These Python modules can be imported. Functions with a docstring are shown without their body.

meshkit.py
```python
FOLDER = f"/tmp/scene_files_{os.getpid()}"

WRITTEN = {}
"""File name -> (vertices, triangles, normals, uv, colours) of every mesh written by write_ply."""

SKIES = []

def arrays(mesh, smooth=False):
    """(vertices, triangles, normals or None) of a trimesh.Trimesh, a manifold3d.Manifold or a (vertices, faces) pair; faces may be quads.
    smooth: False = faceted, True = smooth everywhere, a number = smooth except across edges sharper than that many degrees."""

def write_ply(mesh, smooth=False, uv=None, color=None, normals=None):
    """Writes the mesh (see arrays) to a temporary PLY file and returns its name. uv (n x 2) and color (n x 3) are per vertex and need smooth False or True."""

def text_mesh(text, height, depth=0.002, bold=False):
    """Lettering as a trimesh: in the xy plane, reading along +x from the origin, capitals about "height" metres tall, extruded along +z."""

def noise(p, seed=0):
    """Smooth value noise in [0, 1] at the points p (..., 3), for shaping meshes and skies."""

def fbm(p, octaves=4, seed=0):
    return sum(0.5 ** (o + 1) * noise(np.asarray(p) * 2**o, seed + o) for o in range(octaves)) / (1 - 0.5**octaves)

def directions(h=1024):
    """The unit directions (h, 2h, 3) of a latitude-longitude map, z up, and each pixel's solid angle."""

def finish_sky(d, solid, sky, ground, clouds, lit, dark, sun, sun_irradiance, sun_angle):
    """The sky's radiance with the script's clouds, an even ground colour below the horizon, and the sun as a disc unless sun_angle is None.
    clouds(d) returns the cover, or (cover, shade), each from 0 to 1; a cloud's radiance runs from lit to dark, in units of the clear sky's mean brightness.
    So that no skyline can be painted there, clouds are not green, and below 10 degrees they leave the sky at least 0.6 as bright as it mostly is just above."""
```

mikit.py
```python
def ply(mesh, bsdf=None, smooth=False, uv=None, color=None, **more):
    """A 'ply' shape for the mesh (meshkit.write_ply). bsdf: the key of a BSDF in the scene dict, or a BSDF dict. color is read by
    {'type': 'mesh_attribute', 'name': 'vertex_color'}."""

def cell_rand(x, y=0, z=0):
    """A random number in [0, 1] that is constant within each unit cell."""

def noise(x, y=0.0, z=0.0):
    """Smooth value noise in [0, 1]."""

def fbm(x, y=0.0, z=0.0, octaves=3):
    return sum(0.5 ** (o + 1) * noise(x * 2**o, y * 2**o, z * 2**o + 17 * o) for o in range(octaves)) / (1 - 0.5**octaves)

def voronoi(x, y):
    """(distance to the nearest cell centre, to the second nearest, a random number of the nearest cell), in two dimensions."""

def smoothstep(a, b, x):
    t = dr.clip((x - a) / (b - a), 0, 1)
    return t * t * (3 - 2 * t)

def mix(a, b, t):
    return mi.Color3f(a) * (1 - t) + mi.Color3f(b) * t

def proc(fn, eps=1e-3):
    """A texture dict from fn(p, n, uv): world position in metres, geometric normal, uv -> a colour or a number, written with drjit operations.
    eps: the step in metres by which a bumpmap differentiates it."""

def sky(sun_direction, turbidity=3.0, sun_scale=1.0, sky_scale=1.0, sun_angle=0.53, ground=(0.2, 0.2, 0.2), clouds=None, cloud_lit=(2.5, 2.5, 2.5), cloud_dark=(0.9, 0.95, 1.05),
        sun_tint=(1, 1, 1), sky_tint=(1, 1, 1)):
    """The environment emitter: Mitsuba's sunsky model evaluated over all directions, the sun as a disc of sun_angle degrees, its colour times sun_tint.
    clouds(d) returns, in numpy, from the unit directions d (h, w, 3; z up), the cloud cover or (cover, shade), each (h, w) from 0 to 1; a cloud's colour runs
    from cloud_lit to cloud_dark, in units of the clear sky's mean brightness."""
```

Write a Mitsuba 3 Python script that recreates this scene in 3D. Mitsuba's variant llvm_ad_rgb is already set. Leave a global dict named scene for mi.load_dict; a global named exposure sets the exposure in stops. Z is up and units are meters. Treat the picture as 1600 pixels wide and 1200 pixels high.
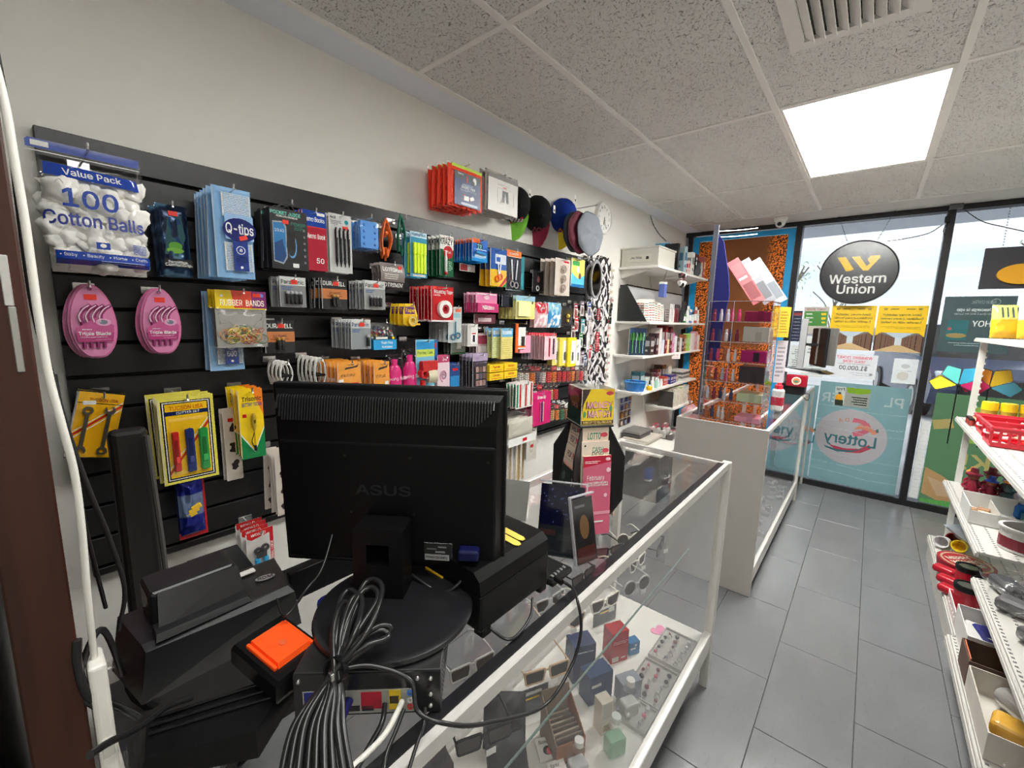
import math, random
import numpy as np
import trimesh
import drjit as dr
import mitsuba as mi
import mikit, meshkit
from mikit import noise, fbm, voronoi, cell_rand, smoothstep, mix
from shapely.geometry import Polygon
import manifold3d as m3

T = mi.ScalarTransform4f
scene, labels = {}, {}
PI = math.pi
rnd = random.Random(7)

# ------------------------------------------------------------------ camera, sky, lights, exposure
exposure = 1.9
scene['camera'] = {'type': 'perspective', 'fov': 100.7092, 'fov_axis': 'x',
                   'to_world': T().look_at(origin=[0.0, 0.0, 1.57491], target=[-0.63589, 0.75671, 1.42316], up=[-0.11625, 0.10048, 0.98812]), 'near_clip': 0.02, 'far_clip': 500.0}

def cloud_cover(d):
    p = d / np.maximum(d[..., 2:], 0.08)
    c = meshkit.fbm(p * 0.9 + 3.1, 5, seed=4)
    cover = np.clip((c - 0.30) * 3.2, 0, 1) * np.clip((d[..., 2] - 0.0) * 12, 0, 1)
    return 0.55 + 0.45 * cover, np.clip((0.62 - c) * 1.2, 0, 1)

scene['sky'] = mikit.sky([0.45, -0.5, 0.72], turbidity=3.5, sun_scale=0.1, sky_scale=2.0, ground=(0.3, 0.3, 0.3), clouds=cloud_cover,
                         cloud_lit=(1.38, 1.5, 1.6), cloud_dark=(0.95, 1.06, 1.18), sky_tint=(0.92, 1.0, 1.1))
PANEL_RADIANCE = (11.0, 11.0, 3.0, 2.5)   # aisle panel, then unseen fill panels added at right, above counter, behind camera

# ------------------------------------------------------------------ helpers
ply, tc, rotm, TR = mikit.ply, trimesh.creation, trimesh.transformations.rotation_matrix, (lambda v: T().translate(v))
ico, torus = tc.icosphere, tc.torus

def mat(rgb, rough=0.5, metal=0.0, coat=0.0, spec=0.5, key=None):
    key = key or 'm_%d_%d_%d_%d_%d_%d' % (*[int(c * 255) for c in rgb], int(rough * 100), int(metal * 100), int(coat * 100))
    if key not in scene:
        scene[key] = {'type': 'twosided', 'b': {'type': 'principled', 'base_color': {'type': 'rgb', 'value': [float(c) for c in rgb]},
                      'roughness': float(rough), 'metallic': float(metal), 'specular': float(spec), 'clearcoat': float(coat)}}
    return key

def pmat(key, fn, rough=0.5, spec=0.5, bump=None, coat=0.0, eps=1e-3, rough_fn=None):
    b = {'type': 'principled', 'base_color': mikit.proc(fn), 'roughness': mikit.proc(rough_fn) if rough_fn else float(rough), 'specular': float(spec), 'clearcoat': float(coat)}
    if bump:
        b = {'type': 'bumpmap', 'arbitrary': mikit.proc(bump[0], eps), 'scale': float(bump[1]), 'bsdf': b}
    scene[key] = {'type': 'twosided', 'b': b}
    return key

def vmat(key, rough, spec=0.5, coat=0.0, metal=0.0):
    scene[key] = {'type': 'twosided', 'b': {'type': 'principled', 'base_color': {'type': 'mesh_attribute', 'name': 'vertex_color'},
                  'roughness': float(rough), 'specular': float(spec), 'clearcoat': float(coat), 'metallic': float(metal)}}
    return key

PRINT, GLOSS, MATTE = vmat('v_print', 0.38), vmat('v_gloss', 0.16), vmat('v_matte', 0.75, 0.3)
FOIL = vmat('v_foil', 0.2, 0.8, 0.0, 0.6)
scene['clear'] = {'type': 'thindielectric', 'int_ior': 1.25}
scene['glass'] = {'type': 'thindielectric', 'int_ior': 1.33}
scene['pane'] = {'type': 'thindielectric', 'int_ior': 1.45}
CLEAR = 'clear'
BLACK = mat((0.006, 0.006, 0.0065), 0.42, spec=0.3)
BLACKGLOSS = mat((0.006, 0.006, 0.007), 0.2, spec=0.35)
DARK = mat((0.03, 0.03, 0.032), 0.5)
CHROME = mat((0.78, 0.78, 0.78), 0.25, 1.0)
WHITE = mat((0.78, 0.77, 0.74), 0.45)
STEEL = mat((0.5, 0.5, 0.48), 0.35, 1.0)

def S(r, g, b):   # an sRGB colour (0-255) as linear
    return tuple(((c / 255 + 0.055) / 1.055) ** 2.4 if c > 10 else c / 255 / 12.92 for c in (r, g, b))

def box(cx, cy, cz, sx, sy, sz):
    m = tc.box((sx, sy, sz))
    m.apply_translation((cx, cy, cz))
    return m

def bx(x0, y0, z0, x1, y1, z1):
    return box((x0 + x1) / 2, (y0 + y1) / 2, (z0 + z1) / 2, abs(x1 - x0), abs(y1 - y0), abs(z1 - z0))

def rbox(cx, cy, cz, sx, sy, sz, r=0.004, n=2):
    """A box with rounded edges: the hull of eight small spheres."""
    r = min(r, sx / 2.01, sy / 2.01, sz / 2.01)
    s = ico(subdivisions=1 if n <= 2 else 2, radius=r).vertices
    v = np.vstack([s + np.array([a * (sx / 2 - r), b * (sy / 2 - r), c * (sz / 2 - r)]) for a in (-1, 1) for b in (-1, 1) for c in (-1, 1)])
    m = trimesh.convex.convex_hull(v)
    m.apply_translation((cx, cy, cz))
    return m

def cbox(cx, cy, cz, sx, sy, sz, c=0.003):
    """A box with chamfered edges."""
    v = []
    for a in (-1, 1):
        for b in (-1, 1):
            for d in (-1, 1):
                for k in range(3):
                    q = np.array([a * sx / 2, b * sy / 2, d * sz / 2])
                    for j in range(3):
                        if j != k:
                            q[j] -= np.sign(q[j]) * c
                    v.append(q + (cx, cy, cz))
    return trimesh.convex.convex_hull(np.array(v))

def hull(pts):
    return trimesh.convex.convex_hull(np.asarray(pts, float))

def cyl(p0, p1, r, n=14):
    return tc.cylinder(radius=r, segment=[p0, p1], sections=n)

def lathe(profile, n=20):
    return tc.revolve(np.asarray(profile, float), sections=n)

def lathey(profile, n=20):
    return move(lathe(profile, n), rx=-90)

def prism(poly, h, z0=0.0):
    m = tc.extrude_polygon(poly if isinstance(poly, Polygon) else Polygon(poly), h, engine='earcut')
    m.apply_translation((0, 0, z0))
    return m

def spline(pts, n=8):
    p = np.asarray(pts, float)
    q = np.vstack([2 * p[0] - p[1], p, 2 * p[-1] - p[-2]])
    out = []
    for i in range(1, len(q) - 2):
        for t in np.arange(n) / n:
            a, b, c, d = q[i - 1], q[i], q[i + 1], q[i + 2]
            out.append(0.5 * (2 * b + (c - a) * t + (2 * a - 5 * b + 4 * c - d) * t * t + (3 * b - a - 3 * c + d) * t ** 3))
    return np.array(out + [p[-1]])

def tube(pts, r, sides=8, smooth=8):
    p = spline(pts, smooth) if smooth else np.asarray(pts, float)
    t = np.gradient(p, axis=0)
    t /= np.linalg.norm(t, axis=1, keepdims=True) + 1e-12
    a = np.cross(t[0], [0, 0, 1.0] if abs(t[0][2]) < 0.9 else [1.0, 0, 0])
    v, ang = [], np.arange(sides) * 2 * PI / sides
    for k in range(len(p)):
        a = a - t[k] * (a @ t[k])
        a /= np.linalg.norm(a) + 1e-12
        b = np.cross(t[k], a)
        v.append(p[k] + r * (np.cos(ang)[:, None] * a + np.sin(ang)[:, None] * b))
    n = len(p)
    v = np.vstack(v + [p[:1], p[-1:]])
    f = []
    for i in range(n - 1):
        for j in range(sides):
            k = (j + 1) % sides
            f += [[i * sides + j, i * sides + k, (i + 1) * sides + k], [i * sides + j, (i + 1) * sides + k, (i + 1) * sides + j]]
    for j in range(sides):
        f += [[n * sides, (j + 1) % sides, j], [n * sides + 1, (n - 1) * sides + j, (n - 1) * sides + (j + 1) % sides]]
    return trimesh.Trimesh(v, f, process=False)

def join(*ms):
    ms = [m for x in ms for m in (x if isinstance(x, (list, tuple)) else [x])]
    return trimesh.util.concatenate(ms)

def colored(pairs, bsdf=None, smooth=False):
    """A shape dict from (mesh, colour) pairs, the colours kept per vertex."""
    ms, cs = [], []
    for m, c in pairs:
        ms.append(m)
        cs.append(np.tile(np.array(c, float), (len(m.vertices), 1)))
    return ply(join(ms), bsdf or PRINT, smooth, color=np.vstack(cs))

_used = {}

def numbered(name):
    n = _used.get(name, 0)
    _used[name] = n + 1
    return name if n == 0 else '%s_%03d' % (name, n)

def thing(name, label, cat, group=None):
    key = numbered(name)
    labels[key] = {'label': label, 'category': cat}
    if group:
        labels[key]['group'] = group
    return key

def shape(x, bsdf=None, smooth=False):
    return x if isinstance(x, dict) else ply(x, bsdf, smooth)

def part(holder, name, x, bsdf=None, smooth=False, tf=None, label=None, kind=None):
    key = numbered(holder + '__' + name)
    d = dict(shape(x, bsdf, smooth))
    if tf is not None:
        d['to_world'] = tf
    scene[key] = d
    lab = {}
    if label:
        lab['label'] = label
    if kind:
        lab['kind'] = kind
    if lab:
        labels[key] = lab
    return key

def single(name, label, cat, x, bsdf=None, smooth=False, tf=None, group=None):
    key = thing(name, label, cat, group)
    d = dict(shape(x, bsdf, smooth))
    if tf is not None:
        d['to_world'] = tf
    scene[key] = d
    return key

def struct(name, x=None, bsdf=None, smooth=False, tf=None, label=None):
    key = numbered(name)
    if x is not None:
        d = dict(shape(x, bsdf, smooth))
        if tf is not None:
            d['to_world'] = tf
        scene[key] = d
    labels[key] = {'kind': 'structure'}
    if label:
        labels[key]['label'] = label
    return key

def place(x, y, z, rz=0.0, tilt=0.0, roll=0.0):
    return TR([x, y, z]).rotate([0, 0, 1], rz).rotate([0, 1, 0], tilt).rotate([1, 0, 0], roll)

FACE_X = T(np.array([[0, 0, 1, 0], [1, 0, 0, 0], [0, 1, 0, 0], [0, 0, 0, 1.0]]))    # hung on the left wall, facing the room (+x)
FACE_Y = T(np.array([[1, 0, 0, 0], [0, 0, -1, 0], [0, 1, 0, 0], [0, 0, 0, 1.0]]))   # upright, facing -y

def facing(x, y, z, yaw, lean=0.0, spin=0.0):
    """Upright card whose reader stands at -y, turned by yaw degrees about z, leaning back by lean."""
    return TR([x, y, z]).rotate([0, 0, 1], yaw) @ FACE_Y @ T().rotate([1, 0, 0], -lean).rotate([0, 0, 1], spin)

_texts = {}

def text(s, h, depth=0.0002, bold=False):
    k = (s, bold)
    if k not in _texts:
        m = meshkit.text_mesh(s, 1.0, 1.0, bold)
        m = trimesh.Trimesh(m.vertices - [m.bounds[:, 0].mean(), m.bounds[:, 1].mean(), 0], m.faces, process=False)
        _texts[k] = m
    m = _texts[k].copy()
    m.apply_scale([h, h, depth])
    return m

def disc(rx, ry, n=20):
    a = np.arange(n) * 2 * PI / n
    return [(rx * math.cos(x), ry * math.sin(x)) for x in a]

def art(w, h, ops, t=0.0008, back=None, outline=None):
    """(mesh, colour) pairs of a printed card of w x h standing on y = 0, centred on x = 0, its face at z = t.
    ops, in fractions of the card: ('r', x0, y0, x1, y1, c) ('e', cx, cy, rx, ry in metres, c) ('p', [(x, y)..], c) ('t', cx, cy, height, 'text', c, bold, maxwidth) ('l', ...)"""
    t = max(t, 1e-4)
    out = [(prism(outline or [(-w / 2, 0), (w / 2, 0), (w / 2, h), (-w / 2, h)], t), back or (0.6, 0.6, 0.58))]
    z = t
    for o in ops:
        z += 0.00012
        k = o[0]
        if k == 'r':
            out.append((bx((o[1] - 0.5) * w, o[2] * h, z - 0.0001, (o[3] - 0.5) * w, o[4] * h, z), o[5]))
        elif k == 'e':
            out.append((prism([((o[1] - 0.5) * w + x, o[2] * h + y) for x, y in disc(o[3], o[4])], 0.0001, z - 0.0001), o[5]))
        elif k == 'p':
            out.append((prism([((x - 0.5) * w, y * h) for x, y in o[1]], 0.0001, z - 0.0001), o[2]))
        elif k == 't':
            m = text(o[4], o[3] * h, 0.0001, len(o) > 6 and o[6])
            mw = (o[7] if len(o) > 7 else 0.92) * w
            ww = np.ptp(m.bounds[:, 0])
            if ww > mw:
                m.apply_scale([mw / ww, 1, 1])
            if len(o) > 8 and o[8]:
                m.apply_transform(rotm(math.radians(o[8]), [0, 0, 1]))
            m.apply_translation(((o[1] - 0.5) * w, o[2] * h, z - 0.0001))
            out.append((m, o[5]))
        elif k == 'm':
            out.append((o[1], o[2]))
    return out

def mirror(pairs):
    """The same print seen from behind (reads right to left)."""
    out = []
    for m, c in pairs:
        m = m.copy()
        m.apply_transform(np.diag([-1.0, 1, 1, 1]))
        out.append((m, c))
    return out

def pillow(w, h, d, crinkle=0.0, seed=0, n=14, color=None, fn=None, pinch=1.0):
    """A filled bag, w x h standing on y = 0, bulging to d/2 on either side of z = 0. Returns the mesh."""
    nx, ny = n, int(n * max(1, h / w))
    u, v = np.meshgrid(np.linspace(-1, 1, nx + 1), np.linspace(0, 1, ny + 1))
    prof = (1 - np.abs(u) ** 3) ** 0.5 * np.clip(np.minimum(v / 0.18, (1 - v) / 0.18), 0, 1) ** 0.6 * pinch
    pts = []
    for s in (1, -1):
        p = np.stack([u * w / 2, v * h, s * (prof * d / 2 + 0.0006)], -1)
        if crinkle:
            q = p.reshape(-1, 3) * np.array([60, 60, 10]) + seed
            p[..., 2] += s * crinkle * (meshkit.noise(q, seed).reshape(u.shape) - 0.5) * np.clip(prof, 0.15, 1)
        pts.append(p.reshape(-1, 3))
    k, f = (nx + 1), []
    for i in range(ny):
        for j in range(nx):
            a = i * k + j
            f += [[a, a + 1, a + k + 1], [a, a + k + 1, a + k]]
    f = np.array(f)
    m = trimesh.Trimesh(np.vstack(pts), np.vstack([f, f[:, ::-1] + len(pts[0])]), process=False)
    return m

def blister(w, h, d, x=0.0, y=0.0, z=0.0, taper=0.006):
    """A clear tray without a back: open box with slanted sides, its base centred on x, standing on y."""
    a = [(x - w / 2, y, z), (x + w / 2, y, z), (x + w / 2, y + h, z), (x - w / 2, y + h, z)]
    b = [(x - w / 2 + taper, y + taper, z + d), (x + w / 2 - taper, y + taper, z + d), (x + w / 2 - taper, y + h - taper, z + d), (x - w / 2 + taper, y + h - taper, z + d)]
    f = [[4, 5, 6], [4, 6, 7]]
    for i in range(4):
        j = (i + 1) % 4
        f += [[i, j, j + 4], [i, j + 4, i + 4]]
    return trimesh.Trimesh(np.array(a + b), f, process=False)

def move(m, x=0, y=0, z=0, rx=0, ry=0, rz=0, s=1):
    m = m.copy()
    if s != 1:
        m.apply_scale(s)
    for a, ax in ((rx, [1, 0, 0]), (ry, [0, 1, 0]), (rz, [0, 0, 1])):
        if a:
            m.apply_transform(rotm(math.radians(a), ax))
    m.apply_translation((x, y, z))
    return m

_N = 'first second third fourth fifth sixth seventh eighth ninth tenth eleventh twelfth thirteenth fourteenth fifteenth sixteenth seventeenth eighteenth nineteenth'.split()
_D = ['twent', 'thirt', 'fort', 'fift', 'sixt']

def nth(k):
    """The ordinal word of index k (0 = first)."""
    n = k + 1
    return _N[k] if n < 20 else _D[n // 10 - 2] + ('ieth' if n % 10 == 0 else 'y-' + _N[n % 10 - 1])

ORD = ['front'] + _N[1:]

# ------------------------------------------------------------------ the room
CEIL, WALLX, WINY, RIGHTX, BACKY = 2.573, -1.735, 5.10, 2.0, -2.6
TX0, TY0 = -1.0797, 1.2078

def wall_fn(p, n, uv):
    k = fbm(p.x * 1.7, p.y * 1.7, p.z * 1.7) * 0.06 + fbm(p.x * 40, p.y * 40, p.z * 40) * 0.03
    return mix(S(232, 230, 224), S(222, 220, 213), k * 8)

pmat('wall_paint', wall_fn, 0.62, 0.3)

def ceil_fn(p, n, uv):
    a = noise(p.x * 170 + noise(p.y * 40, p.x * 40) * 3, p.y * 330, 3.0)
    b = noise(p.x * 330, p.y * 170 + noise(p.x * 40, p.y * 40, 5.0) * 3, 9.0)
    holes = dr.maximum(smoothstep(0.80, 0.86, a), smoothstep(0.81, 0.87, b))
    base = mix(S(222, 222, 219), S(212, 211, 208), fbm(p.x * 3, p.y * 3))
    stain = smoothstep(0.72, 0.85, fbm(p.x * 1.1 + 4, p.y * 1.1)) * 0.25
    base = base * (1 - stain) + mi.Color3f(*S(210, 200, 180)) * stain
    return base * (1 - holes * 0.72)

pmat('ceiling_tile', ceil_fn, 0.9, 0.1)
TEE = mat(S(232, 231, 227), 0.5)
SOFFIT = mat(S(224, 228, 236), 0.6)

def floor_fn(p, n, uv):
    k = fbm(p.x * 5 + 2, p.y * 2.2, 0.0, 4)
    c = mix(S(104, 105, 107), S(120, 121, 123), k)
    fleck = smoothstep(0.78, 0.9, noise(p.x * 300, p.y * 60))
    return c * (1 - 0.08 * fleck)

pmat('floor_tile', floor_fn, 0.33, 0.5, rough_fn=lambda p, n, uv: 0.21 + 0.13 * fbm(p.x * 9, p.y * 9))
GROUT = mat(S(70, 70, 69), 0.85)

struct('wall_left', bx(WALLX - 0.1, BACKY, 0, WALLX, WINY + 0.08, CEIL + 0.02), 'wall_paint')
struct('wall_right', bx(RIGHTX, BACKY, 0, RIGHTX + 0.1, WINY + 0.08, CEIL + 0.02), 'wall_paint')
struct('wall_back', bx(WALLX, BACKY - 0.1, 0, RIGHTX, BACKY, CEIL + 0.02), 'wall_paint')
struct('floor', bx(WALLX, BACKY, -0.06, RIGHTX, WINY + 0.08, -0.004), GROUT)
col = -6
while True:
    x0 = -0.181 + 0.3048 * col
    if x0 > RIGHTX:
        break
    off = 1.7553 if col % 2 == 0 else 1.7553 + 0.2957
    y = off - 0.6096 * 8
    while y < WINY + 0.05:
        a, b = max(x0 + 0.0014, WALLX), min(x0 + 0.3034, RIGHTX)
        c, d = max(y + 0.0014, BACKY), min(y + 0.6082, WINY + 0.06)
        if b - a > 0.02 and d - c > 0.02:
            part('floor', 'tile', cbox((a + b) / 2, (c + d) / 2, -0.003 + rnd.uniform(-0.0003, 0.0003), b - a, d - c, 0.006, 0.0011), 'floor_tile')
        y += 0.6096
    col += 1

struct('ceiling', bx(WALLX, BACKY, CEIL + 0.03, RIGHTX, WINY + 0.08, CEIL + 0.08), 'wall_paint')
xs = [-1.5698] + [TX0 + 0.61 * k for k in range(8)]
ys = [BACKY] + [TY0 + 1.22 * k for k in range(-3, 3)] + [4.657]
LIGHTS = {(-0.4697, 2.4278), (1.9703, 2.4278), (-0.4697, -0.0122), (0.7503, -1.2322)}  # only the aisle panel is in view; the others are added fill

def is_light(x, y):
    return any(abs(x - a) < 0.02 and abs(y - b) < 0.02 for a, b in LIGHTS)

VX0, VX1, VY0, VY1 = -0.350, 0.02, 1.50, 1.962
for i in range(len(xs) - 1):
    for j in range(len(ys) - 1):
        x0, x1, y0, y1 = xs[i], xs[i + 1], ys[j], ys[j + 1]
        if is_light(x0, y0):
            continue
        if x0 < VX0 < x1 and y0 < VY0 < y1:      # the tile that the air vent is cut into
            tm = join(bx(x0 + 0.01, y0 + 0.01, CEIL, VX0 + 0.02, y1 - 0.01, CEIL + 0.014), bx(VX1 - 0.02, y0 + 0.01, CEIL, x1 - 0.01, y1 - 0.01, CEIL + 0.014),
                      bx(VX0 + 0.02, y0 + 0.01, CEIL, VX1 - 0.02, VY0 + 0.02, CEIL + 0.014), bx(VX0 + 0.02, VY1 - 0.02, CEIL, VX1 - 0.02, y1 - 0.01, CEIL + 0.014))
            part('ceiling', 'tile', tm, 'ceiling_tile')
            continue
        part('ceiling', 'tile', bx(x0 + 0.008, y0 + 0.008, CEIL, x1 - 0.008, y1 - 0.008, CEIL + 0.014), 'ceiling_tile')
for i, x in enumerate(xs):
    w = 0.012
    part('ceiling', 'tee', bx(x - w, BACKY, CEIL - 0.006, x + w, 4.657, CEIL), TEE)
for j, y in enumerate(ys[1:]):
    for i in range(len(xs) - 1):
        part('ceiling', 'cross_tee', bx(xs[i] + 0.012, y - 0.011, CEIL - 0.005, xs[i + 1] - 0.012, y + 0.011, CEIL), TEE)
part('ceiling', 'border_strip', bx(WALLX, BACKY, CEIL - 0.003, xs[0] - 0.014, WINY + 0.03, CEIL + 0.03), SOFFIT, label='plain grey border strip along the left wall')
part('ceiling', 'border_strip', bx(xs[0] - 0.014, 4.67, CEIL - 0.002, RIGHTX, WINY + 0.03, CEIL + 0.03), mat(S(205, 203, 197), 0.6), label='plain white border strip above the windows')

scene['panel_light'] = {'type': 'diffuse', 'reflectance': {'type': 'rgb', 'value': [0.8, 0.8, 0.78]}}
for n, (x, y) in enumerate(sorted(LIGHTS, key=lambda q: (-q[1], q[0]))):
    t = thing('ceiling_light', ['flat square LED ceiling panel glowing above the aisle near the windows', 'added unseen fill panel far right beyond the shelving unit', 'added unseen fill panel right above the first counter', 'added unseen fill panel behind the camera'][n], 'ceiling light')
    x1, y1 = x + 0.61, y + 1.22
    fr = join(bx(x + 0.012, y + 0.012, CEIL - 0.004, x1 - 0.012, y + 0.026, CEIL + 0.01), bx(x + 0.012, y1 - 0.026, CEIL - 0.004, x1 - 0.012, y1 - 0.012, CEIL + 0.01),
              bx(x + 0.012, y + 0.026, CEIL - 0.004, x + 0.026, y1 - 0.026, CEIL + 0.01), bx(x1 - 0.026, y + 0.026, CEIL - 0.004, x1 - 0.012, y1 - 0.026, CEIL + 0.01))
    part(t, 'frame', fr, WHITE)
    v = np.array([(x + 0.026, y + 0.026, CEIL), (x + 0.026, y1 - 0.026, CEIL), (x1 - 0.026, y1 - 0.026, CEIL), (x1 - 0.026, y + 0.026, CEIL)])
    d = ply(trimesh.Trimesh(v, [[0, 1, 2], [0, 2, 3]], process=False), 'panel_light')
    d['emitter'] = {'type': 'area', 'radiance': {'type': 'rgb', 'value': [PANEL_RADIANCE[n], PANEL_RADIANCE[n], PANEL_RADIANCE[n] * 0.95]}}
    part(t, 'diffuser', d)

t = thing('air_vent', 'white metal ceiling air vent with slanted louvres above the aisle', 'air vent')
part(t, 'frame', join(bx(VX0, VY0, CEIL - 0.012, VX0 + 0.045, VY1, CEIL + 0.003), bx(VX1 - 0.045, VY0, CEIL - 0.012, VX1, VY1, CEIL + 0.003),
                      bx(VX0 + 0.045, VY0, CEIL - 0.012, VX1 - 0.045, VY0 + 0.045, CEIL + 0.003), bx(VX0 + 0.045, VY1 - 0.045, CEIL - 0.012, VX1 - 0.045, VY1, CEIL + 0.003)), mat(S(226, 224, 220), 0.45))
part(t, 'back', bx(VX0 + 0.03, VY0 + 0.03, CEIL + 0.006, VX1 - 0.03, VY1 - 0.03, CEIL + 0.01), DARK)
lv = ply(move(box(0, 0, 0, 0.003, VY1 - VY0 - 0.095, 0.04), ry=-48), TEE)
for k in range(9):
    part(t, 'louvre', lv, tf=TR([VX0 + 0.062 + k * 0.0315, (VY0 + VY1) / 2, CEIL - 0.010]))

# ------------------------------------------------------------------ window wall
FRAME = mat(S(38, 38, 40), 0.35, 0.3)
MX1, MX2 = -0.66, 0.375
struct('trim_1', bx(WALLX, WINY - 0.05, CEIL - 0.045, RIGHTX, WINY + 0.06, CEIL - 0.003), FRAME, label='dark head frame of the shop window')
struct('trim_2', bx(WALLX, WINY - 0.05, 0, RIGHTX, WINY + 0.06, 0.055), FRAME, label='dark sill frame of the shop window')
for k, x in enumerate((WALLX + 0.055, MX1, MX2, 1.6)):
    struct('trim_%d' % (3 + k), bx(x - 0.025, WINY - 0.05, 0.055, x + 0.025, WINY + 0.06, CEIL - 0.045), FRAME, label='dark upright mullion of the shop window')
wx = [WALLX + 0.08, MX1 - 0.025, MX1 + 0.025, MX2 - 0.025, MX2 + 0.025, 1.575, 1.625, RIGHTX]
for k in range(4):
    a, b = wx[2 * k], wx[2 * k + 1]
    v = np.array([(a, WINY, 0.055), (b, WINY, 0.055), (b, WINY, CEIL - 0.045), (a, WINY, CEIL - 0.045)])
    struct('window_%d' % (k + 1), trimesh.Trimesh(v, [[0, 1, 2], [0, 2, 3]], process=False), 'pane')

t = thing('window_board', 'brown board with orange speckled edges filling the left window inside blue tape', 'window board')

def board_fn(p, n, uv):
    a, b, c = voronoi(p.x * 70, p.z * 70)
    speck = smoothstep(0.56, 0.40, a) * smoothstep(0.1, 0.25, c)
    sp = mix(S(96, 50, 30), S(255, 140, 60), speck)  # specks brightened in the colour, as daylight through the perforated film
    ex = smoothstep(0.30, 0.20, dr.abs(p.x + 1.14)) * smoothstep(1.25, 1.4, p.z)  # brown centre painted where something behind the film cuts the daylight
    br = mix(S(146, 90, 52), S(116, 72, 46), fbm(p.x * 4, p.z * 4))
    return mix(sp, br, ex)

pmat('board_backlit_print', board_fn, 0.7, 0.2)
part(t, 'panel', bx(wx[0] + 0.05, WINY - 0.03, 0.08, wx[1] - 0.05, WINY - 0.015, CEIL - 0.11), 'board_backlit_print')
TAPE = mat(S(30, 160, 222), 0.45)
ta, tb, tz0, tz1 = wx[0] + 0.004, wx[1] - 0.004, 0.07, CEIL - 0.055
for q in (bx(ta, WINY - 0.034, tz1 - 0.05, tb, WINY - 0.022, tz1), bx(ta, WINY - 0.034, tz0, ta + 0.065, WINY - 0.022, tz1 - 0.05), bx(tb - 0.06, WINY - 0.034, tz0, tb, WINY - 0.022, tz1 - 0.05)):
    part(t, 'tape', q, TAPE, label='bright blue tape border')

# ------------------------------------------------------------------ outside the windows
def paving_fn(p, n, uv):
    return mix(S(205, 205, 203), S(178, 178, 176), fbm(p.x * 2, p.y * 2, 0.0, 4))

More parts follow.
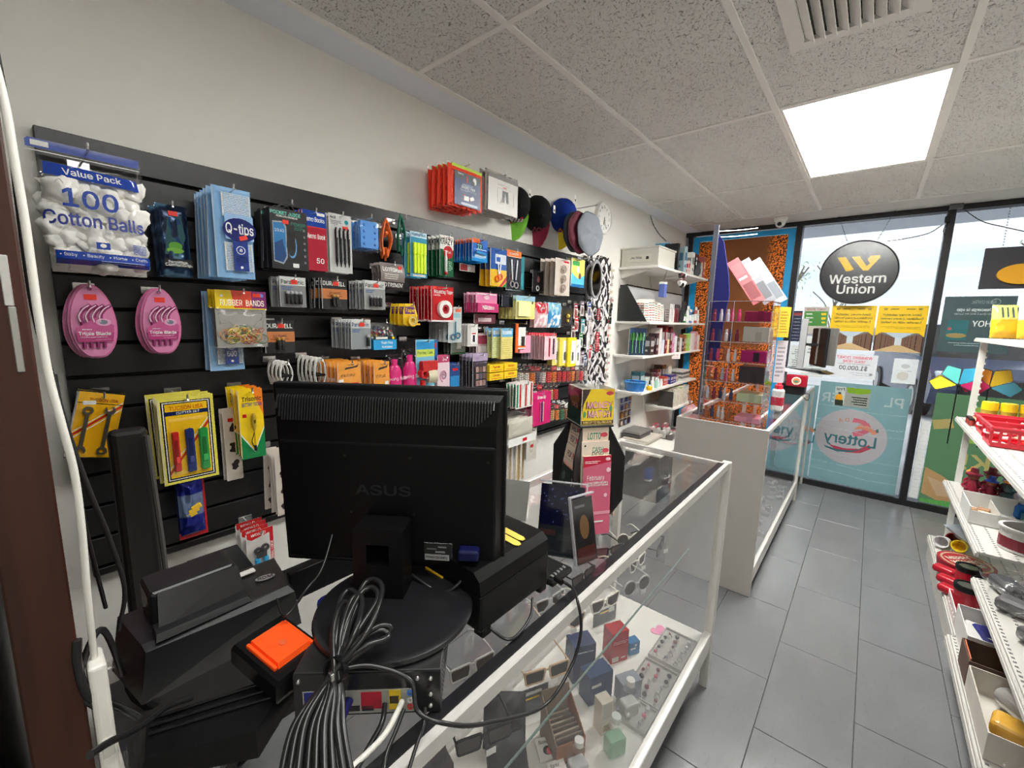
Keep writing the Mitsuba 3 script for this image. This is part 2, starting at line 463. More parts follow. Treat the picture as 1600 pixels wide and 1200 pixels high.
pmat('paving', paving_fn, 0.85, 0.2)
scene['ground_outside'] = ply(bx(-40, WINY + 0.08, -0.2, 40, 60, -0.03), 'paving')
labels['ground_outside'] = {'kind': 'structure', 'label': 'pale paved forecourt outside the windows'}
scene['canopy'] = ply(prism([(-6, WINY + 0.1), (8, WINY + 0.1), (8, 6.2), (-6, 7.6)], 0.3, 2.74), mat(S(206, 212, 222), 0.7))
labels['canopy'] = {'kind': 'structure', 'label': 'flat pale canopy roof in front of the windows'}

def car(name, x, y, rz, paint, label):
    t = thing(name, label, 'car')
    P = lambda m: m
    tf = TR([x, y, -0.03]).rotate([0, 0, 1], rz)
    prof = [(-2.2, 0.32), (2.15, 0.32), (2.25, 0.6), (2.2, 0.82), (1.95, 0.98), (1.0, 1.08), (-2.15, 1.08), (-2.28, 0.7)]
    m = prism(prof, 1.8)
    m.apply_transform(rotm(PI / 2, [1, 0, 0]))
    m.apply_translation((0, 0.9, 0))
    part(t, 'body', m, paint, tf=tf)
    cab = hull([(a, b, c) for b in (-0.8, 0.8) for a, c in ((1.0, 1.06), (-2.0, 1.06))] + [(a, b, c) for b in (-0.62, 0.62) for a, c in ((0.15, 1.66), (-1.7, 1.66))])
    part(t, 'cabin', cab, BLACKGLOSS, tf=tf)
    part(t, 'roof', hull([(a, b, c) for b in (-0.63, 0.63) for a in (0.12, -1.68) for c in (1.64, 1.70)]), paint, tf=tf)
    for a in (-1.4, 1.4):
        for b in (-0.82, 0.82):
            w = part(t, 'wheel', move(tc.cylinder(0.34, 0.22, sections=20), rx=90, x=a, y=b, z=0.34), BLACK, tf=tf)
            part(w, 'hubcap', move(tc.cylinder(0.2, 0.24, sections=14), rx=90, x=a, y=b, z=0.34), STEEL, tf=tf)
    part(t, 'grille', bx(2.2, -0.55, 0.5, 2.28, 0.55, 0.8), BLACK, tf=tf)
    for b in (-0.72, 0.72):
        part(t, 'headlamp', rbox(2.16, b, 0.84, 0.14, 0.26, 0.12, 0.03), mat((0.85, 0.88, 0.9), 0.1), tf=tf)
    part(t, 'emblem', move(torus(0.07, 0.012), ry=90, x=2.29, z=0.72), CHROME, tf=tf)

car('car', 1.35, 12.5, -80, mat(S(38, 52, 84), 0.2, 0.2, 1.0), 'dark blue car parked outside, its front to the right window')
car('car', 4.3, 13.5, -84, mat(S(92, 100, 112), 0.2, 0.3, 1.0), 'grey car parked outside beside the dark blue car')

scene['leaf'] = {'type': 'twosided', 'b': {'type': 'principled', 'base_color': {'type': 'rgb', 'value': list(S(150, 172, 96))}, 'roughness': 0.7}}
BARK = mat(S(120, 108, 92), 0.8)

def tree(x, y, h, seed, label, leaves=260):
    r = random.Random(seed)
    t = thing('tree', label, 'tree')
    br = [tube([(x, y, -0.1), (x + 0.05, y, h * 0.3), (x, y + 0.05, h * 0.55)], 0.07, 6, 4)]
    tips = []
    for k in range(14):
        a, z = r.uniform(0, 2 * PI), h * r.uniform(0.25, 0.6)
        L = h * r.uniform(0.2, 0.42)
        e = (x + math.cos(a) * L * 0.6, y + math.sin(a) * L * 0.6, z + L)
        br.append(tube([(x, y, z), ((x + e[0]) / 2 + 0.1, (y + e[1]) / 2, z + L * 0.6), e], 0.025, 5, 4))
        tips += [((x + (e[0] - x) * f), (y + (e[1] - y) * f), z + L * f) for f in (0.5, 0.7, 0.85, 1.0)]
    part(t, 'trunk', join(br), BARK)
    lm = []
    for k in range(leaves):
        c = r.choice(tips)
        q = np.array([(-0.05, 0, 0), (0, 0.02, 0), (0.11, 0, 0.01), (0, -0.02, 0)])
        m = trimesh.Trimesh(q, [[0, 1, 2], [0, 2, 3]], process=False)
        m.apply_transform(trimesh.transformations.random_rotation_matrix(np.array([r.random(), r.random(), r.random()])))
        m.apply_translation([c[i] + r.gauss(0, 0.16) for i in range(3)])
        lm.append(m)
    part(t, 'foliage', join(lm), 'leaf', kind='stuff')

tree(-2.9, 19, 4.4, 3, 'thin pale tree outside, left of the round sign')
tree(-1.6, 26, 5.0, 5, 'small bare tree outside, under the round sign', 140)
tree(5.0, 24, 5.4, 8, 'low scrubby tree outside beyond the parked cars', 200)

# ------------------------------------------------------------------ slatwall with its hooks
SLATX, SY0, SY1 = -1.70, 0.095, 3.20

def slat_fn(p, n, uv):
    k = fbm(p.y * 3, p.z * 9, 1.0)
    return mix(S(18, 18, 20), S(30, 30, 32), k)

pmat('slat_black', slat_fn, 0.36, 0.5)
sw = 'slatwall'
labels[sw] = {'label': 'long black slatwall hung with packets along the left wall', 'category': 'slatwall'}
part(sw, 'backing', bx(WALLX + 0.002, SY0, 0.785, WALLX + 0.012, SY1, 2.036), mat((0.006, 0.006, 0.006), 0.7))
zc = 2.041
zs = [2.041, 1.960] + [1.960 - 0.0965 * k for k in range(1, 13)]
zs = [z for z in zs if z > 0.78] + [0.77]
for a, b in zip(zs[:-1], zs[1:]):
    part(sw, 'slat', cbox((WALLX + 0.012 + SLATX) / 2, (SY0 + SY1) / 2, (a + b) / 2, SLATX - WALLX - 0.012, SY1 - SY0, a - b - 0.009, 0.002), 'slat_black')

HOOKN = [0]

def hook(y, z, length, label, x0=SLATX, parent=None):
    t = thing('slatwall_hook' if x0 == SLATX else 'wall_hook', label, 'hook', None)
    part(t, 'plate', cbox(x0 + 0.003, y, z + 0.004, 0.004, 0.045, 0.022, 0.0012), CHROME)
    part(t, 'rod', tube([(x0 + 0.004, y, z), (x0 + length - 0.012, y, z), (x0 + length - 0.003, y, z + 0.004), (x0 + length, y, z + 0.016)], 0.0026, 7, 3), CHROME, smooth=50)
    return t

def hole_outline(w, h, hy=0.011, hw=0.012, r=0.004, corner=0.004):
    o = Polygon([(-w / 2, 0), (w / 2, 0), (w / 2, h), (-w / 2, h)])
    if corner:
        o = o.buffer(-corner).buffer(corner, quad_segs=3)
    return o.difference(Polygon([(x, y + h - hy) for x, y in disc(hw / 2, r, 10)]))

def card_part(w, h, ops, base, t=0.0008, bsdf=None, outline=None, corner=0.003):
    ops = ops + [('r', 0, 0.02, 0.035, 0.98, tuple(0.45 * q + 0.3 for q in base))]   # pale plastic margin painted in for the shaded gaps between stacked cards
    return ('card', colored(art(w, h, ops, t, base, outline or hole_outline(w, h, corner=corner)), bsdf or GLOSS))

def stack(name, parts, desc, cat, group, pos, n=1, dx=0.02, jy=0.003, spin=0.0, seed=None, x0=SLATX, hooked=True, back=None, what=None):
    """n copies of a packet one behind another on one hook; pos = (x of the front one, left y, top z, w, h)."""
    X, y, ztop, w, h = pos
    r = random.Random(seed if seed is not None else int(abs(y) * 1000 + ztop * 777))
    yc = y + w / 2
    for k in range(n):
        if n == 1:
            lab = desc
        elif k == n - 1:
            lab = 'rearmost ' + desc + ', behind the others on its hook'
        else:
            lab = ORD[k] + ' ' + desc + (' on its hook' if k == 0 else ' counting from the front of its hook')
        words = lab.split()
        t = thing(name, ' '.join(words[:16]), cat, group if n > 1 else None)
        x = max(X - k * dx, x0 + 0.006)
        s = spin + (r.uniform(-2.6, 2.6) if k else 0)
        tf = TR([x, yc + (r.uniform(-jy, jy) * 1.5 if k else 0), ztop]) @ FACE_X @ T().rotate([0, 0, 1], s).translate([0, -h, 0])
        for p in parts:
            if k and p[0] in ('price_sticker',) and r.random() < 0.3:
                continue
            if len(p) > 2 and p[2] == 'front' and k > 1:
                continue
            if len(p) > 3 and p[3] is not None:
                part(t, p[0], p[1], tf=tf @ p[3])
            else:
                part(t, p[0], p[1], tf=tf)
    if hooked:
        hook(yc, ztop - 0.009 if spin == 0 else ztop - 0.012, X - x0 + 0.028, ' '.join(('chrome wall hook carrying the ' + (what or desc)).split()[:16]), x0)

def sticker(x, y, w=0.022, h=0.012, z=0.002, c=None, rot=0):
    m = box(0, 0, 0, w, h, 0.0004)
    return ('price_sticker', ply(move(m, x, y, z, rz=rot), mat(c or S(232, 52, 36), 0.5)))

def clearp(*a, **k):
    return ('blister', ply(blister(*a, **k), CLEAR))

def lines(x0, x1, y0, y1, n, c, seed=1, th=0.45):
    """Rows of small print too small to read: short bars."""
    r = random.Random(seed)
    st = (y1 - y0) / n
    return [('r', x0, y0 + i * st, x0 + (x1 - x0) * r.uniform(0.55, 1.0), y0 + i * st + st * th, c) for i in range(n)]

W_, K_ = (0.82, 0.82, 0.8), (0.012, 0.012, 0.014)
NAVY, SKYB, RED, YEL = S(28, 56, 140), S(128, 172, 216), S(196, 26, 36), S(246, 206, 20)

# ---- cotton balls
def drape(pairs, fn, size=0.012):
    out = []
    for m, c in pairs:
        v, f = trimesh.remesh.subdivide_to_size(m.vertices, m.faces, size)
        v = np.array(v)
        v[:, 2] += fn(v[:, 0], v[:, 1])
        out.append((trimesh.Trimesh(v, f, process=False), c))
    return out

def cotton_bag():
    X, y, zt, w, h = (-1.545, 0.066, 1.965, 0.209, 0.294)
    r = random.Random(4)
    ball = ico(subdivisions=2, radius=0.021)
    v = ball.vertices
    v *= 1 + 0.5 * (meshkit.noise(v * 110 + 5, 2)[:, None] - 0.5)
    cot = mat(S(246, 245, 240), 0.95, spec=0.1)
    bd = ply(trimesh.Trimesh(v, ball.faces, process=False), cot, True)
    spots = []
    for k in range(3000):
        q = (r.uniform(-w / 2 + 0.022, w / 2 - 0.022), r.uniform(0.022, h * 0.70), r.uniform(0.0, 0.026))
        if all((q[0] - a[0]) ** 2 + (q[1] - a[1]) ** 2 + (q[2] - a[2]) ** 2 * 0.7 > 0.0205 ** 2 for a in spots):
            spots.append(q)
    bulge = lambda x, yy: 0.058 * np.clip(1 - np.abs(2 * x / w) ** 4, 0, 1) ** 0.5 * np.clip((h * 0.86 - yy) / 0.07, 0, 1) ** 0.6 * np.clip(yy / 0.02, 0.3, 1)
    B = S(24, 62, 160)
    ops = [('r', 0.02, 0.93, 0.98, 1.0, B), ('r', 0.02, 0.905, 0.98, 0.912, W_), ('p', [(0.12, 0.72), (0.93, 0.70), (0.92, 0.80), (0.13, 0.83)], B), ('t', 0.52, 0.765, 0.055, 'Value Pack', W_, True, 0.5),
           ('t', 0.47, 0.555, 0.135, '100', B, True, 0.74), ('t', 0.5, 0.39, 0.10, 'Cotton Balls', S(60, 70, 150), True, 0.86),
           ('r', 0.13, 0.035, 0.97, 0.135, B), ('t', 0.55, 0.105, 0.026, '• Baby   • Beauty   • Home   • Crafts', W_, False, 0.78),
           ('r', 0.47, 0.17, 0.59, 0.225, B), ('e', 0.53, 0.2, 0.006, 0.005, W_)] + [('r', 0.8, 0.155 + 0.012 * i, 0.94, 0.161 + 0.012 * i, B) for i in range(7)]
    ops += [('r', 0.5, 0.055 + 0.014 * i, 0.9, 0.06 + 0.014 * i, S(170, 190, 230)) for i in range(2)]
    prt = colored(drape([q for q in art(w, h, ops, 0.0005)[1:]], bulge), PRINT)
    bag = ply(pillow(w, h, 0.114, 0.008, 3, 22), CLEAR, True)
    for k in range(2):
        t = thing('cotton_ball_bag', ['front clear bag of a hundred white cotton balls at the left end of slatwall', 'rear bag of white cotton balls against the slatwall'][k], 'cotton ball bag', 'bags of cotton balls')
        tf = TR([X - 0.095 * k, y + w / 2 + 0.016 * k, zt - 0.003 * k]) @ FACE_X @ TR([0, -h, 0])
        if k == 0:
            for q in spots:
                part(t, 'cotton_ball', bd, tf=tf @ TR(list(q)).rotate([r.random(), r.random(), 0.3], r.uniform(0, 360)))
            part(t, 'print', prt, tf=tf, label='blue lettering and bands')
            part(t, 'price_tag', ply(bx(-w * 0.44, h * 0.945, 0.0015, -w * 0.3, h * 0.985, 0.002), WHITE), tf=tf)
        else:
            part(t, 'filling', ply(pillow(w * 0.9, h * 0.72, 0.04, 0.012, 9 + k, 14), cot, True), tf=tf)
        part(t, 'bag', bag, tf=tf @ T().scale([1 if k == 0 else 0.92, 1, 1 if k == 0 else 0.5]))
    hook(y + w / 2, zt - 0.012, X - SLATX + 0.05, 'chrome wall hook carrying the cotton ball bags')

cotton_bag()

# ---- foil razor packs
def foil_pack(w, h, d, cols, ops, seed, crinkle=0.008):
    m = pillow(w, h, d, crinkle, seed, 14)
    c = np.array([cols[0]] * len(m.vertices), float)
    nz = meshkit.noise(m.vertices * np.array([50, 30, 50]) + seed, 5)
    for i, k in enumerate(cols[1:]):
        c[(nz > 0.55 + 0.12 * i)] = k
    return ('pouch', ply(m, FOIL, True, color=c)), ('print', colored([(move(a, z=d * 0.5), b) for a, b in art(w, h, ops, 0.001)[1:]], GLOSS))

P = (-1.575, 0.302, 1.873, 0.072, 0.199)
w, h = P[3], P[4]
stack('razor_pack', [*foil_pack(w, h, 0.03, [S(16, 34, 62), S(34, 62, 96), S(90, 130, 160)], [
    ('p', [(0.15, 0.3), (0.55, 0.28), (0.85, 0.55), (0.75, 0.85), (0.3, 0.8)], S(40, 84, 92)), ('p', [(0.35, 0.82), (0.7, 0.8), (0.75, 0.74), (0.45, 0.7), (0.7, 0.48), (0.6, 0.45), (0.33, 0.7)], S(22, 58, 104)),
    ('e', 0.5, 0.42, 0.016, 0.012, S(96, 160, 60)), ('e', 0.48, 0.36, 0.02, 0.008, S(120, 178, 70)), ('r', 0.1, 0.13, 0.98, 0.245, K_), ('t', 0.53, 0.2, 0.036, 'SensiBlue', W_, True, 0.8), ('t', 0.54, 0.155, 0.04, 'ComfortGrip', W_, True, 0.84)], 3),
    sticker(0.0, h * 0.87, 0.022, 0.013, 0.017)], 'dark blue foil pouch of razors', 'razor pack', 'foil razor pouches', P, 3, 0.03)

# ---- cotton swabs on blue cards
def swab_kind(w, h):
    ops = [('r', 0, 0, 1, 1, S(132, 176, 218))]
    sh, sw_ = 0.265 * 0.9, 0.075
    swab = ply(join(cyl((-0.036, 0, 0), (0.036, 0, 0), 0.0011, 6), move(ico(1, 0.0023), x=-0.035), move(ico(1, 0.0023), x=0.035)), mat(S(240, 238, 230), 0.8))
    ps = [card_part(w, h, ops, S(132, 176, 218), corner=0.004)]
    ys = [0.024 + 0.0048 * i for i in range(46)]
    for yy in ys:
        if yy < 0.105 or yy > 0.175:
            ps.append(('cotton_swab', swab, 'front', TR([0.008, yy, 0.008])))
    lab = [('r', 0.09, 0.40, 1.0, 0.72, S(150, 186, 226)), ('r', 0.3, 0.0, 0.78, 0.4, NAVY), ('e', 0.55, 0.53, 0.044, 0.034, S(26, 34, 104)), ('t', 0.55, 0.53, 0.125, 'Q-tips', W_, True, 0.9), ('e', 0.54, 0.27, 0.012, 0.012, W_), ('e', 0.54, 0.27, 0.010, 0.010, NAVY), ('t', 0.54, 0.27, 0.05, 'a', W_, True),
           ('t', 0.54, 0.155, 0.075, '500', W_, True, 0.34), ('t', 0.54, 0.095, 0.028, 'COUNT', W_, False, 0.3), ('e', 0.54, 0.045, 0.004, 0.004, W_)]
    ps.append(('label', colored([(move(a, x=0.008, y=0.022, z=0.0135), b) for a, b in art(0.082, 0.222, lab, 0.0004)[1:]], GLOSS)))
    ps.append(clearp(0.086, 0.235, 0.015, 0.008, 0.018))
    ps.append(sticker(0.02, h * 0.46, 0.022, 0.012, 0.0145, rot=20))
    return ps

P = (-1.49, 0.416, 1.934, 0.101, 0.258)
QT = swab_kind(P[3], P[4])
stack('cotton_swab_pack', QT, 'light blue card of cotton swabs on the top row', 'cotton swab pack', 'cotton swab cards of the top row', P, 6, 0.034)
P2 = (-1.62, 0.418, 1.608, 0.096, 0.227)
stack('cotton_swab_pack', QT, 'light blue card of cotton swabs under the rubber bands', 'cotton swab pack', 'cotton swab cards under the rubber bands', (-1.645, P2[1], P2[2] - P2[4] + P[4], P[3], P[4]), 2, 0.03)

# ---- earbud boxes
P = (-1.555, 0.594, 1.92, 0.121, 0.196)
w, h = P[3], P[4]
ops = [('r', 0, 0, 1, 1, S(34, 34, 38)), ('t', 0.42, 0.93, 0.055, 'POCKET JUICE', S(120, 220, 200), True, 0.8), ('t', 0.45, 0.875, 0.026, 'WIRELESS EARBUDS', W_, True, 0.8), ('t', 0.75, 0.78, 0.05, 'POWER', S(40, 140, 120), False, 0.4),
       ('p', [(0.05, 0.12), (0.3, 0.08), (0.42, 0.2), (0.42, 0.72), (0.34, 0.8), (0.06, 0.78)], S(150, 160, 170)), ('p', [(0.07, 0.14), (0.29, 0.11), (0.385, 0.22), (0.385, 0.70), (0.32, 0.77), (0.08, 0.755)], S(40, 120, 180)),
       ('p', [(0.07, 0.14), (0.29, 0.11), (0.385, 0.22), (0.3, 0.5), (0.09, 0.42)], S(24, 66, 120)), ('t', 0.23, 0.64, 0.05, '10:42', W_, False, 0.25), ('e', 0.55, 0.4, 0.016, 0.04, S(100, 160, 210)), ('e', 0.53, 0.41, 0.015, 0.036, S(34, 34, 38)),
       ('r', 0.48, 0.33, 0.64, 0.66, S(22, 22, 24)), ('r', 0.55, 0.04, 0.72, 0.11, W_)] + [('r', 0.87, 0.12 + 0.11 * i, 0.93, 0.16 + 0.11 * i, S(120, 120, 120)) for i in range(6)]
ops += lines(0.62, 0.95, 0.68, 0.78, 4, S(60, 120, 100), 3)
bd = ('carton', colored([(cbox(0, h / 2, -0.014, w, h, 0.028, 0.001), S(26, 28, 34))] + [(move(a, z=0.0002), b) for a, b in art(w, h, ops, 0.0)[1:]], PRINT))
tab = ('hang_tab', ply(tube([(-0.03, h, -0.014), (-0.012, h + 0.02, -0.014), (0.012, h + 0.02, -0.014), (0.03, h, -0.014)], 0.002, 6), DARK))
stack('earbud_box', [bd, tab, sticker(-w * 0.1, h * 0.79, 0.02, 0.013, 0.003)], 'black boxed wireless earbuds with a phone picture', 'earbud box', 'boxed wireless earbuds', P, 4, 0.031, hooked=False)
hook(P[1] + w / 2, P[2] + 0.012, 0.18, 'chrome wall hook carrying the black earbud boxes')

# ---- memo books
P = (-1.575, 0.704, 1.937, 0.087, 0.206)
w, h = P[3], P[4]
spi = join([move(torus(0.0035, 0.0006, major_sections=10, minor_sections=5), x=(i - 9.5) * w / 21, y=h * 0.735, z=0.002, ry=90) for i in range(20)])
ops = [('r', 0, 0.74, 1, 1, S(26, 68, 160)), ('t', 0.5, 0.86, 0.075, 'Memo Books', W_, True, 0.86), ('r', 0, 0.0, 1, 0.72, S(176, 32, 56)), ('t', 0.55, 0.58, 0.08, 'Memo Book', W_, True, 0.8), ('t', 0.7, 0.17, 0.085, '50', W_, True, 0.4), ('r', 0.08, 0.04, 0.2, 0.06, W_), ('r', 0.62, 0.93, 0.95, 0.98, W_)]
stack('memo_book', [card_part(w, h, ops, S(200, 60, 70), t=0.006), ('spiral', ply(spi, CHROME))], 'red spiral memo book under a blue header card', 'memo book', 'red memo books', P, 3, 0.02)

# ---- ballpoint pens
P = (-1.57, 0.8, 1.944, 0.09, 0.212)
w, h = P[3], P[4]
pen = ply(lathey([(0, 0), (0.0012, 0.002), (0.004, 0.018), (0.0046, 0.02), (0.0046, 0.1), (0.0052, 0.1), (0.0052, 0.135), (0.003, 0.137), (0.003, 0.142), (0, 0.142)], 10), BLACKGLOSS, 40)
clip = ply(box(0, 0.12, 0.006, 0.0025, 0.03, 0.001), WHITE)
ps = [card_part(w, h, [('r', 0, 0, 1, 1, S(206, 206, 206)), ('t', 0.2, 0.94, 0.05, '4ct', K_, True, 0.3), ('e', 0.78, 0.88, 0.008, 0.008, S(30, 140, 150))] + lines(0.1, 0.6, 0.82, 0.9, 3, S(120, 120, 124)), S(206, 206, 206)), sticker(w * 0.22, h * 0.78)]
for k in range(4):
    ps += [('pen', pen, 'front', TR([(k - 1.5) * 0.016 + 0.004, 0.02, 0.008])), ('pen_clip', clip, 'front', TR([(k - 1.5) * 0.016 + 0.004, 0.02, 0.008]))]
ps.append(clearp(w * 0.8, h * 0.76, 0.016, 0.003, 0.012))
stack('pen_pack', ps, 'grey card of four black ballpoint pens', 'pen pack', 'cards of black pens', P, 3, 0.022)

# ---- blue clips in clear bags
P = (-1.57, 0.906, 1.958, 0.114, 0.132)
w, h = P[3], P[4]
bl = prism(Polygon([(-w * .34, h * .08), (w * .34, h * .08), (w * .34, h * .86), (-w * .34, h * .86)]).buffer(-.004).buffer(.004), 0.016, -0.008)
bump = join([move(ico(1, 0.006), x=(i - 0.5) * w * 0.42, y=h * (0.2 + 0.18 * j), z=0.006) for i in range(2) for j in range(4)])
stack('ice_tray_bag', [('tray', ply(bl, mat(S(84, 150, 226), 0.35))), ('cup', ply(bump, mat(S(60, 122, 200), 0.35))), ('bag', ply(pillow(w, h, 0.026, 0.008, 2, 12), CLEAR, True))], 'clear bag with a bright blue plastic tray', 'plastic bag', 'clear bags with blue trays', P, 3, 0.036)

# ---- eyewear straps hanging in loops
def straps(pos, color, name, desc, n, seed):
    X, y, zt, w, h = pos
    r = random.Random(seed)
    c = mat(color, 0.45)
    for k in range(n):
        x, yy = X - 0.025 * k, y + w * (0.25 + 0.5 * k / max(1, n - 1))
        pts = [(x, yy - w * .2, zt - h * r.uniform(.85, 1)), (x + .004, yy - w * .3, zt - h * .5), (x, yy - .004, zt), (x, yy + .004, zt), (x + .006, yy + w * .3, zt - h * .45), (x - .004, yy + w * .1, zt - h * r.uniform(.8, 1))]
        t = thing(name, (ORD[k] + ' ' + desc) if n > 1 else desc, 'eyewear strap', None if n == 1 else desc + 's')
        part(t, 'cord', tube(pts, 0.0035, 7, 7), c, smooth=50)
        for q in (pts[0], pts[-1]):
            part(t, 'end_sleeve', cyl(q, (q[0], q[1], q[2] + 0.03), 0.0052, 8), c)
        part(t, 'slider', cbox(x, yy, zt - h * .3, 0.01, 0.014, 0.012, 0.002), c)
    hook(y + w / 2, zt - 0.006, X - SLATX + 0.02, 'chrome wall hook carrying the ' + desc + 's')

straps((-1.6, 1.046, 1.964, 0.075, 0.155), S(240, 110, 40), 'eyewear_strap', 'orange eyewear strap looped over its hook', 4, 3)
straps((-1.6, 1.124, 1.994, 0.057, 0.162), S(20, 110, 84), 'eyewear_strap', 'dark green eyewear strap looped over its hook', 3, 8)

# ---- highlighters
P = (-1.56, 1.153, 1.937, 0.091, 0.192)
w, h = P[3], P[4]
hl = ply(join(rbox(0, 0.04, 0, 0.013, 0.08, 0.01, 0.003), rbox(0, 0.105, 0, 0.015, 0.05, 0.012, 0.003)), mat(S(226, 250, 30), 0.3))
ps = [card_part(w, h, [('r', 0, 0, 1, 1, S(60, 150, 186)), ('r', 0, 0.88, 1, 1, S(190, 220, 236)), ('t', 0.5, 0.94, 0.05, 'Highlighters', S(20, 60, 120), True, 0.8), ('r', 0.15, 0.02, 0.9, 0.06, W_)], S(60, 150, 186))]
ps += [('highlighter', hl, 'front', TR([(k - 1.5) * 0.0175, 0.016, 0.009])) for k in range(4)] + [clearp(w * 0.92, h * 0.84, 0.018, 0, 0.01)]
stack('highlighter_pack', ps, 'blue card of yellow highlighter pens', 'highlighter pack', 'cards of yellow highlighters', P, 3, 0.034)

# ---- glue
P = (-1.587, 1.338, 1.954, 0.088, 0.186)
w, h = P[3], P[4]
ops = [('r', 0, 0, 1, 1, S(20, 92, 58)), ('r', 0, 0.66, 1, 1, S(236, 234, 228)), ('t', 0.5, 0.86, 0.15, 'KRAZY', K_, True, 0.9), ('t', 0.62, 0.96, 0.03, 'ALL PURPOSE', S(180, 30, 40), True, 0.6), ('e', 0.62, 0.6, 0.03, 0.03, S(186, 36, 44)), ('t', 0.62, 0.6, 0.05, 'GLUE', W_, True, 0.4)]
tubeg = lathey([(0, 0), (0.007, 0.002), (0.007, 0.075), (0.003, 0.085), (0.003, 0.1), (0, 0.1)], 10)
stack('glue_pack', [card_part(w, h, ops + lines(0.62, 0.95, 0.15, 0.4, 6, S(160, 200, 170)), S(20, 92, 58)), ('glue_tube', colored([(move(tubeg, x=-w * 0.12, y=h * 0.06, z=0.009), W_), (move(lathey([(0, 0), (0.0085, 0), (0.0075, 0.012), (0, 0.012)], 10), x=-w * 0.12, y=h * 0.04, z=0.009), S(196, 40, 44))], GLOSS, True)), clearp(0.03, h * 0.62, 0.018, -w * 0.12, h * 0.02)],
      'green and white card holding a small glue tube', 'glue pack', 'glue tube cards', P, 4, 0.027)

# ---- blue lip balm cards
P = (-1.55, 1.512, 1.963, 0.111, 0.109)
w, h = P[3], P[4]
ops = [('r', 0, 0, 1, 1, S(34, 104, 196)), ('r', 0, 0.8, 0.5, 1, S(236, 104, 50)), ('p', [(0, 0.2), (1, 0.35), (1, 0), (0, 0)], S(20, 140, 214)), ('r', 0.32, 0.52, 0.68, 0.82, S(20, 40, 60)), ('t', 0.5, 0.67, 0.2, '2X', S(140, 226, 230), True, 0.3), ('r', 0.2, 0.2, 0.9, 0.32, S(200, 226, 240))]
stack('lip_balm_pack', [card_part(w, h, ops, S(34, 104, 196)), ('lip_balm', colored([(cyl((-w * .3, h * .4, 0.008), (w * .3, h * .35, 0.008), 0.007, 10), S(60, 160, 226))], GLOSS)), clearp(w * .8, h * .4, 0.016, 0, h * .15)],
      'blue and orange card of lip balm', 'lip balm pack', 'blue lip balm cards', P, 7, 0.021)
P = (-1.64, 1.515, 1.848, 0.11, 0.037)
stack('small_card', [card_part(P[3], P[4], [('r', 0, 0, 1, 1, S(220, 214, 210)), ('r', 0.05, 0.1, 0.5, 0.9, S(190, 60, 60)), ('e', 0.62, 0.5, 0.012, 0.012, W_)], W_)], 'small red and white card half hidden under the blue lip balm cards', 'card', None, P, hooked=False)

# ---- craft scissors and crayons
P = (-1.56, 1.655, 1.938, 0.132, 0.194)
w, h = P[3], P[4]
ring = lambda x, y, s=1.0, a=0.0: move(torus(0.013 * s, 0.0032 * s, major_sections=16, minor_sections=6), x=x, y=y, z=0.006)
ops = [('r', 0, 0, 1, 1, S(240, 190, 30)), ('r', 0, 0.45, 1, 1, S(34, 86, 168)), ('r', 0.3, 0.6, 0.95, 0.86, S(214, 222, 232)), ('r', 0.36, 0.66, 0.6, 0.78, S(60, 100, 180)), ('p', [(0.55, 0), (1, 0.3), (1, 0.18), (0.7, 0)], RED), ('p', [(0.75, 0), (1, 0.15), (1, 0)], S(40, 130, 60))]
stack('scissors_pack', [card_part(w, h, ops, S(240, 190, 30)), ('scissor_handle', ply(join(ring(-0.012, h * .2, 1.1), ring(0.012, h * .26, 1.1)), mat(S(240, 100, 30), 0.35), 50)), ('blade', ply(join(move(box(0, 0.03, 0.005, 0.008, 0.06, 0.002), x=0.0, y=h * .3, rz=8), move(box(0, 0.03, 0.006, 0.008, 0.06, 0.002), x=0.004, y=h * .3, rz=-8)), CHROME)), clearp(w * .8, h * .62, 0.014, 0, 0.006)],
      'yellow and blue card of craft scissors', 'scissors pack', 'craft scissors cards', P, 3, 0.034)

# ---- steel cutlery under an orange header
P = (-1.575, 1.798, 1.949, 0.131, 0.22)
w, h = P[3], P[4]
ops = [('r', 0, 0, 1, 1, S(40, 42, 46)), ('r', 0, 0.84, 1, 1, S(240, 120, 50)), ('t', 0.5, 0.92, 0.05, 'SCISSORS', W_, True, 0.8)]
fk = [('scissors', ply(join(move(box(0, h * .3, 0.005, 0.011, h * .5, 0.003), rz=6, x=-0.012, y=0.05), move(box(0, h * .3, 0.007, 0.011, h * .5, 0.003), rz=-6, x=0.012, y=0.05), ring(-0.016, h * .17, 1.25), ring(0.018, h * .15, 1.25)), CHROME, 50))]
stack('scissors_pack', [card_part(w, h, ops, S(40, 42, 46)), *fk, clearp(w * .94, h * .84, 0.016, 0, 0.003)], 'dark card of steel scissors under an orange header', 'scissors pack', 'steel scissors cards', P, 2, 0.03)
P = (-1.62, 1.906, 1.936, 0.108, 0.189)
stack('teal_card', [card_part(P[3], P[4], [('r', 0, 0, 1, 1, S(34, 130, 140)), ('r', 0.1, 0.1, 0.9, 0.5, S(60, 160, 170))], S(34, 130, 140))], 'teal card hanging behind the steel scissors', 'card', None, P, hooked=False)
P = (-1.655, 2.14, 1.88, 0.115, 0.137)
w, h = P[3], P[4]
stack('earphone_pack', [card_part(w, h, [('r', 0, 0, 1, 1, S(36, 36, 40)), ('e', 0.55, 0.6, 0.014, 0.02, S(150, 90, 100)), ('e', 0.5, 0.2, 0.018, 0.018, W_), ('e', 0.5, 0.2, 0.009, 0.009, K_)], K_), clearp(w * .9, h * .8, 0.02, 0, 0.004)], 'small black blister pack hanging alone on the slatwall', 'blister pack', None, P)

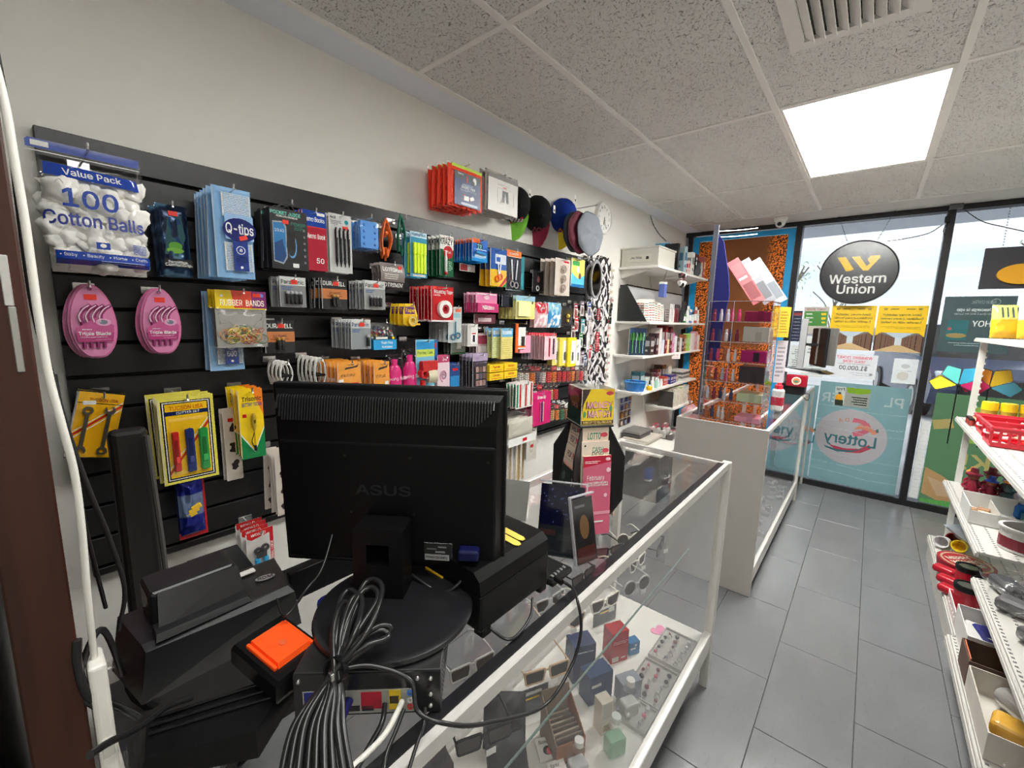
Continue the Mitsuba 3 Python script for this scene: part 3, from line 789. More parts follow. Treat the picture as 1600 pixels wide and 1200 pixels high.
# ---- hair clip cards
P = (-1.55, 2.232, 1.957, 0.171, 0.227)
w, h = P[3], P[4]
ops = [('r', 0, 0, 1, 1, S(202, 188, 176)), ('r', 0.55, 0.9, 0.9, 0.95, RED)]
ps = [card_part(w, h, ops, S(202, 188, 176))]
claw = join([move(torus(0.022, 0.0035, major_sections=18, minor_sections=6), y=0, z=0.006), move(torus(0.012, 0.003, major_sections=14, minor_sections=6), z=0.01), box(0, 0, 0.008, 0.05, 0.005, 0.006)])
cd = ply(claw, mat(S(168, 148, 138), 0.3), 50)
ps += [('hair_clip', cd, 'front', TR([0, h * f, 0.006])) for f in (0.2, 0.46, 0.72)]
stack('hair_clip_card', ps, 'beige card of three hair claw clips', 'hair clip card', 'beige hair clip cards', P, 4, 0.038)
P = (-1.555, 2.421, 1.98, 0.17, 0.184)
w, h = P[3], P[4]
stack('toy_card', [card_part(w, h, [('r', 0, 0, 1, 1, S(96, 196, 226)), ('p', [(0, 1), (1, 1), (1, 0.45), (0.5, 0.3), (0, 0.5)], S(238, 224, 110)), ('e', 0.5, 0.62, 0.018, 0.02, W_), ('e', 0.65, 0.4, 0.016, 0.02, S(120, 80, 60)), ('r', 0.1, 0.75, 0.6, 0.9, S(60, 160, 80)), ('r', 0, 0, 1, 0.1, S(30, 110, 170))], W_)], 'yellow and sky blue printed card beside the hair clips', 'card', 'yellow and blue cards', P, 2, 0.03)

# ---- razors in pink oval blisters
def oval_razors(P, what):
    w, h = P[3], P[4]
    a = np.arange(32) * 2 * PI / 32
    o = Polygon([(w / 2 * math.cos(t) * (1 - 0.10 * math.sin(t)), max(h * 0.02, h / 2 + h / 2 * math.sin(t) - (0.0 if math.sin(t) > 0 else 0.0))) for t in a])
    hole = Polygon([(x, y + h * 0.93) for x, y in disc(0.005, 0.004, 10)])
    PK, PD, PL = S(206, 110, 158), S(176, 58, 118), S(226, 160, 196)
    inner = o.buffer(-0.005)
    ps = [('card', ply(prism(o.difference(hole), 0.0012), mat(PK, 0.25, coat=0.4))), ('tray', ply(prism(inner.difference(hole), 0.008, 0.0012), mat(S(214, 128, 172), 0.2, coat=0.6), 20))]
    body = ply(join(tube([(-0.002, h * .16, 0), (0.001, h * .4, 0), (-0.003, h * .58, 0), (0.006, h * .67, 0)], 0.0042, 7, 4), move(rbox(0, 0, 0, 0.024, 0.008, 0.007, 0.002), x=0.01, y=h * .69, rz=38)), mat(S(140, 46, 100), 0.25), 50)
    shine = ply(tube([(-0.004, h * .5, 0.004), (-0.006, h * .58, 0.004), (0.004, h * .67, 0.004), (0.016, h * .72, 0.004)], 0.0016, 5, 4), mat(S(236, 206, 220), 0.2), 50)
    for k in range(4):
        tf = TR([(k - 1.6) * 0.013, 0, 0.0125])
        r_ = ('razor', body, None, tf)
        ps += [r_, ('razor_highlight', shine, None, tf)]
    lab = [(move(m, z=0.0165), c) for m, c in art(w, h, [('p', [(0.14, 0.24), (0.86, 0.24), (0.9, 0.36), (0.12, 0.36)], PD), ('p', [(0.12, 0.36), (0.9, 0.36), (0.92, 0.46), (0.55, 0.56), (0.14, 0.42)], S(196, 86, 140)), ('t', 0.5, 0.345, 0.044, 'Triple Blade', W_, True, 0.66), ('r', 0.2, 0.3, 0.75, 0.305, W_),
        ('r', 0.25, 0.4, 0.45, 0.408, W_), ('e', 0.7, 0.50, 0.015, 0.010, PL), ('e', 0.7, 0.50, 0.008, 0.006, S(120, 120, 140)), ('r', 0.5, 0.27, 0.82, 0.275, PL)], 0.0)[1:]]
    ps += [('label', colored(lab, GLOSS)), sticker(0.0, h * 0.825, 0.024, 0.014, 0.0105)]
    stack('razor_pack', ps, 'pink oval blister of razors ' + what, 'razor pack', 'pink oval razor packs ' + what, P, 3, 0.028)

oval_razors((-1.6, 0.104, 1.64, 0.095, 0.201), 'below the cotton ball bag')
oval_razors((-1.6, 0.248, 1.639, 0.094, 0.196), 'right of the first pink stack')

# ---- rubber bands
P = (-1.565, 0.425, 1.643, 0.146, 0.182)
w, h = P[3], P[4]
ops = [('p', [(0, 0.7), (0.35, 0.7), (0.3, 1), (0, 1)], S(240, 206, 40)), ('p', [(0.35, 0.7), (0.7, 0.7), (0.7, 1), (0.3, 1)], S(216, 70, 50)), ('r', 0.7, 0.7, 1, 1, S(130, 40, 110)), ('t', 0.52, 0.79, 0.10, 'RUBBER  BANDS', S(250, 244, 220), True, 0.86), ('e', 0.9, 0.93, 0.006, 0.006, S(90, 140, 220)), ('e', 0.12, 0.9, 0.004, 0.004, W_)]
o = hole_outline(w, h)
head = o.intersection(Polygon([(-1, h * 0.68), (1, h * 0.68), (1, 1), (-1, 1)]))
r = random.Random(2)
cols = [S(226, 200, 150), S(240, 216, 60), S(196, 60, 50), S(60, 110, 60), S(220, 150, 70), S(232, 220, 190)]
bands = {}
ps = [('header_card', colored(art(w, h, ops, 0.001, S(240, 206, 40), head), GLOSS))]
for c in range(6):
    ms = []
    for k in range(9):
        m = torus(r.uniform(0.010, 0.019), 0.0011, major_sections=18, minor_sections=5)
        m.apply_scale([r.uniform(0.7, 1.2), r.uniform(0.6, 1), 1])
        ms.append(move(m, rx=r.uniform(-35, 35), ry=r.uniform(-35, 35), x=r.uniform(-w * .34, w * .36), y=r.uniform(0.022, h * .33), z=r.uniform(0, 0.008)))
    ps.append(('rubber_band', ply(join(ms), mat(cols[c], 0.45)), 'front'))
ps.append(('bag_back', ply(bx(-w / 2, 0, -0.0095, w / 2, h * .7, -0.009), mat(S(176, 176, 174), 0.16, 0.7)), 'front'))
ps += [('bag', ply(pillow(w, h * .72, 0.022, 0.012, 5, 16), CLEAR, True)), sticker(w * .3, h * .93, 0.024, 0.012, 0.0025)]
RB = ps
stack('rubber_band_pack', ps, 'clear bag of coloured rubber bands under a bright header', 'rubber band pack', 'bags of rubber bands', P, 4, 0.026, jy=0.002)

# ---- battery cards
def battery_kind(w, h, brand, hdr, bodyc, txtc, band, ncell, tall=0.42, x0=0.2):
    ops = [('r', 0, 0, 1, 1, bodyc), ('r', 0, 0.72, 1, 1, hdr), ('t', 0.5, 0.83, 0.13, brand, txtc, True, 0.86)]
    if band:
        ops += [('r', 0, 0.34, 1, 0.66, band), ('t', 0.5, 0.52, 0.07, '10 YEARS', K_, True, 0.44), ('r', 0.2, 0.42, 0.8, 0.44, S(120, 70, 30))]
    else:
        ops += lines(0.08, 0.6, 0.58, 0.7, 2, S(60, 90, 150), 3)
    ps = [card_part(w, h, ops, bodyc)]
    cell = colored([(lathey([(0, 0), (0.0068, 0.0006), (0.0068, 0.034), (0, 0.0345)], 10), K_), (lathey([(0.0, 0.034), (0.0068, 0.0342), (0.0068, 0.043), (0.003, 0.0436), (0.0024, 0.0452), (0, 0.0454)], 10), S(190, 140, 70) if band else S(170, 172, 176))], GLOSS, True)
    for k in range(ncell):
        ps.append(('cell', cell, 'front', TR([w * x0 - w * .2 + (k - (ncell - 1) / 2) * 0.0142, h * 0.1, 0.008])))
    return ps + [clearp(0.0142 * ncell + 0.01, 0.056, 0.0165, w * x0 - w * .2, h * 0.06), sticker(w * .05, h * .83, 0.022, 0.014, 0.0022)]

GR, LG = S(84, 86, 88), S(206, 208, 206)
P = (-1.57, 0.617, 1.701, 0.09, 0.104)
stack('battery_pack', battery_kind(P[3], P[4], 'Panasonic', LG, S(130, 132, 134), K_, None, 4), 'grey card of small batteries below the earbud boxes', 'battery pack', 'grey battery cards below the earbud boxes', P, 4, 0.03)
P = (-1.57, 0.763, 1.709, 0.101, 0.115)
DU = battery_kind(P[3], P[4], 'DURACELL', S(28, 28, 30), S(40, 40, 42), W_, S(196, 120, 70), 2)
stack('battery_pack', DU, 'copper and black battery card below the pens', 'battery pack', 'copper and black battery cards below the pens', P, 6, 0.0225)
P2 = (-1.6, 0.571, 1.55, 0.089, 0.118)
stack('battery_pack', DU, 'copper and black battery card behind the rubber bands', 'battery pack', 'copper and black battery cards behind the rubber bands', (P2[0], P2[1], P2[2], P[3], P[4]), 3, 0.024)
P = (-1.558, 0.929, 1.713, 0.096, 0.114)
stack('battery_pack', battery_kind(P[3], P[4], 'Panasonic', LG, S(150, 152, 152), K_, None, 4), 'grey card of four batteries in a long stack below the blue trays', 'battery pack', 'grey battery cards below the blue trays', P, 7, 0.0195)
P = (-1.512, 0.841, 1.558, 0.085, 0.114)
stack('battery_pack', battery_kind(P[3], P[4], 'Panasonic', LG, S(140, 146, 150), S(40, 60, 110), None, 1, x0=0.5), 'grey single battery card in the long lower stack', 'battery pack', 'grey single battery cards', P, 9, 0.02)

# ---- foot cream pouches, grey and curved
P = (-1.57, 1.007, 1.792, 0.116, 0.102)
w, h = P[3], P[4]
ops = [('r', 0, 0, 1, 1, S(128, 118, 116)), ('t', 0.5, 0.74, 0.15, 'LOTRIMIN', S(240, 236, 230), True, 0.8), ('r', 0, 0.0, 1, 0.26, S(60, 52, 54)), ('t', 0.5, 0.13, 0.15, 'LOTRIMIN', W_, True, 0.86)] + lines(0.15, 0.8, 0.36, 0.6, 3, S(200, 196, 190), 5)
ps = [('carton', colored([(m, c) for m, c in drape(art(w, h, ops, 0.001, S(120, 110, 108), hole_outline(w, h)), lambda x, y: 0.012 * np.sin(y / h * 3.1), 0.01)], PRINT)), sticker(w * .3, h * .84, 0.018, 0.014, 0.011)]
stack('foot_cream_pack', ps, 'curved grey pouch of foot cream below the orange straps', 'foot cream pack', 'grey foot cream pouches', P, 4, 0.022)

# ---- push pins
P = (-1.565, 0.962, 1.556, 0.11, 0.121)
w, h = P[3], P[4]
r = random.Random(6)
ops = [('r', 0, 0, 1, 0.34, S(40, 160, 220)), ('r', 0, 0.34, 1, 0.46, S(26, 40, 52)), ('t', 0.58, 0.24, 0.09, 'Push Pins', W_, True, 0.5), ('t', 0.58, 0.1, 0.08, 'Punaises', W_, True, 0.46), ('r', 0.1, 0.36, 0.6, 0.44, S(230, 230, 220)), ('e', 0.85, 0.4, 0.006, 0.006, YEL)]
pin = join(lathe([(0, 0), (0.004, 0), (0.0025, 0.003), (0.0025, 0.007), (0.0045, 0.009), (0, 0.0095)], 8))
pins = [(move(pin, rx=r.uniform(0, 360), ry=r.uniform(0, 360), x=r.uniform(-w * .36, w * .36), y=r.uniform(h * .47, h * .72), z=r.uniform(-0.008, 0.006)), r.choice([S(210, 180, 60), S(180, 40, 40), W_, S(40, 60, 120), S(150, 150, 150)])) for k in range(36)]
ps = [('label', colored([(move(m, z=0.0135), c) for m, c in art(w, h, ops, 0.0)[1:]] + [(bx(-w / 2, 0, -0.012, w / 2, h * .34, 0.013), S(30, 120, 176))], GLOSS)), ('push_pin', colored(pins, GLOSS), 'front'), ('box', ply(bx(-w / 2, h * .34, -0.013, w / 2, h * .92, 0.013), CLEAR))]
stack('push_pin_box', ps, 'clear box of push pins on a blue label', 'push pin box', 'boxes of push pins', P, 3, 0.034)

# ---- tape dispensers
P = (-1.535, 1.094, 1.629, 0.075, 0.099)
w, h = P[3], P[4]
o = Polygon([(-w * .5, h * .1), (w * .2, 0), (w * .5, h * .12), (w * .5, h * .5), (w * .3, h), (-w * .4, h), (-w * .5, h * .5)]).buffer(-0.006).buffer(0.006)
ps = [('card', colored([(prism(o, 0.002), S(236, 196, 40)), (bx(-w * .38, h * .55, 0.002, w * .3, h * .86, 0.0022), S(110, 60, 120)), (move(text('Tape', h * .15, 0.0002, True), x=-w * .03, y=h * .7, z=0.0022), YEL)], GLOSS)),
      ('tape_roll', ply(move(tc.annulus(0.011, 0.0205, 0.014, sections=20), x=w * .05, y=h * .27, z=0.009), mat(S(214, 190, 110), 0.25, coat=0.3), 40)), ('dispenser', ply(join(move(tc.annulus(0.021, 0.0245, 0.016, sections=20), x=w * .05, y=h * .27, z=0.01), box(w * .4, h * .12, 0.01, 0.02, 0.008, 0.016)), mat(S(240, 190, 30), 0.3), 40))]
stack('tape_dispenser', ps, 'yellow carded dispenser of clear tape', 'tape dispenser', 'yellow tape dispensers', P, 4, 0.034)

# ---- mounting tape
P = (-1.504, 1.22, 1.711, 0.131, 0.157)
w, h = P[3], P[4]
ops = [('r', 0, 0, 1, 1, S(196, 26, 34)), ('t', 0.55, 0.84, 0.10, 'Mounting Tape', W_, True, 0.84), ('r', 0, 0.0, 1, 0.05, S(230, 220, 220)), ('r', 0.05, 0.1, 0.1, 0.7, S(160, 16, 26))] + lines(0.1, 0.6, 0.73, 0.79, 2, S(240, 200, 200), 4)
roll = colored([(move(tc.annulus(0.021, 0.039, 0.016, sections=30), z=0.009), S(236, 234, 228)), (move(tc.annulus(0.012, 0.020, 0.014, sections=24), z=0.008), S(180, 60, 70))], MATTE)
stack('mounting_tape_pack', [card_part(w, h, ops, S(196, 26, 34)), ('tape_roll', roll, 'all', TR([w * .06, h * .36, 0])), sticker(-w * .36, h * .95)], 'red card with a white roll of mounting tape', 'mounting tape pack', 'red mounting tape cards', P, 8, 0.0225)

# ---- pink nail glue boxes
P = (-1.57, 1.562, 1.706, 0.163, 0.102)
w, h = P[3], P[4]
ops = [('r', 0, 0.5, 1, 1, S(222, 130, 170)), ('r', 0, 0, 1, 0.48, S(206, 60, 120)), ('t', 0.5, 0.26, 0.2, 'Nikzon', W_, True, 0.7), ('e', 0.5, 0.76, 0.022, 0.010, S(240, 200, 216)), ('r', 0.05, 0.9, 0.95, 0.95, W_)]
stack('hair_remover_box', [card_part(w, h, ops, S(222, 130, 170)), ('carton', colored([(cbox(0, h * .24, 0.008, w * .98, h * .46, 0.014, 0.001), S(206, 60, 120)), (move(text('Nikzon', h * .2, 0.0003, True), y=h * .26, z=0.0152), W_), (move(prism(disc(0.026, 0.012), 0.0002), y=h * .26, z=0.01501), S(226, 120, 160))], GLOSS))],
      'pink boxed ointment on a hanging card', 'ointment box', 'pink ointment boxes', P, 5, 0.021)
P = (-1.62, 1.599, 1.597, 0.171, 0.031)
stack('ointment_card', [card_part(P[3], P[4] + 0.02, [('r', 0, 0, 1, 1, S(120, 70, 84)), ('r', 0.2, 0.2, 0.8, 0.6, S(220, 200, 206))], S(120, 70, 84))], 'dull pink card below the pink ointment boxes', 'card', None, (P[0], P[1], P[2], P[3], P[4] + 0.02), hooked=False)

# ---- nail scissors in clear sleeves
P = (-1.54, 1.351, 1.625, 0.087, 0.17)
w, h = P[3], P[4]
ops = [('r', 0, 0, 1, 1, S(196, 204, 204)), ('r', 0.55, 0.86, 0.95, 0.97, S(240, 110, 80)), ('r', 0.1, 0.7, 0.9, 0.82, S(150, 190, 200))]
sc = ply(join(ring(-0.014, h * .16, 1.0), ring(0.016, h * .2, 1.0), box(0, h * .42, 0.006, 0.006, h * .34, 0.002)), mat(S(50, 110, 140), 0.3), 50)
stack('scissors_pack', [card_part(w, h, ops, S(196, 204, 204)), ('scissors', sc, 'front'), clearp(w * .9, h * .62, 0.012, 0, 0.008)], 'pale card of small blue handled scissors', 'scissors pack', 'pale scissors cards', P, 6, 0.028)

# ---- sticky notes on cards
P = (-1.53, 1.835, 1.705, 0.176, 0.13)
w, h = P[3], P[4]
ops = [('r', 0, 0, 1, 1, S(226, 222, 130)), ('r', 0, 0.78, 1, 1, S(150, 190, 210)), ('e', 0.86, 0.72, 0.008, 0.008, K_)]
stack('sticky_note_pack', [card_part(w, h, ops, S(226, 222, 130)), ('note_pad', ply(bx(-w * .42, h * .12, 0.001, w * .2, h * .74, 0.012), mat(S(244, 238, 176), 0.7))), clearp(w * .98, h * .76, 0.015, 0, 0)], 'card with a pale yellow pad of sticky notes', 'sticky note pack', 'sticky note cards', P, 6, 0.026)
P = (-1.555, 1.746, 1.704, 0.094, 0.065)
stack('tag_pack', [card_part(P[3], P[4], [('r', 0, 0, 1, 1, S(20, 24, 34))], S(20, 24, 34))], 'small black card above the sticky notes', 'card', 'small black cards', P, 4, 0.02)

# ---- puffy sweet bags
def sweet_bag(P, c1, c2, desc, group, n=2):
    w, h = P[3], P[4]
    m = pillow(w, h, 0.022, 0.01, 4, 14)
    nz = meshkit.noise(m.vertices * np.array([70, 45, 10]), 8)
    y = m.vertices[:, 1] / h
    c = np.where(((y > 0.55) & (nz > 0.3))[:, None], np.array(c1), np.array(c2))
    c = np.where(((nz > 0.68) & (y < 0.6))[:, None], np.array(W_), c)
    stack('sweet_bag', [('bag', ply(m, GLOSS, True, color=c)), ('print', colored([(move(text('Candy', h * .1, 0.0003, True), y=h * .78, z=0.0118), W_)], GLOSS))], desc, 'sweet bag', group, P, n, 0.03)

sweet_bag((-1.58, 2.071, 1.678, 0.142, 0.153), S(196, 40, 54), S(214, 170, 176), 'red and pink foil sweet bag', 'red sweet bags')
sweet_bag((-1.58, 2.21, 1.684, 0.148, 0.159), S(150, 196, 210), S(60, 140, 196), 'pale blue foil sweet bag', 'blue sweet bags')
P = (-1.6, 2.392, 1.667, 0.137, 0.134)
w, h = P[3], P[4]
stack('bulb_pack', [card_part(w, h, [('r', 0, 0, 1, 1, S(30, 32, 40))], K_), ('toy', ply(join(move(ico(2, 0.014), y=h * .52, z=0.012), move(lathey([(0, 0), (0.009, 0), (0.007, 0.018), (0, 0.018)], 10), y=h * .22, z=0.012)), mat(S(222, 190, 80), 0.3), True)), clearp(w * .9, h * .8, 0.028, 0, 0.004)], 'black card with a yellow toy beside the sweet bags', 'toy pack', None, P)

# ---- white cables in loops
def cables(pos, n, where):
    X, y, zt, w, h = pos
    c = mat(S(228, 228, 222), 0.35)
    for k in range(n):
        xx = X - 0.034 * (n - 1 - k)
        yy = y + w / 2
        t = thing('cable_coil', '%s looped white charging cable %s' % (ORD[n - 1 - k], where), 'cable', 'white charging cables ' + where)
        ms = [tube([(xx + 0.004 * j, yy + 0.012 - 0.003 * j, zt - h), (xx + 0.004 * j, yy + 0.02, zt - h * .55), (xx + .004 * j, yy + 0.014, zt - 0.008 - j * .004), (xx + .004 * j, yy, zt - j * .004), (xx + .004 * j, yy - 0.014, zt - 0.008 - j * .004), (xx + .004 * j, yy - 0.02, zt - h * .55), (xx + .004 * j, yy - 0.012 + 0.003 * j, zt - h)], 0.0024, 7, 5) for j in range(3)]
        part(t, 'cable', join(ms), c, smooth=50)
        part(t, 'tie', cbox(xx + 0.004, yy, zt - h * .55, 0.018, 0.036, 0.008, 0.002), BLACK)
        part(t, 'plug', cbox(xx + 0.004, yy + 0.01, zt - h - 0.008, 0.006, 0.012, 0.024, 0.001), c)
    hook(y + w / 2, zt - 0.004, X - SLATX + 0.03, 'chrome wall hook carrying the white cables ' + where)

cables((-1.56, 0.599, 1.407, 0.038, 0.089), 4, 'left of the other cables')
cables((-1.55, 0.707, 1.415, 0.052, 0.114), 5, 'beside the orange stapler boxes')

# ---- orange tool packs
def orange_kind(w, h, two):
    ops = [('r', 0, 0, 1, 1, S(236, 156, 60)), ('t', 0.45, 0.62, 0.07, 'MINI STAPLER' if not two else 'ROTARY BLADE', K_, True, 0.6), ('p', [(0.3, 0.78), (0.85, 0.84), (0.92, 0.94), (0.8, 0.88), (0.35, 0.84)], S(60, 40, 30))]
    if two:
        ops += [('e', 0.5, 0.18, 0.024, 0.018, W_), ('r', 0.7, 0.38, 0.92, 0.48, W_)]
    else:
        ops += [('r', 0.1, 0.06, 0.9, 0.4, S(206, 46, 40)), ('r', 0.06, 0.44, 0.25, 0.52, W_)]
    return [card_part(w, h, ops, S(230, 150, 70)), clearp(w * .92, h * .6, 0.016, 0, 0.01)]

P = (-1.5, 0.775, 1.399, 0.096, 0.134)
stack('stapler_pack', orange_kind(P[3], P[4], False), 'orange and red card pack just above the monitor', 'tool pack', 'orange and red card packs', P, 7, 0.025)
P = (-1.499, 0.925, 1.392, 0.073, 0.154)
stack('blade_pack', orange_kind(P[3], P[4], True), 'plain orange card pack just above the monitor', 'tool pack', 'plain orange card packs', P, 8, 0.022)

# ---- body lotion bottles in clear bags
def lotion(P, desc):
    X, y, zt, w, h = P
    t = thing('lotion_bottle', desc, 'bottle')
    yc, z0 = y + w / 2, zt - h
    prof = [(0, 0), (w * .42, 0.002), (w * .46, 0.012), (w * .46, h * .6), (w * .30, h * .72), (w * .2, h * .74), (w * .2, h * .86), (0, h * .87)]
    m = lathe(prof, 18)
    m.apply_scale([0.6, 1, 1])
    part(t, 'bottle', move(m, x=X, y=yc, z=z0), mat(S(214, 36, 120), 0.25), smooth=40)
    part(t, 'label', colored([(move(a, x=0), b) for a, b in [(text('Loving Bath', h * .07, 0.0004), S(250, 210, 230))]], GLOSS), tf=TR([X + w * .281, yc, z0 + h * .45]) @ FACE_X)
    part(t, 'emblem', ply(prism(disc(w * .16, h * .07), 0.0006), mat(S(240, 190, 160), 0.4)), tf=TR([X + w * .279, yc, z0 + h * .2]) @ FACE_X)
    part(t, 'bag', ply(pillow(w * 1.15, h * 1.0, w * .66, 0.012, 3, 12), CLEAR, True), tf=TR([X, yc, z0 - 0.004]) @ FACE_X)

lotion((-1.53, 1.008, 1.421, 0.072, 0.198), 'pink lotion bottle left of the other pink bottle above the monitor')
lotion((-1.53, 1.087, 1.44, 0.071, 0.226), 'pink lotion bottle beside the red tape gun')

# ---- packing tape gun on a card
P = (-1.53, 1.154, 1.474, 0.106, 0.274)
w, h = P[3], P[4]
ops = [('r', 0, 0, 1, 1, S(120, 190, 220)), ('r', 0, 0.84, 1, 0.97, S(40, 150, 210)), ('r', 0, 0.72, 1, 0.84, S(200, 220, 90)), ('t', 0.5, 0.78, 0.045, 'Packing Tape', S(30, 90, 60), True, 0.8)]
gun = join(cbox(0, h * .58, 0.025, w * .8, h * .16, 0.03, 0.003), move(tc.annulus(0.012, 0.02, 0.03, sections=16), x=-w * .3, y=h * .45, z=0.025), cbox(-w * .32, h * .2, 0.025, 0.02, h * .3, 0.02, 0.003))
stack('tape_gun_pack', [card_part(w, h, ops, S(120, 190, 220)), ('tape_gun', ply(gun, mat(S(196, 40, 40), 0.3), 40)), ('tape_roll', ply(move(tc.annulus(0.014, 0.03, 0.04, sections=24), x=w * .12, y=h * .4, z=0.03, ry=70), mat(S(226, 220, 190), 0.25), 40)), ('handle', ply(rbox(w * .16, h * .14, 0.025, 0.022, h * .22, 0.02, 0.006), WHITE))], 'red packing tape gun on a blue card', 'tape gun', None, P, 1)
P = (-1.56, 1.26, 1.47, 0.045, 0.15)
stack('blue_strip_card', [card_part(P[3], P[4], [('r', 0, 0, 1, 1, S(50, 100, 160)), ('r', 0.2, 0.75, 0.8, 0.9, S(180, 60, 60))], NAVY)], 'narrow blue card right behind the red tape gun', 'card', None, P, hooked=False)

# ---- crepe paper card with a swirl, and small ones around
P = (-1.55, 1.293, 1.395, 0.076, 0.167)
w, h = P[3], P[4]
sw_ = [(tube([(math.cos(a) * (0.006 + 0.0016 * a) , math.sin(a) * (0.006 + 0.0022 * a), 0) for a in np.arange(0, 11, 0.6)], 0.0011, 5, 3), S(190, 70, 120)), (tube([(math.cos(a + 1) * (0.004 + 0.0014 * a), math.sin(a + 1) * (0.004 + 0.002 * a), 0.001) for a in np.arange(0, 9, 0.6)], 0.0011, 5, 3), S(90, 90, 130))]
stack('cord_pack', [card_part(w, h, [('r', 0, 0, 1, 1, S(226, 200, 210)), ('r', 0, 0.8, 1, 1, S(190, 70, 110)), ('t', 0.6, 0.9, 0.1, '30', W_, True, 0.5)], W_), ('cord', colored([(move(m, y=h * .42, z=0.003), c) for m, c in sw_], GLOSS))], 'white and pink card with a swirling cord', 'cord pack', 'white and pink cord cards', P, 3, 0.024)
P = (-1.6, 1.413, 1.347, 0.07, 0.131)
stack('blue_box_pack', [card_part(P[3], P[4], [('r', 0, 0, 1, 1, S(30, 70, 130)), ('r', 0.1, 0.08, 0.95, 0.5, S(40, 130, 190)), ('r', 0.3, 0.7, 0.8, 0.8, RED)], NAVY)], 'small blue boxed card right of the swirling cord card', 'card', 'blue boxed cards', P, 3, 0.024)
P = (-1.56, 1.534, 1.392, 0.114, 0.182)
w, h = P[3], P[4]
pans = [(cbox(x * w * .23, h * (0.14 + 0.2 * j), 0.006, w * .2, h * .16, 0.004, 0.001), random.Random(j * 5 + x).choice([S(110, 80, 76), S(150, 120, 116), S(90, 84, 100), S(170, 140, 130)])) for x in (-1, 0, 1) for j in range(3)]
stack('eyeshadow_pack', [card_part(w, h, [('r', 0, 0, 1, 1, S(60, 56, 66)), ('r', 0, 0.78, 1, 1, S(176, 160, 190))], S(50, 46, 56)), ('palette', colored(pans, GLOSS), 'front'), clearp(w * .9, h * .72, 0.014, 0, 0.006)], 'lilac topped card with a dark eyeshadow palette', 'eyeshadow pack', 'eyeshadow cards', P, 5, 0.026)

# ---- small yellow boxes of matches, two beside each other in three rows
X, y, zt, w, h = (-1.55, 1.639, 1.33, 0.241, 0.143)
bx_ = colored([(cbox(0, 0, 0, w * .47, 0.040, 0.026, 0.0008), S(240, 206, 40)), (move(text('Spindle', 0.011, 0.0003, True), y=0.006, z=0.0131), RED), (box(0, -0.011, 0.0131, w * .36, 0.003, 0.0003), RED)], GLOSS)
for i in range(2):
    for j in range(2):
        for k in range(4):
            single('yellow_box', 'small yellow printed box in the %s row, %s from the front, %s column' % (('upper', 'lower')[j], nth(k), ('left', 'right')[i]), 'small box', bx_, tf=TR([X - 0.035 * k, y + w * (0.24 + 0.5 * i), zt - 0.022 - 0.045 * j]) @ FACE_X)

# ---- note pads, phone case and pens of the middle rows
for q, c, hd, d in (((-1.56, 1.675, 1.522, 0.082, 0.159), S(206, 214, 150), S(90, 150, 200), 'pale green ruled pad hanging under a blue header'), ((-1.54, 1.725, 1.523, 0.097, 0.168), S(232, 216, 130), S(110, 176, 214), 'yellow ruled pad hanging under a blue header')):
    w, h = q[3], q[4]
    stack('note_pad', [card_part(w, h, [('r', 0, 0, 1, 0.72, c), ('r', 0, 0.72, 1, 1, hd), ('r', 0.1, 0.8, 0.9, 0.92, S(200, 220, 235))] + [('r', 0.05, 0.06 + 0.07 * i, 0.95, 0.068 + 0.07 * i, S(150, 150, 110)) for i in range(9)], c, t=0.006)], d, 'note pad', d + 's', q, 3, 0.03)
P = (-1.535, 1.836, 1.558, 0.149, 0.182)
w, h = P[3], P[4]
stack('phone_cable_pack', [('carton', colored([(cbox(w * .22, h * .3, -0.012, w * .66, h * .56, 0.02, 0.001), S(240, 160, 186)), (cbox(-w * .1, h * .5, 0.003, w * .5, h * .68, 0.006, 0.001), W_), (cbox(-w * .38, h * .5, 0.003, w * .14, h * .9, 0.008, 0.001), S(240, 110, 50)), (cbox(-w * .02, h * .4, 0.0068, w * .2, h * .3, 0.003, 0.001), S(60, 50, 50)), (cbox(-w * .1, h * .24, 0.0066, w * .5, h * .06, 0.001, 0.0003), S(240, 110, 50))], GLOSS))], 'white and orange pack in front of a pink pad', 'cable pack', None, P)
P = (-1.56, 1.491, 1.545, 0.074, 0.114)
w, h = P[3], P[4]
stack('pill_bottle_card', [card_part(w, h, [('r', 0, 0, 1, 1, S(210, 206, 204)), ('r', 0.3, 0.1, 0.9, 0.85, W_), ('r', 0.5, 0.2, 0.7, 0.5, S(40, 40, 60)), ('r', 0.4, 0.55, 0.8, 0.6, RED)], W_, t=0.008)], 'white narrow pack with red and dark print', 'pack', 'white narrow packs', P, 3, 0.02)
P = (-1.6, 1.421, 1.531, 0.101, 0.141)
stack('green_edge_card', [card_part(P[3], P[4], [('r', 0, 0, 1, 1, S(110, 120, 110)), ('r', 0.3, 0.7, 0.6, 0.86, S(230, 130, 60)), ('r', 0, 0, 1, 0.08, S(40, 80, 50)), ('r', 0.4, 0.2, 0.7, 0.6, S(190, 190, 180))], GR)], 'grey card with a green edge below the scissors cards', 'card', 'grey cards with green edges', P, 3, 0.026)
P = (-1.6, 1.6, 1.494, 0.106, 0.113)
stack('pink_grey_card', [card_part(P[3], P[4], [('r', 0, 0, 1, 1, S(176, 150, 156)), ('r', 0.1, 0.5, 0.9, 0.9, S(150, 60, 80)), ('r', 0.15, 0.1, 0.85, 0.4, S(206, 196, 196))], W_)], 'dull pink and grey card under the ointment boxes', 'card', 'dull pink cards', P, 3, 0.028)
P = (-1.5, 2.077, 1.493, 0.126, 0.161)
w, h = P[3], P[4]
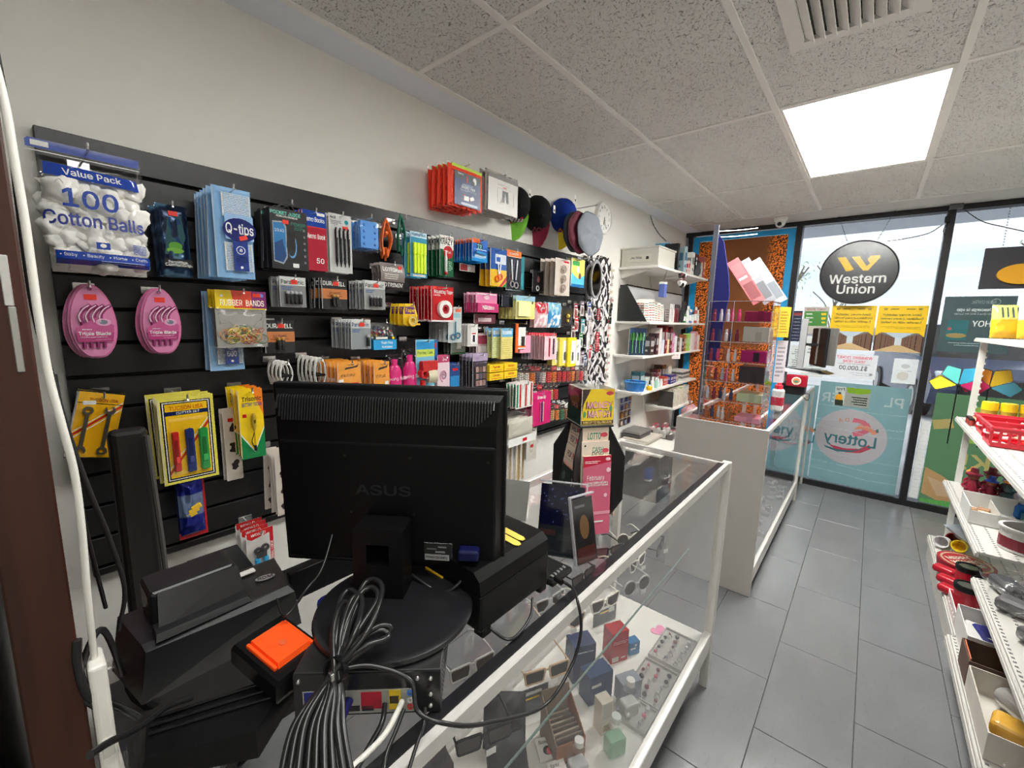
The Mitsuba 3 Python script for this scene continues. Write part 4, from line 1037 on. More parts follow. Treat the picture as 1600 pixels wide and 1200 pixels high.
stack('eyeliner_pack', [card_part(w, h, [('r', 0, 0, 1, 1, S(232, 196, 204)), ('r', 0, 0.9, 1, 1, S(210, 60, 70)), ('r', 0.7, 0.2, 0.85, 0.8, S(60, 50, 60))], S(232, 196, 204)), ('eyeliner', ply(lathey([(0, 0), (0.0035, 0.01), (0.004, h * .7), (0, h * .74)], 8), mat(S(200, 60, 80), 0.3)), 'all', TR([-w * .1, h * .1, 0.005]))], 'pale pink card with a red topped cosmetic pencil', 'eyeliner pack', 'pink cosmetic pencil cards', P, 10, 0.0195)
P = (-1.6, 2.051, 1.462, 0.112, 0.131)
stack('lilac_pencil_card', [card_part(P[3], P[4], [('r', 0, 0, 1, 1, S(190, 186, 200))] + [('r', 0.1 + 0.15 * i, 0.1, 0.16 + 0.15 * i, 0.9, S(120, 116, 150)) for i in range(6)], W_)], 'lilac striped card behind the pink pencil cards', 'card', 'lilac striped cards', P, 3, 0.028)
for i, (a, b) in enumerate(((864, 528), (875, 528), (888, 529), (899, 530))):
    X, y, zt, w, h = [(-1.585, 2.288, 1.459, 0.095, 0.182), (-1.57, 2.348, 1.458, 0.108, 0.189), (-1.555, 2.425, 1.458, 0.106, 0.197), (-1.57, 2.539, 1.442, 0.076, 0.183)][i]
    c = [S(214, 206, 110), S(226, 210, 90), S(236, 214, 40), S(226, 222, 214)][i]
    t = thing('tall_box', '%s of the four tall narrow boxes at the right of the slatwall' % ('leftmost', 'second', 'third and brightest yellow', 'rightmost, white')[i], 'box')
    part(t, 'carton', colored([(cbox(0, h / 2, -0.02, w, h, 0.04, 0.001), c), (bx(-w * .1, h * .1, 0, w * .42, h * .9, 0.0003), W_), (bx(0, h * .2, 0.0003, w * .2, h * .5, 0.0006), S(90, 90, 90))], GLOSS), tf=TR([X, y + w / 2, zt - h]) @ FACE_X)

# ---- wrench set, askew on its hook
P = (-1.62, *(-1.62, 0.106, 1.31, 0.066, 0.252)[1:])
w, h = 0.098, 0.185
CH = S(150, 146, 136)
ops = [('r', 0, 0, 1, 1, K_), ('r', 0.02, 0.012, 0.98, 0.988, S(226, 168, 24)), ('p', [(0.02, 0.30), (0.98, 0.80), (0.98, 0.84), (0.02, 0.34)], S(190, 40, 30)), ('p', [(0.02, 0.36), (0.98, 0.86), (0.98, 0.875), (0.02, 0.375)], W_), ('p', [(0.02, 0.26), (0.98, 0.76), (0.98, 0.775), (0.02, 0.275)], W_), ('r', 0.02, 0.82, 0.98, 0.83, K_), ('t', 0.56, 0.88, 0.045, 'TUCSON USA', S(150, 60, 20), True, 0.6)]

def wrench(L):
    jaw = Polygon([(x, y) for x, y in disc(0.0115, 0.0125, 18)]).difference(Polygon([(-0.0055, -0.003), (0.0055, -0.003), (0.0065, 0.02), (-0.0065, 0.02)]))
    a = move(prism(jaw, 0.006), rz=15, y=L / 2)
    b = move(tc.annulus(0.006, 0.011, 0.007, sections=18), y=-L / 2, z=0.003)
    return join(a, b, cbox(0, 0, 0.003, 0.0085, L - 0.018, 0.0045, 0.001))

wm = mat(CH, 0.3, 1.0)
ps = [card_part(w, h, ops, K_, t=0.001), ('wrench', ply(move(wrench(0.11), x=-0.022, y=h * .42, rz=180), wm, 40), 'all', TR([0, 0, 0.004])), ('wrench', ply(move(wrench(0.115), x=0.022, y=h * .43), wm, 40), 'all', TR([0, 0, 0.004])), clearp(w * .94, h * .78, 0.012, 0, 0.006), ('price_tag', ply(move(box(0, 0, 0, 0.026, 0.011, 0.0004), x=-0.022, y=h * .83, z=0.002, rz=10), WHITE))]
stack('wrench_set', ps, 'yellow card holding two steel wrenches', 'wrench set', 'yellow wrench cards', (-1.62, 0.107, 1.345, w, h), 5, 0.013, spin=-14, jy=0.004)

# ---- cutter set
P = (-1.55, 0.256, 1.324, 0.141, 0.265)
w, h = P[3] * .98, P[4]
ops = [('r', 0, 0, 1, 1, S(226, 214, 90)), ('r', 0.06, 0.03, 0.94, 0.95, S(24, 30, 50)), ('r', 0.085, 0.045, 0.915, 0.94, S(236, 232, 220)), ('r', 0.105, 0.055, 0.895, 0.93, S(24, 34, 60)), ('r', 0.125, 0.07, 0.875, 0.92, S(240, 190, 30)), ('p', [(0.125, 0.11), (0.875, 0.66), (0.875, 0.70), (0.125, 0.15)], S(196, 50, 30)), ('p', [(0.125, 0.17), (0.875, 0.72), (0.875, 0.735), (0.125, 0.185)], W_),
       ('t', 0.5, 0.87, 0.045, 'TUCSON USA', S(200, 90, 20), True, 0.6), ('r', 0.105, 0.79, 0.895, 0.835, S(24, 34, 80)), ('t', 0.52, 0.813, 0.026, 'CUTTER SET', W_, True, 0.44)]
kn = lambda L, W, c, tip: [(move(rbox(0, L / 2, 0.008, W, L, 0.012, 0.004), x=0), c), (cbox(0, L * .55, 0.0145, W * .42, L * .5, 0.003, 0.0006), tuple(0.5 * k for k in c)), (cbox(0, L * .3, 0.0155, W * .5, 0.02, 0.006, 0.001), tuple(min(1, 1.5 * k + 0.03) for k in c)), (move(tc.annulus(0.002, W * .4, 0.004, sections=12), y=L - 0.006, z=0.0132), c)]
ps = [card_part(w, h, ops, S(226, 214, 90), t=0.0015)]
for i, (L, W, c) in enumerate(((0.122, 0.017, S(190, 44, 40)), (0.134, 0.022, S(34, 50, 110)), (0.13, 0.024, S(40, 150, 70)))):
    ps.append(('cutter_knife', colored(kn(L, W, c, 0), GLOSS), 'front', TR([(i - 1) * w * .25, h * (0.15 if i == 0 else 0.12), 0.001])))
ps.append(clearp(w * .72, h * .66, 0.022, 0, h * .1))
stack('cutter_set', ps, 'yellow card of red, blue and green cutter knives', 'cutter set', 'yellow cutter knife cards', (P[0], P[1], P[2], w, h), 4, 0.03, jy=0.008, seed=3)

# ---- yellow and green tool card
P = (-1.55, 0.461, 1.325, 0.074, 0.235)
w, h = P[3], P[4]
ops = [('r', 0, 0, 1, 1, S(244, 208, 30)), ('p', [(0, 1), (1, 1), (1, 0.6), (0.55, 1)], S(240, 130, 40)), ('p', [(0, 0), (1, 0), (1, 0.42), (0.56, 0.08), (0, 0.36)], S(20, 130, 70)), ('p', [(0.56, 0.08), (1, 0.42), (1, 0.45), (0.56, 0.11), (0, 0.39), (0, 0.36)], W_), ('t', 0.55, 0.86, 0.06, 'Trisonic', S(60, 30, 30), True, 0.8), ('t', 0.55, 0.78, 0.05, 'BATTERY TESTER', NAVY, True, 0.8), ('r', 0.15, 0.6, 0.3, 0.65, RED)]
ps = [card_part(w, h, ops, YEL), ('tester', ply(join(lathey([(0, 0.1), (0.004, 0.102), (0.007, 0.12), (0.0075, 0.145), (0.004, 0.16), (0, 0.16)], 10), cyl((0, 0.035, 0), (0, 0.1, 0), 0.0016, 6)), mat(S(190, 160, 40), 0.3), 40), 'front', TR([0.004, -0.005, 0.009])), ('lead', ply(join(tube([(0.004, 0.09, 0.008), (-0.006, 0.06, 0.01), (0.003, 0.03, 0.009)], 0.0014, 6), rbox(0.004, 0.035, 0.008, 0.008, 0.02, 0.006, 0.002)), BLACK, 40), 'front'), clearp(w * .5, h * .72, 0.016, 0.003, 0.01)]
stack('tester_pack', ps, 'yellow, green and orange card of a small tester', 'tester pack', 'yellow and green tester cards', P, 5, 0.026)

# ---- dark sticker sheets
dk = S(44, 36, 38)

def motif(x, y, s, seed):
    r = random.Random(seed)
    return [('e', x + r.uniform(-.12, .12), y + r.uniform(-.05, .05), s * r.uniform(.25, .6), s * r.uniform(.25, .6), dk) for _ in range(5)] + [('p', [(x - .2, y - .04), (x, y + .07), (x + .22, y - .02), (x, y - .06)], dk)]

P = (-1.63, 0.436, 1.252, 0.05, 0.251)
w, h = P[3], P[4]
stack('sticker_sheet', [card_part(w, h, [('r', 0, 0, 1, 1, S(206, 196, 184)), ('r', 0.3, 0.82, 0.7, 0.87, RED)] + sum([motif(0.55, 0.2 + 0.27 * i, 0.016, i) for i in range(3)], []), W_)], 'pale sheet of dark stickers between the cutter knives and the yellow tester', 'sticker sheet', 'pale sticker sheets', P, 2, 0.02, hooked=False)
P = (-1.545, 0.558, 1.09, 0.019, 0.232)
w, h = 0.045, P[4]
lab = [('r', 0, 0, 1, 1, S(208, 196, 186))] + sum([motif(0.55, 0.16 + 0.25 * i, 0.013, i + 4) for i in range(3)], [])
stack('brooch_card', [card_part(w, h, lab, W_), clearp(w * .95, h * .86, 0.008, 0, 0.004)], 'beige card of dark ornaments at the left edge of the monitor', 'ornament card', 'beige ornament cards', (P[0], P[1], P[2], w, h), 5, 0.022)

# ---- blue bag with yellow ear plugs on a red card
P = (-1.61, 0.285, 1.065, 0.085, 0.214)
w, h = P[3] * .9, P[4]
m = pillow(w * .86, h * .86, 0.03, 0.012, 3, 14)
yy = m.vertices[:, 1] / h
c = np.where(((yy > 0.62) | (yy < 0.3))[:, None], np.array(S(30, 40, 140)), np.array(S(120, 140, 180)))
pads = colored([(move(cbox(0, 0, 0, 0.028, 0.016, 0.008, 0.002), x=(i - 1) * 0.007, y=h * (.40 + 0.05 * i), z=0.017, rz=20), S(236, 190, 50)) for i in range(3)], GLOSS)
stack('lock_bag', [('card', colored(art(w, h, [('r', 0, 0, 1, 1, S(24, 30, 70)), ('r', 0.86, 0, 1, 1, S(186, 30, 40)), ('r', 0, 0, 1, 0.1, S(186, 30, 40))], 0.001, NAVY, hole_outline(w, h)), GLOSS)), ('pouch', ply(m, FOIL, True, color=c), 'all', TR([-w * .04, h * .08, 0.012])), ('foam_piece', pads, 'all', TR([0, 0, 0.008]))], 'blue foil pouch with yellow pieces on a red edged card under the cutter knives', 'pouch', None, P, 1)

# ---- plier cards on the white wall under the slatwall
P = (-1.56, 0.457, 0.824, 0.087, 0.209)
w, h = P[3], 0.19
ops = [('r', 0, 0, 1, 1, S(208, 204, 200)), ('r', 0.86, 0, 1, 1, S(190, 30, 44)), ('p', [(0, 1), (0.86, 1), (0.86, 0.9), (0.2, 0.84), (0, 0.9)], S(200, 40, 40)), ('t', 0.45, 0.93, 0.05, 'WORLD', W_, True, 0.6)]
ops += [('t', 0.93, 0.45, 0.045, 'UNIVERSAL LOCK', W_, True, 1.6, 90)]
pl = [(join(move(tc.annulus(0.006, 0.013, 0.008, sections=16), x=-0.01, y=h * .62, z=0.01), move(tc.annulus(0.006, 0.013, 0.008, sections=16), x=0.012, y=h * .66, z=0.012), box(0, h * .54, 0.01, 0.03, 0.02, 0.01)), S(60, 60, 64)), (rbox(-0.014, h * .26, 0.01, 0.018, h * .46, 0.014, 0.005), S(40, 150, 200)), (rbox(0.012, h * .26, 0.01, 0.018, h * .46, 0.014, 0.005), S(40, 150, 200))]
stack('hand_tool_pack', [card_part(w, h, ops, W_), ('hand_tool', colored(pl, GLOSS), 'front'), clearp(w * .75, h * .72, 0.02, -w * .06, 0.006)], 'red and grey card of a blue handled hand tool behind the black scanner', 'hand tool pack', 'red and grey hand tool cards', (P[0], P[1], P[2], w, h), 4, 0.034)

# ---- hung on the white wall above: safety vests and apparel packs
P = (-1.57, 1.365, 2.28, 0.222, 0.202)
w, h = P[3], P[4]
VO = S(244, 70, 40)

def wall_stack(*a, **k):
    stack(*a, x0=WALLX, **k)

ops = [('r', 0.1, 0.05, 0.95, 0.9, S(24, 46, 104)), ('r', 0.1, 0.72, 0.95, 0.9, S(40, 44, 56)), ('e', 0.75, 0.76, 0.012, 0.016, W_), ('e', 0.7, 0.70, 0.010, 0.010, K_), ('t', 0.3, 0.85, 0.035, 'Boomers', W_, True, 0.25), ('t', 0.52, 0.60, 0.045, 'PROTECTIVE', S(200, 220, 240), True, 0.66), ('t', 0.54, 0.53, 0.07, 'Safety Vest', W_, True, 0.66), ('t', 0.54, 0.46, 0.05, 'One Size Fits Most', S(200, 210, 230), False, 0.6), ('r', 0.4, 0.2, 0.56, 0.32, W_), ('p', [(0.58, 0.3), (0.7, 0.36), (0.74, 0.28), (0.62, 0.22)], W_), ('r', 0.3, 0.08, 0.85, 0.14, S(190, 200, 220))]
vm = pillow(w, h * .9, 0.022, 0.006, 3, 12)
ps = [('vest', ply(vm, mat(VO, 0.55), True)), ('label', colored([(move(a, z=0.0125), b) for a, b in art(w * .9, h * .86, ops, 0.0)[1:]], PRINT)), ('bag', ply(pillow(w * 1.06, h, 0.020, 0.006, 6, 12), CLEAR, True)), ('trim', ply(bx(-w * .4, h * .86, 0, w * .48, h * .93, 0.004), mat(S(190, 220, 60), 0.5)))]
wall_stack('safety_vest_pack', ps, 'bagged orange safety vest with a blue label above the slatwall', 'safety vest', 'bagged orange safety vests', (-1.56, P[1], P[2] + 0.01, w, h), 5, 0.034, jy=0.004)
P = (-1.58, 1.625, 2.319, 0.253, 0.198)
w, h = P[3], P[4]
ops = [('r', 0, 0, 1, 1, S(206, 202, 196)), ('r', 0, 0.88, 1, 1, S(110, 106, 102)), ('t', 0.5, 0.76, 0.06, 'Dress Pants', S(90, 86, 84), False, 0.7), ('r', 0.48, 0.69, 0.6, 0.72, RED), ('p', [(0.45, 0.3), (0.53, 0.3), (0.56, 0.6), (0.6, 0.3), (0.68, 0.3), (0.66, 0.62), (0.46, 0.62)], S(50, 46, 48)), ('r', 0.3, 0.66, 0.85, 0.67, S(150, 146, 140)), ('r', 0.3, 0.24, 0.31, 0.67, S(150, 146, 140)), ('r', 0.84, 0.24, 0.85, 0.67, S(150, 146, 140))]
ps = [('packet', ply(pillow(w, h, 0.024, 0.005, 8, 12), mat(S(176, 170, 164), 0.5), True)), ('label', colored([(move(a, z=0.0135), b) for a, b in art(w * .92, h * .92, ops, 0.0)[1:]], PRINT)), ('bag', ply(pillow(w * 1.05, h, 0.020, 0.006, 7, 12), CLEAR, True))]
wall_stack('clothing_pack', ps, 'bagged grey clothing pack with a small trouser picture', 'clothing pack', 'bagged clothing packs', (-1.575, P[1], P[2], w, h), 4, 0.035, jy=0.004)

# ---- caps hanging with their peaks down
def cap(y, z, x, crown, brim, desc, mark, yaw=0, s=1.0):
    t = thing('baseball_cap', desc, 'cap')
    tf = TR([x, y, z]).rotate([0, 0, 1], yaw) @ FACE_X @ T().rotate([1, 0, 0], 18).scale([s, s, s])
    th, ph = np.meshgrid(np.linspace(0, 2 * PI, 25), np.linspace(0, PI / 2, 9))
    rx, ry, rz = 0.082, 0.095, 0.12
    seam = 1 - 0.018 * np.exp(-((np.mod(th, PI / 3) - PI / 6) ** 2) / 0.004)
    v = np.stack([rx * np.cos(ph) * np.cos(th) * seam, ry * np.cos(ph) * np.sin(th) * seam, rz * np.sin(ph) ** 0.9], -1).reshape(-1, 3)
    f = []
    for i in range(8):
        for j in range(24):
            a = i * 25 + j
            f += [[a, a + 1, a + 26], [a, a + 26, a + 25]]
    part(t, 'crown', trimesh.Trimesh(v, f, process=False), mat(crown, 0.85, spec=0.2), True, tf=tf)
    part(t, 'button', move(ico(1, 0.007), z=rz), mat(crown, 0.8), tf=tf)
    bt, bu = np.meshgrid(np.linspace(PI * 1.08, PI * 1.92, 13), np.linspace(0, 1, 5))
    bv = np.stack([rx * (1 + 0.16 * bu) * np.cos(bt), ry * np.sin(bt) - bu * 0.098 * np.sin((bt - PI) * 1.0) ** 0.7, 0.022 * np.cos((bt - 1.5 * PI) * 1.6) * bu], -1).reshape(-1, 3)
    bf = []
    for i in range(4):
        for j in range(12):
            a = i * 13 + j
            bf += [[a, a + 1, a + 14], [a, a + 14, a + 13]]
    b2 = bv - np.array([0, 0, 0.004])
    part(t, 'peak', trimesh.Trimesh(np.vstack([bv, b2]), np.vstack([bf, np.array(bf)[:, ::-1] + len(bv)]), process=False), mat(brim, 0.8), True, tf=tf, label='peak of another colour')
    for p_, m_, q_ in mark(rx, ry, rz):
        part(t, p_, m_, q_, tf=tf)
    hook(y, z + 0.088 * s, 0.06, 'chrome wall hook carrying the ' + desc, WALLX)

def front_mark(m, scale=1.0):   # lays a flat mark on the crown's front panel (towards the peak)
    m = move(m, s=scale)
    m.apply_transform(rotm(math.radians(52), [1, 0, 0]))
    m.apply_translation((0, -0.074, 0.076))
    return m

TAG = colored([(bx(-0.014, 0, 0, 0.014, 0.044, 0.001), S(236, 234, 228)), (bx(-0.009, 0.008, 0.001, 0.009, 0.02, 0.0014), S(60, 60, 64))], PRINT)
tagpart = lambda x=0.04, y=0.05, z=0.085: [('price_tag', {**TAG}, None)]
cap(*(-1.66, 2.011, 2.241)[1:], -1.70, S(22, 22, 24), S(110, 180, 50), 'black baseball cap with a bright green peak', lambda rx, ry, rz: [('emblem', front_mark(join([cbox((i - 1.5) * 0.018, (j - 0.5) * 0.018, 0, 0.012, 0.012, 0.004, 0.001) for i in range(4) for j in range(2)])), mat(S(206, 190, 190), 0.7)), ('emblem', front_mark(join([cbox(-0.027, -0.027, 0, 0.012, 0.01, 0.004, 0.001), cbox(0.02, 0.026, 0, 0.012, 0.01, 0.004, 0.001)])), mat(RED, 0.7))], -34, 1.05)
cap(*(-1.66, 2.219, 2.232)[1:], -1.70, S(18, 18, 20), S(140, 30, 62), 'black baseball cap with a dark red peak', lambda rx, ry, rz: [('emblem', front_mark(text('NY', 0.032, 0.004, True)), mat(S(120, 40, 60), 0.7))], -36, 1.12)
cap(*(-1.66, 2.506, 2.276)[1:], -1.70, S(24, 52, 140), S(244, 216, 40), 'blue baseball cap with a yellow peak', lambda rx, ry, rz: [('emblem', front_mark(text('NY', 0.036, 0.004, True)), mat(S(226, 130, 40), 0.7))], -38, 1.15)
for px_, nm in (((-1.6, 2.023, 2.291), 'white price tag on the black and green cap'), ((-1.58, 2.242, 2.245), 'white price tag on the black and dark red cap'), ((-1.58, 2.475, 2.355), 'white price tag on the blue cap')):
    single('price_tag', nm, 'price tag', TAG, tf=TR([px_[0], px_[1], px_[2] - 0.022]).rotate([0, 0, 1], 10) @ FACE_X @ T().rotate([0, 0, 1], rnd.uniform(-8, 8)))

# ---- round soft hats hung flat one before another
def sunhat(pos, c, desc, k):
    X, y, zt, w, h = pos
    tf = TR([X, y + w / 2, zt - h]) @ FACE_X
    t = thing('folded_sun_hat', desc, 'hat')
    n = 40
    a = np.arange(n) * 2 * PI / n
    rr = 1 + 0.03 * np.sin(a * 7 + k)
    pts, fs = [(0, h / 2, 0.02)], []
    for j, f in enumerate((0.35, 0.7, 0.93, 1.0)):
        zz = (0.026, 0.016, 0.014, 0.0)[j]
        pts += [(w / 2 * f * rr[i] * math.cos(a[i]), h / 2 + h / 2 * f * rr[i] * math.sin(a[i]), zz + 0.004 * math.sin(a[i] * 5 + j + k)) for i in range(n)]
    for i in range(n):
        fs.append([0, 1 + i, 1 + (i + 1) % n])
        for j in range(3):
            b0, b1 = 1 + j * n, 1 + (j + 1) * n
            fs += [[b0 + i, b1 + i, b1 + (i + 1) % n], [b0 + i, b1 + (i + 1) % n, b0 + (i + 1) % n]]
    part(t, 'cloth', trimesh.Trimesh(np.array(pts), fs, process=False), mat(c, 0.8), True, tf=tf)
    part(t, 'rim', tube([(w / 2 * rr[i % n] * math.cos(a[i % n]), h / 2 + h / 2 * rr[i % n] * math.sin(a[i % n]), 0.0) for i in range(0, n + 1, 2)], 0.004, 6, 2), mat(tuple(0.5 * q for q in c), 0.7), tf=tf, smooth=50)

sunhat((-1.48, 2.359, 2.265, 0.306, 0.266), S(128, 134, 142), 'grey round folded hat hanging in front of the dark red one', 0)
sunhat((-1.515, 2.305, 2.259, 0.282, 0.254), S(96, 28, 48), 'dark red round folded hat between the two grey ones', 1)
sunhat((-1.55, 2.309, 2.258, 0.253, 0.244), S(66, 72, 82), 'dark grey round folded hat behind the dark red one', 2)
hook((-1.5, 2.554, 2.316)[1], (-1.5, 2.554, 2.316)[2], 0.27, 'chrome wall hook carrying the three round folded hats', WALLX)

# ---- wall clock
cy_, cz_ = (-1.735, 3.12, 2.375)[1:]
t = thing('wall_clock', 'round white wall clock with black numbers between the hats and the shelves', 'clock')
R_ = 0.125
tf = TR([WALLX, cy_, cz_]) @ FACE_X
part(t, 'case', lathe([(0, 0), (R_, 0), (R_, 0.022), (R_ * .97, 0.03), (R_ * .87, 0.032), (R_ * .84, 0.016), (0, 0.016)], 40), WHITE, 40, tf=tf)
part(t, 'face', colored([(move(tc.cylinder(R_ * .84, 0.001, sections=36), z=0.0172), S(240, 240, 236))] + [(move(text(str(k), 0.017, 0.0006, True), x=R_ * .66 * math.sin(k * PI / 6), y=R_ * .66 * math.cos(k * PI / 6), z=0.0176), K_) for k in range(1, 13)], PRINT), tf=tf)
part(t, 'hour_hand', move(cbox(0, 0.022, 0.021, 0.006, 0.06, 0.001, 0.0004), rz=172), BLACK, tf=tf)
part(t, 'minute_hand', move(cbox(0, 0.034, 0.023, 0.004, 0.085, 0.001, 0.0004), rz=196), BLACK, tf=tf)

# ---- the ornate black and white panel that ends the slatwall, with mirrors and strings of ornaments

def damask_fn(p, n, uv):
    yy, zz = p.y * 13, p.z * 10
    a = dr.sin(yy * 3 + 1.6 * dr.sin(zz * 2.3)) * dr.cos(zz * 3 + 1.4 * dr.sin(yy * 2.0))
    b = fbm(p.y * 34, p.z * 34, 1.0)
    k = smoothstep(0.02, 0.12, dr.abs(a) - 0.42 + (b - 0.5) * 1.0)
    return mix(S(222, 218, 216), S(20, 18, 22), 1 - k)

pmat('damask', damask_fn, 0.4)
DY0, DY1 = 2.86, 3.215
t = thing('ornate_panel', 'black and white ornate patterned panel at the right end of the slatwall', 'panel')
part(t, 'board', bx(SLATX + 0.002, DY0, 0.96, SLATX + 0.014, DY1, 2.075), 'damask')
sc = [tube([(0, a, b) for a, b in ((0.0, 0.0), (0.04, 0.05), (0.0, 0.1), (-0.03, 0.06), (0.0, 0.04))], 0.005, 6, 5), tube([(0, 0.02, 0.0), (0.0, 0.06, 0.04), (0.0, 0.07, -0.03)], 0.004, 6, 4)]
scd = ply(join(sc), mat(S(216, 212, 212), 0.35), 50)
for i in range(9):
    for j in (-1, 1):
        part(t, 'scroll', scd, tf=TR([SLATX + 0.02, (DY0 + DY1) / 2 + j * 0.05, 1.0 + i * 0.115]).scale([1, j, 1]))

def hand_mirror(pos, desc, c):
    X, y, zt, w, h = pos
    t = thing('hand_mirror', desc, 'mirror')
    tf = TR([X, y + w / 2, zt - h]) @ FACE_X
    rx, ry = w / 2, w * 0.85
    part(t, 'frame', join(prism(Polygon(disc(rx, ry, 28)).difference(Polygon(disc(rx * .82, ry * .86, 28))), 0.012), prism(disc(rx * .84, ry * .88, 28), 0.004)), c, tf=tf @ TR([0, ry, 0]))
    part(t, 'glass', prism(disc(rx * .8, ry * .84, 28), 0.006), mat(S(70, 66, 66), 0.06, 1.0), tf=tf @ TR([0, ry, 0]))
    part(t, 'handle', rbox(0, ry * 2 + (h - 2 * ry) / 2 - 0.004, 0.006, w * .24, h - 2 * ry + 0.01, 0.012, 0.005), c, tf=tf)

SIL = mat(S(186, 184, 184), 0.25, 0.6)
hand_mirror((-1.55, 2.657, 2, 0.157, 0.27), 'oval hand mirror with a silver frame, front one of two', SIL)
hand_mirror((-1.6, 2.665, 1.995, 0.144, 0.266), 'oval hand mirror with a silver frame, half behind the other', SIL)
hook((-1.56, 2.744, 2.019)[1], (-1.56, 2.745, 2.015)[2], 0.19, 'chrome wall hook carrying the two oval hand mirrors')
r = random.Random(12)
k = 0
pal = [S(150, 60, 80), S(110, 90, 110), S(60, 80, 130), S(190, 40, 50), S(70, 150, 160), S(200, 190, 190), S(90, 60, 70), S(40, 110, 60), S(230, 228, 224), S(120, 130, 180)]
small = {}
for i, c in enumerate(pal):
    small[i] = [card_part(0.05, 0.105, [('r', 0, 0, 1, 1, S(206, 200, 200)), ('r', 0, 0.68, 1, 1, c), ('r', 0.2, 0.1, 0.45, 0.62, c), ('e', 0.65, 0.35, 0.01, 0.026, tuple(0.6 * q for q in c)), ('r', 0.2, 0.8, 0.8, 0.88, W_)], W_), clearp(0.045, 0.066, 0.01, 0, 0.004)]
names = ['dark pink', 'mauve', 'dark blue', 'bright red', 'teal', 'light grey', 'brown', 'green', 'white', 'lilac blue']
for q in ((-1.6, 2.549, 1.691), (-1.6, 2.614, 1.711), (-1.6, 2.693, 1.706), (-1.6, 2.565, 1.604), (-1.6, 2.634, 1.587), (-1.6, 2.714, 1.579), (-1.6, 2.529, 1.542), (-1.6, 2.617, 1.488), (-1.6, 2.698, 1.469), (-1.6, 2.744, 1.644), (-1.6, 2.541, 1.4), (-1.6, 2.629, 1.361), (-1.6, 2.703, 1.32), (-1.6, 2.751, 1.393)):
    i = k % 10
    stack('hair_accessory_card', small[i], '%s topped narrow card, %s of the cluster left of the ornate panel' % (names[i], ('upper one' if k < 7 else 'lower one')), 'accessory card', None, (q[0] + 0.012 * (k % 3), q[1], q[2], 0.05, 0.105), 1, what='%s topped narrow card in the cluster, %s' % (names[i], 'high' if k < 7 else 'low'))
    k += 1
bead = ico(1, 0.008)
for (q, n_, c, d) in (((-1.66, 3.012, 1.662), 5, S(170, 30, 40),'small red beaded ornament hanging high on the ornate panel'), ((-1.66, 3.012, 1.482), 9, S(200, 30, 40),'long red beaded ornament hanging on the ornate panel')):
    t = thing('beaded_ornament', d, 'ornament')
    part(t, 'cord', tube([(SLATX + 0.03, q[1], q[2] + 0.05), (q[0], q[1], q[2] + 0.03), (q[0], q[1], q[2] - n_ * 0.017)], 0.0015, 5, 4), WHITE)
    bdict = ply(bead, mat(c, 0.2, coat=0.5), True)
    for i in range(n_):
        for j in (-1, 1):
            part(t, 'bead', bdict, tf=TR([q[0] + 0.003 * j, q[1] + j * 0.011, q[2] - 0.018 * i]))

# ---- earring cards pinned all over the white wall beside the shelves
ec = []
for i, c in enumerate((S(236, 234, 230), S(214, 206, 198), S(30, 28, 30))):
    ec.append((colored(art(0.036, 0.055, [('r', 0, 0, 1, 1, c)], 0.0006, c, hole_outline(0.036, 0.055, 0.007, 0.006, 0.0025, 0.002)), PRINT)))
er = [colored([(move(torus(0.007, 0.0014, major_sections=12, minor_sections=5), x=j * 0.008, y=0.02, z=0.002), c) for j in (-1, 1)] + [(move(ico(1, 0.0028), x=j * 0.008, y=0.031, z=0.002), c2) for j in (-1, 1)], GLOSS) for c, c2 in ((S(150, 140, 130), K_), (S(60, 56, 60), S(190, 190, 190)), (S(190, 60, 60), S(200, 190, 170)), (S(200, 180, 120), S(120, 110, 100)))]
r = random.Random(5)
for i in range(20):
    for j in range(3):
        yy, zz = 3.245 + j * 0.046 + r.uniform(-.006, .006), 2.03 - i * 0.060 + r.uniform(-.006, .006)
        if i > 15 and r.random() < (i - 15) * 0.22:
            continue
        t = thing('earring_card', 'earring card on the white wall by the ornate panel, %s column, %s from top' % (('left', 'middle', 'right')[j], nth(i)), 'earring card', 'earring cards on the white wall right of the ornate panel')
        tf = TR([WALLX + 0.004 + r.uniform(0, 0.012), yy, zz - 0.055]) @ FACE_X @ T().rotate([0, 0, 1], r.uniform(-6, 6))
        part(t, 'card', ec[r.choice((0, 0, 1, 2))], tf=tf)
        part(t, 'earring', er[r.randrange(4)], tf=tf)

# ---- low on the slatwall: rows of small trinket bags behind the lottery stand
tr = []
for i in range(8):
    c = [S(190, 170, 120), S(180, 60, 60), S(200, 196, 190), S(220, 130, 60), S(60, 120, 90), S(150, 110, 80), S(210, 60, 70), S(90, 80, 90)][i]
    tk = join([move(ico(1, 0.0075), x=(q % 2 - 0.5) * 0.02, y=0.016 + 0.014 * (q // 2), z=0.004) for q in range(10)])
    tr.append([('header_card', colored(art(0.044, 0.026, [('r', 0, 0, 1, 1, [K_, S(230, 226, 220), K_, S(190, 40, 50)][i % 4]), ('r', 0.2, 0.3, 0.8, 0.5, S(190, 180, 170))], 0.0008), PRINT), None, TR([0, 0.09, 0])), ('trinket', ply(tk, mat(c, 0.3), True)), ('bag', ply(pillow(0.046, 0.098, 0.014, 0.006, i, 8), CLEAR, True))])
r = random.Random(21)
rows = [((-1.6, 1.936, 1.29), (-1.6, 2.747, 1.242)), ((-1.6, 1.953, 1.173), (-1.6, 2.377, 1.145)), ((-1.6, 2.099, 1.025), (-1.6, 2.637, 0.976))]
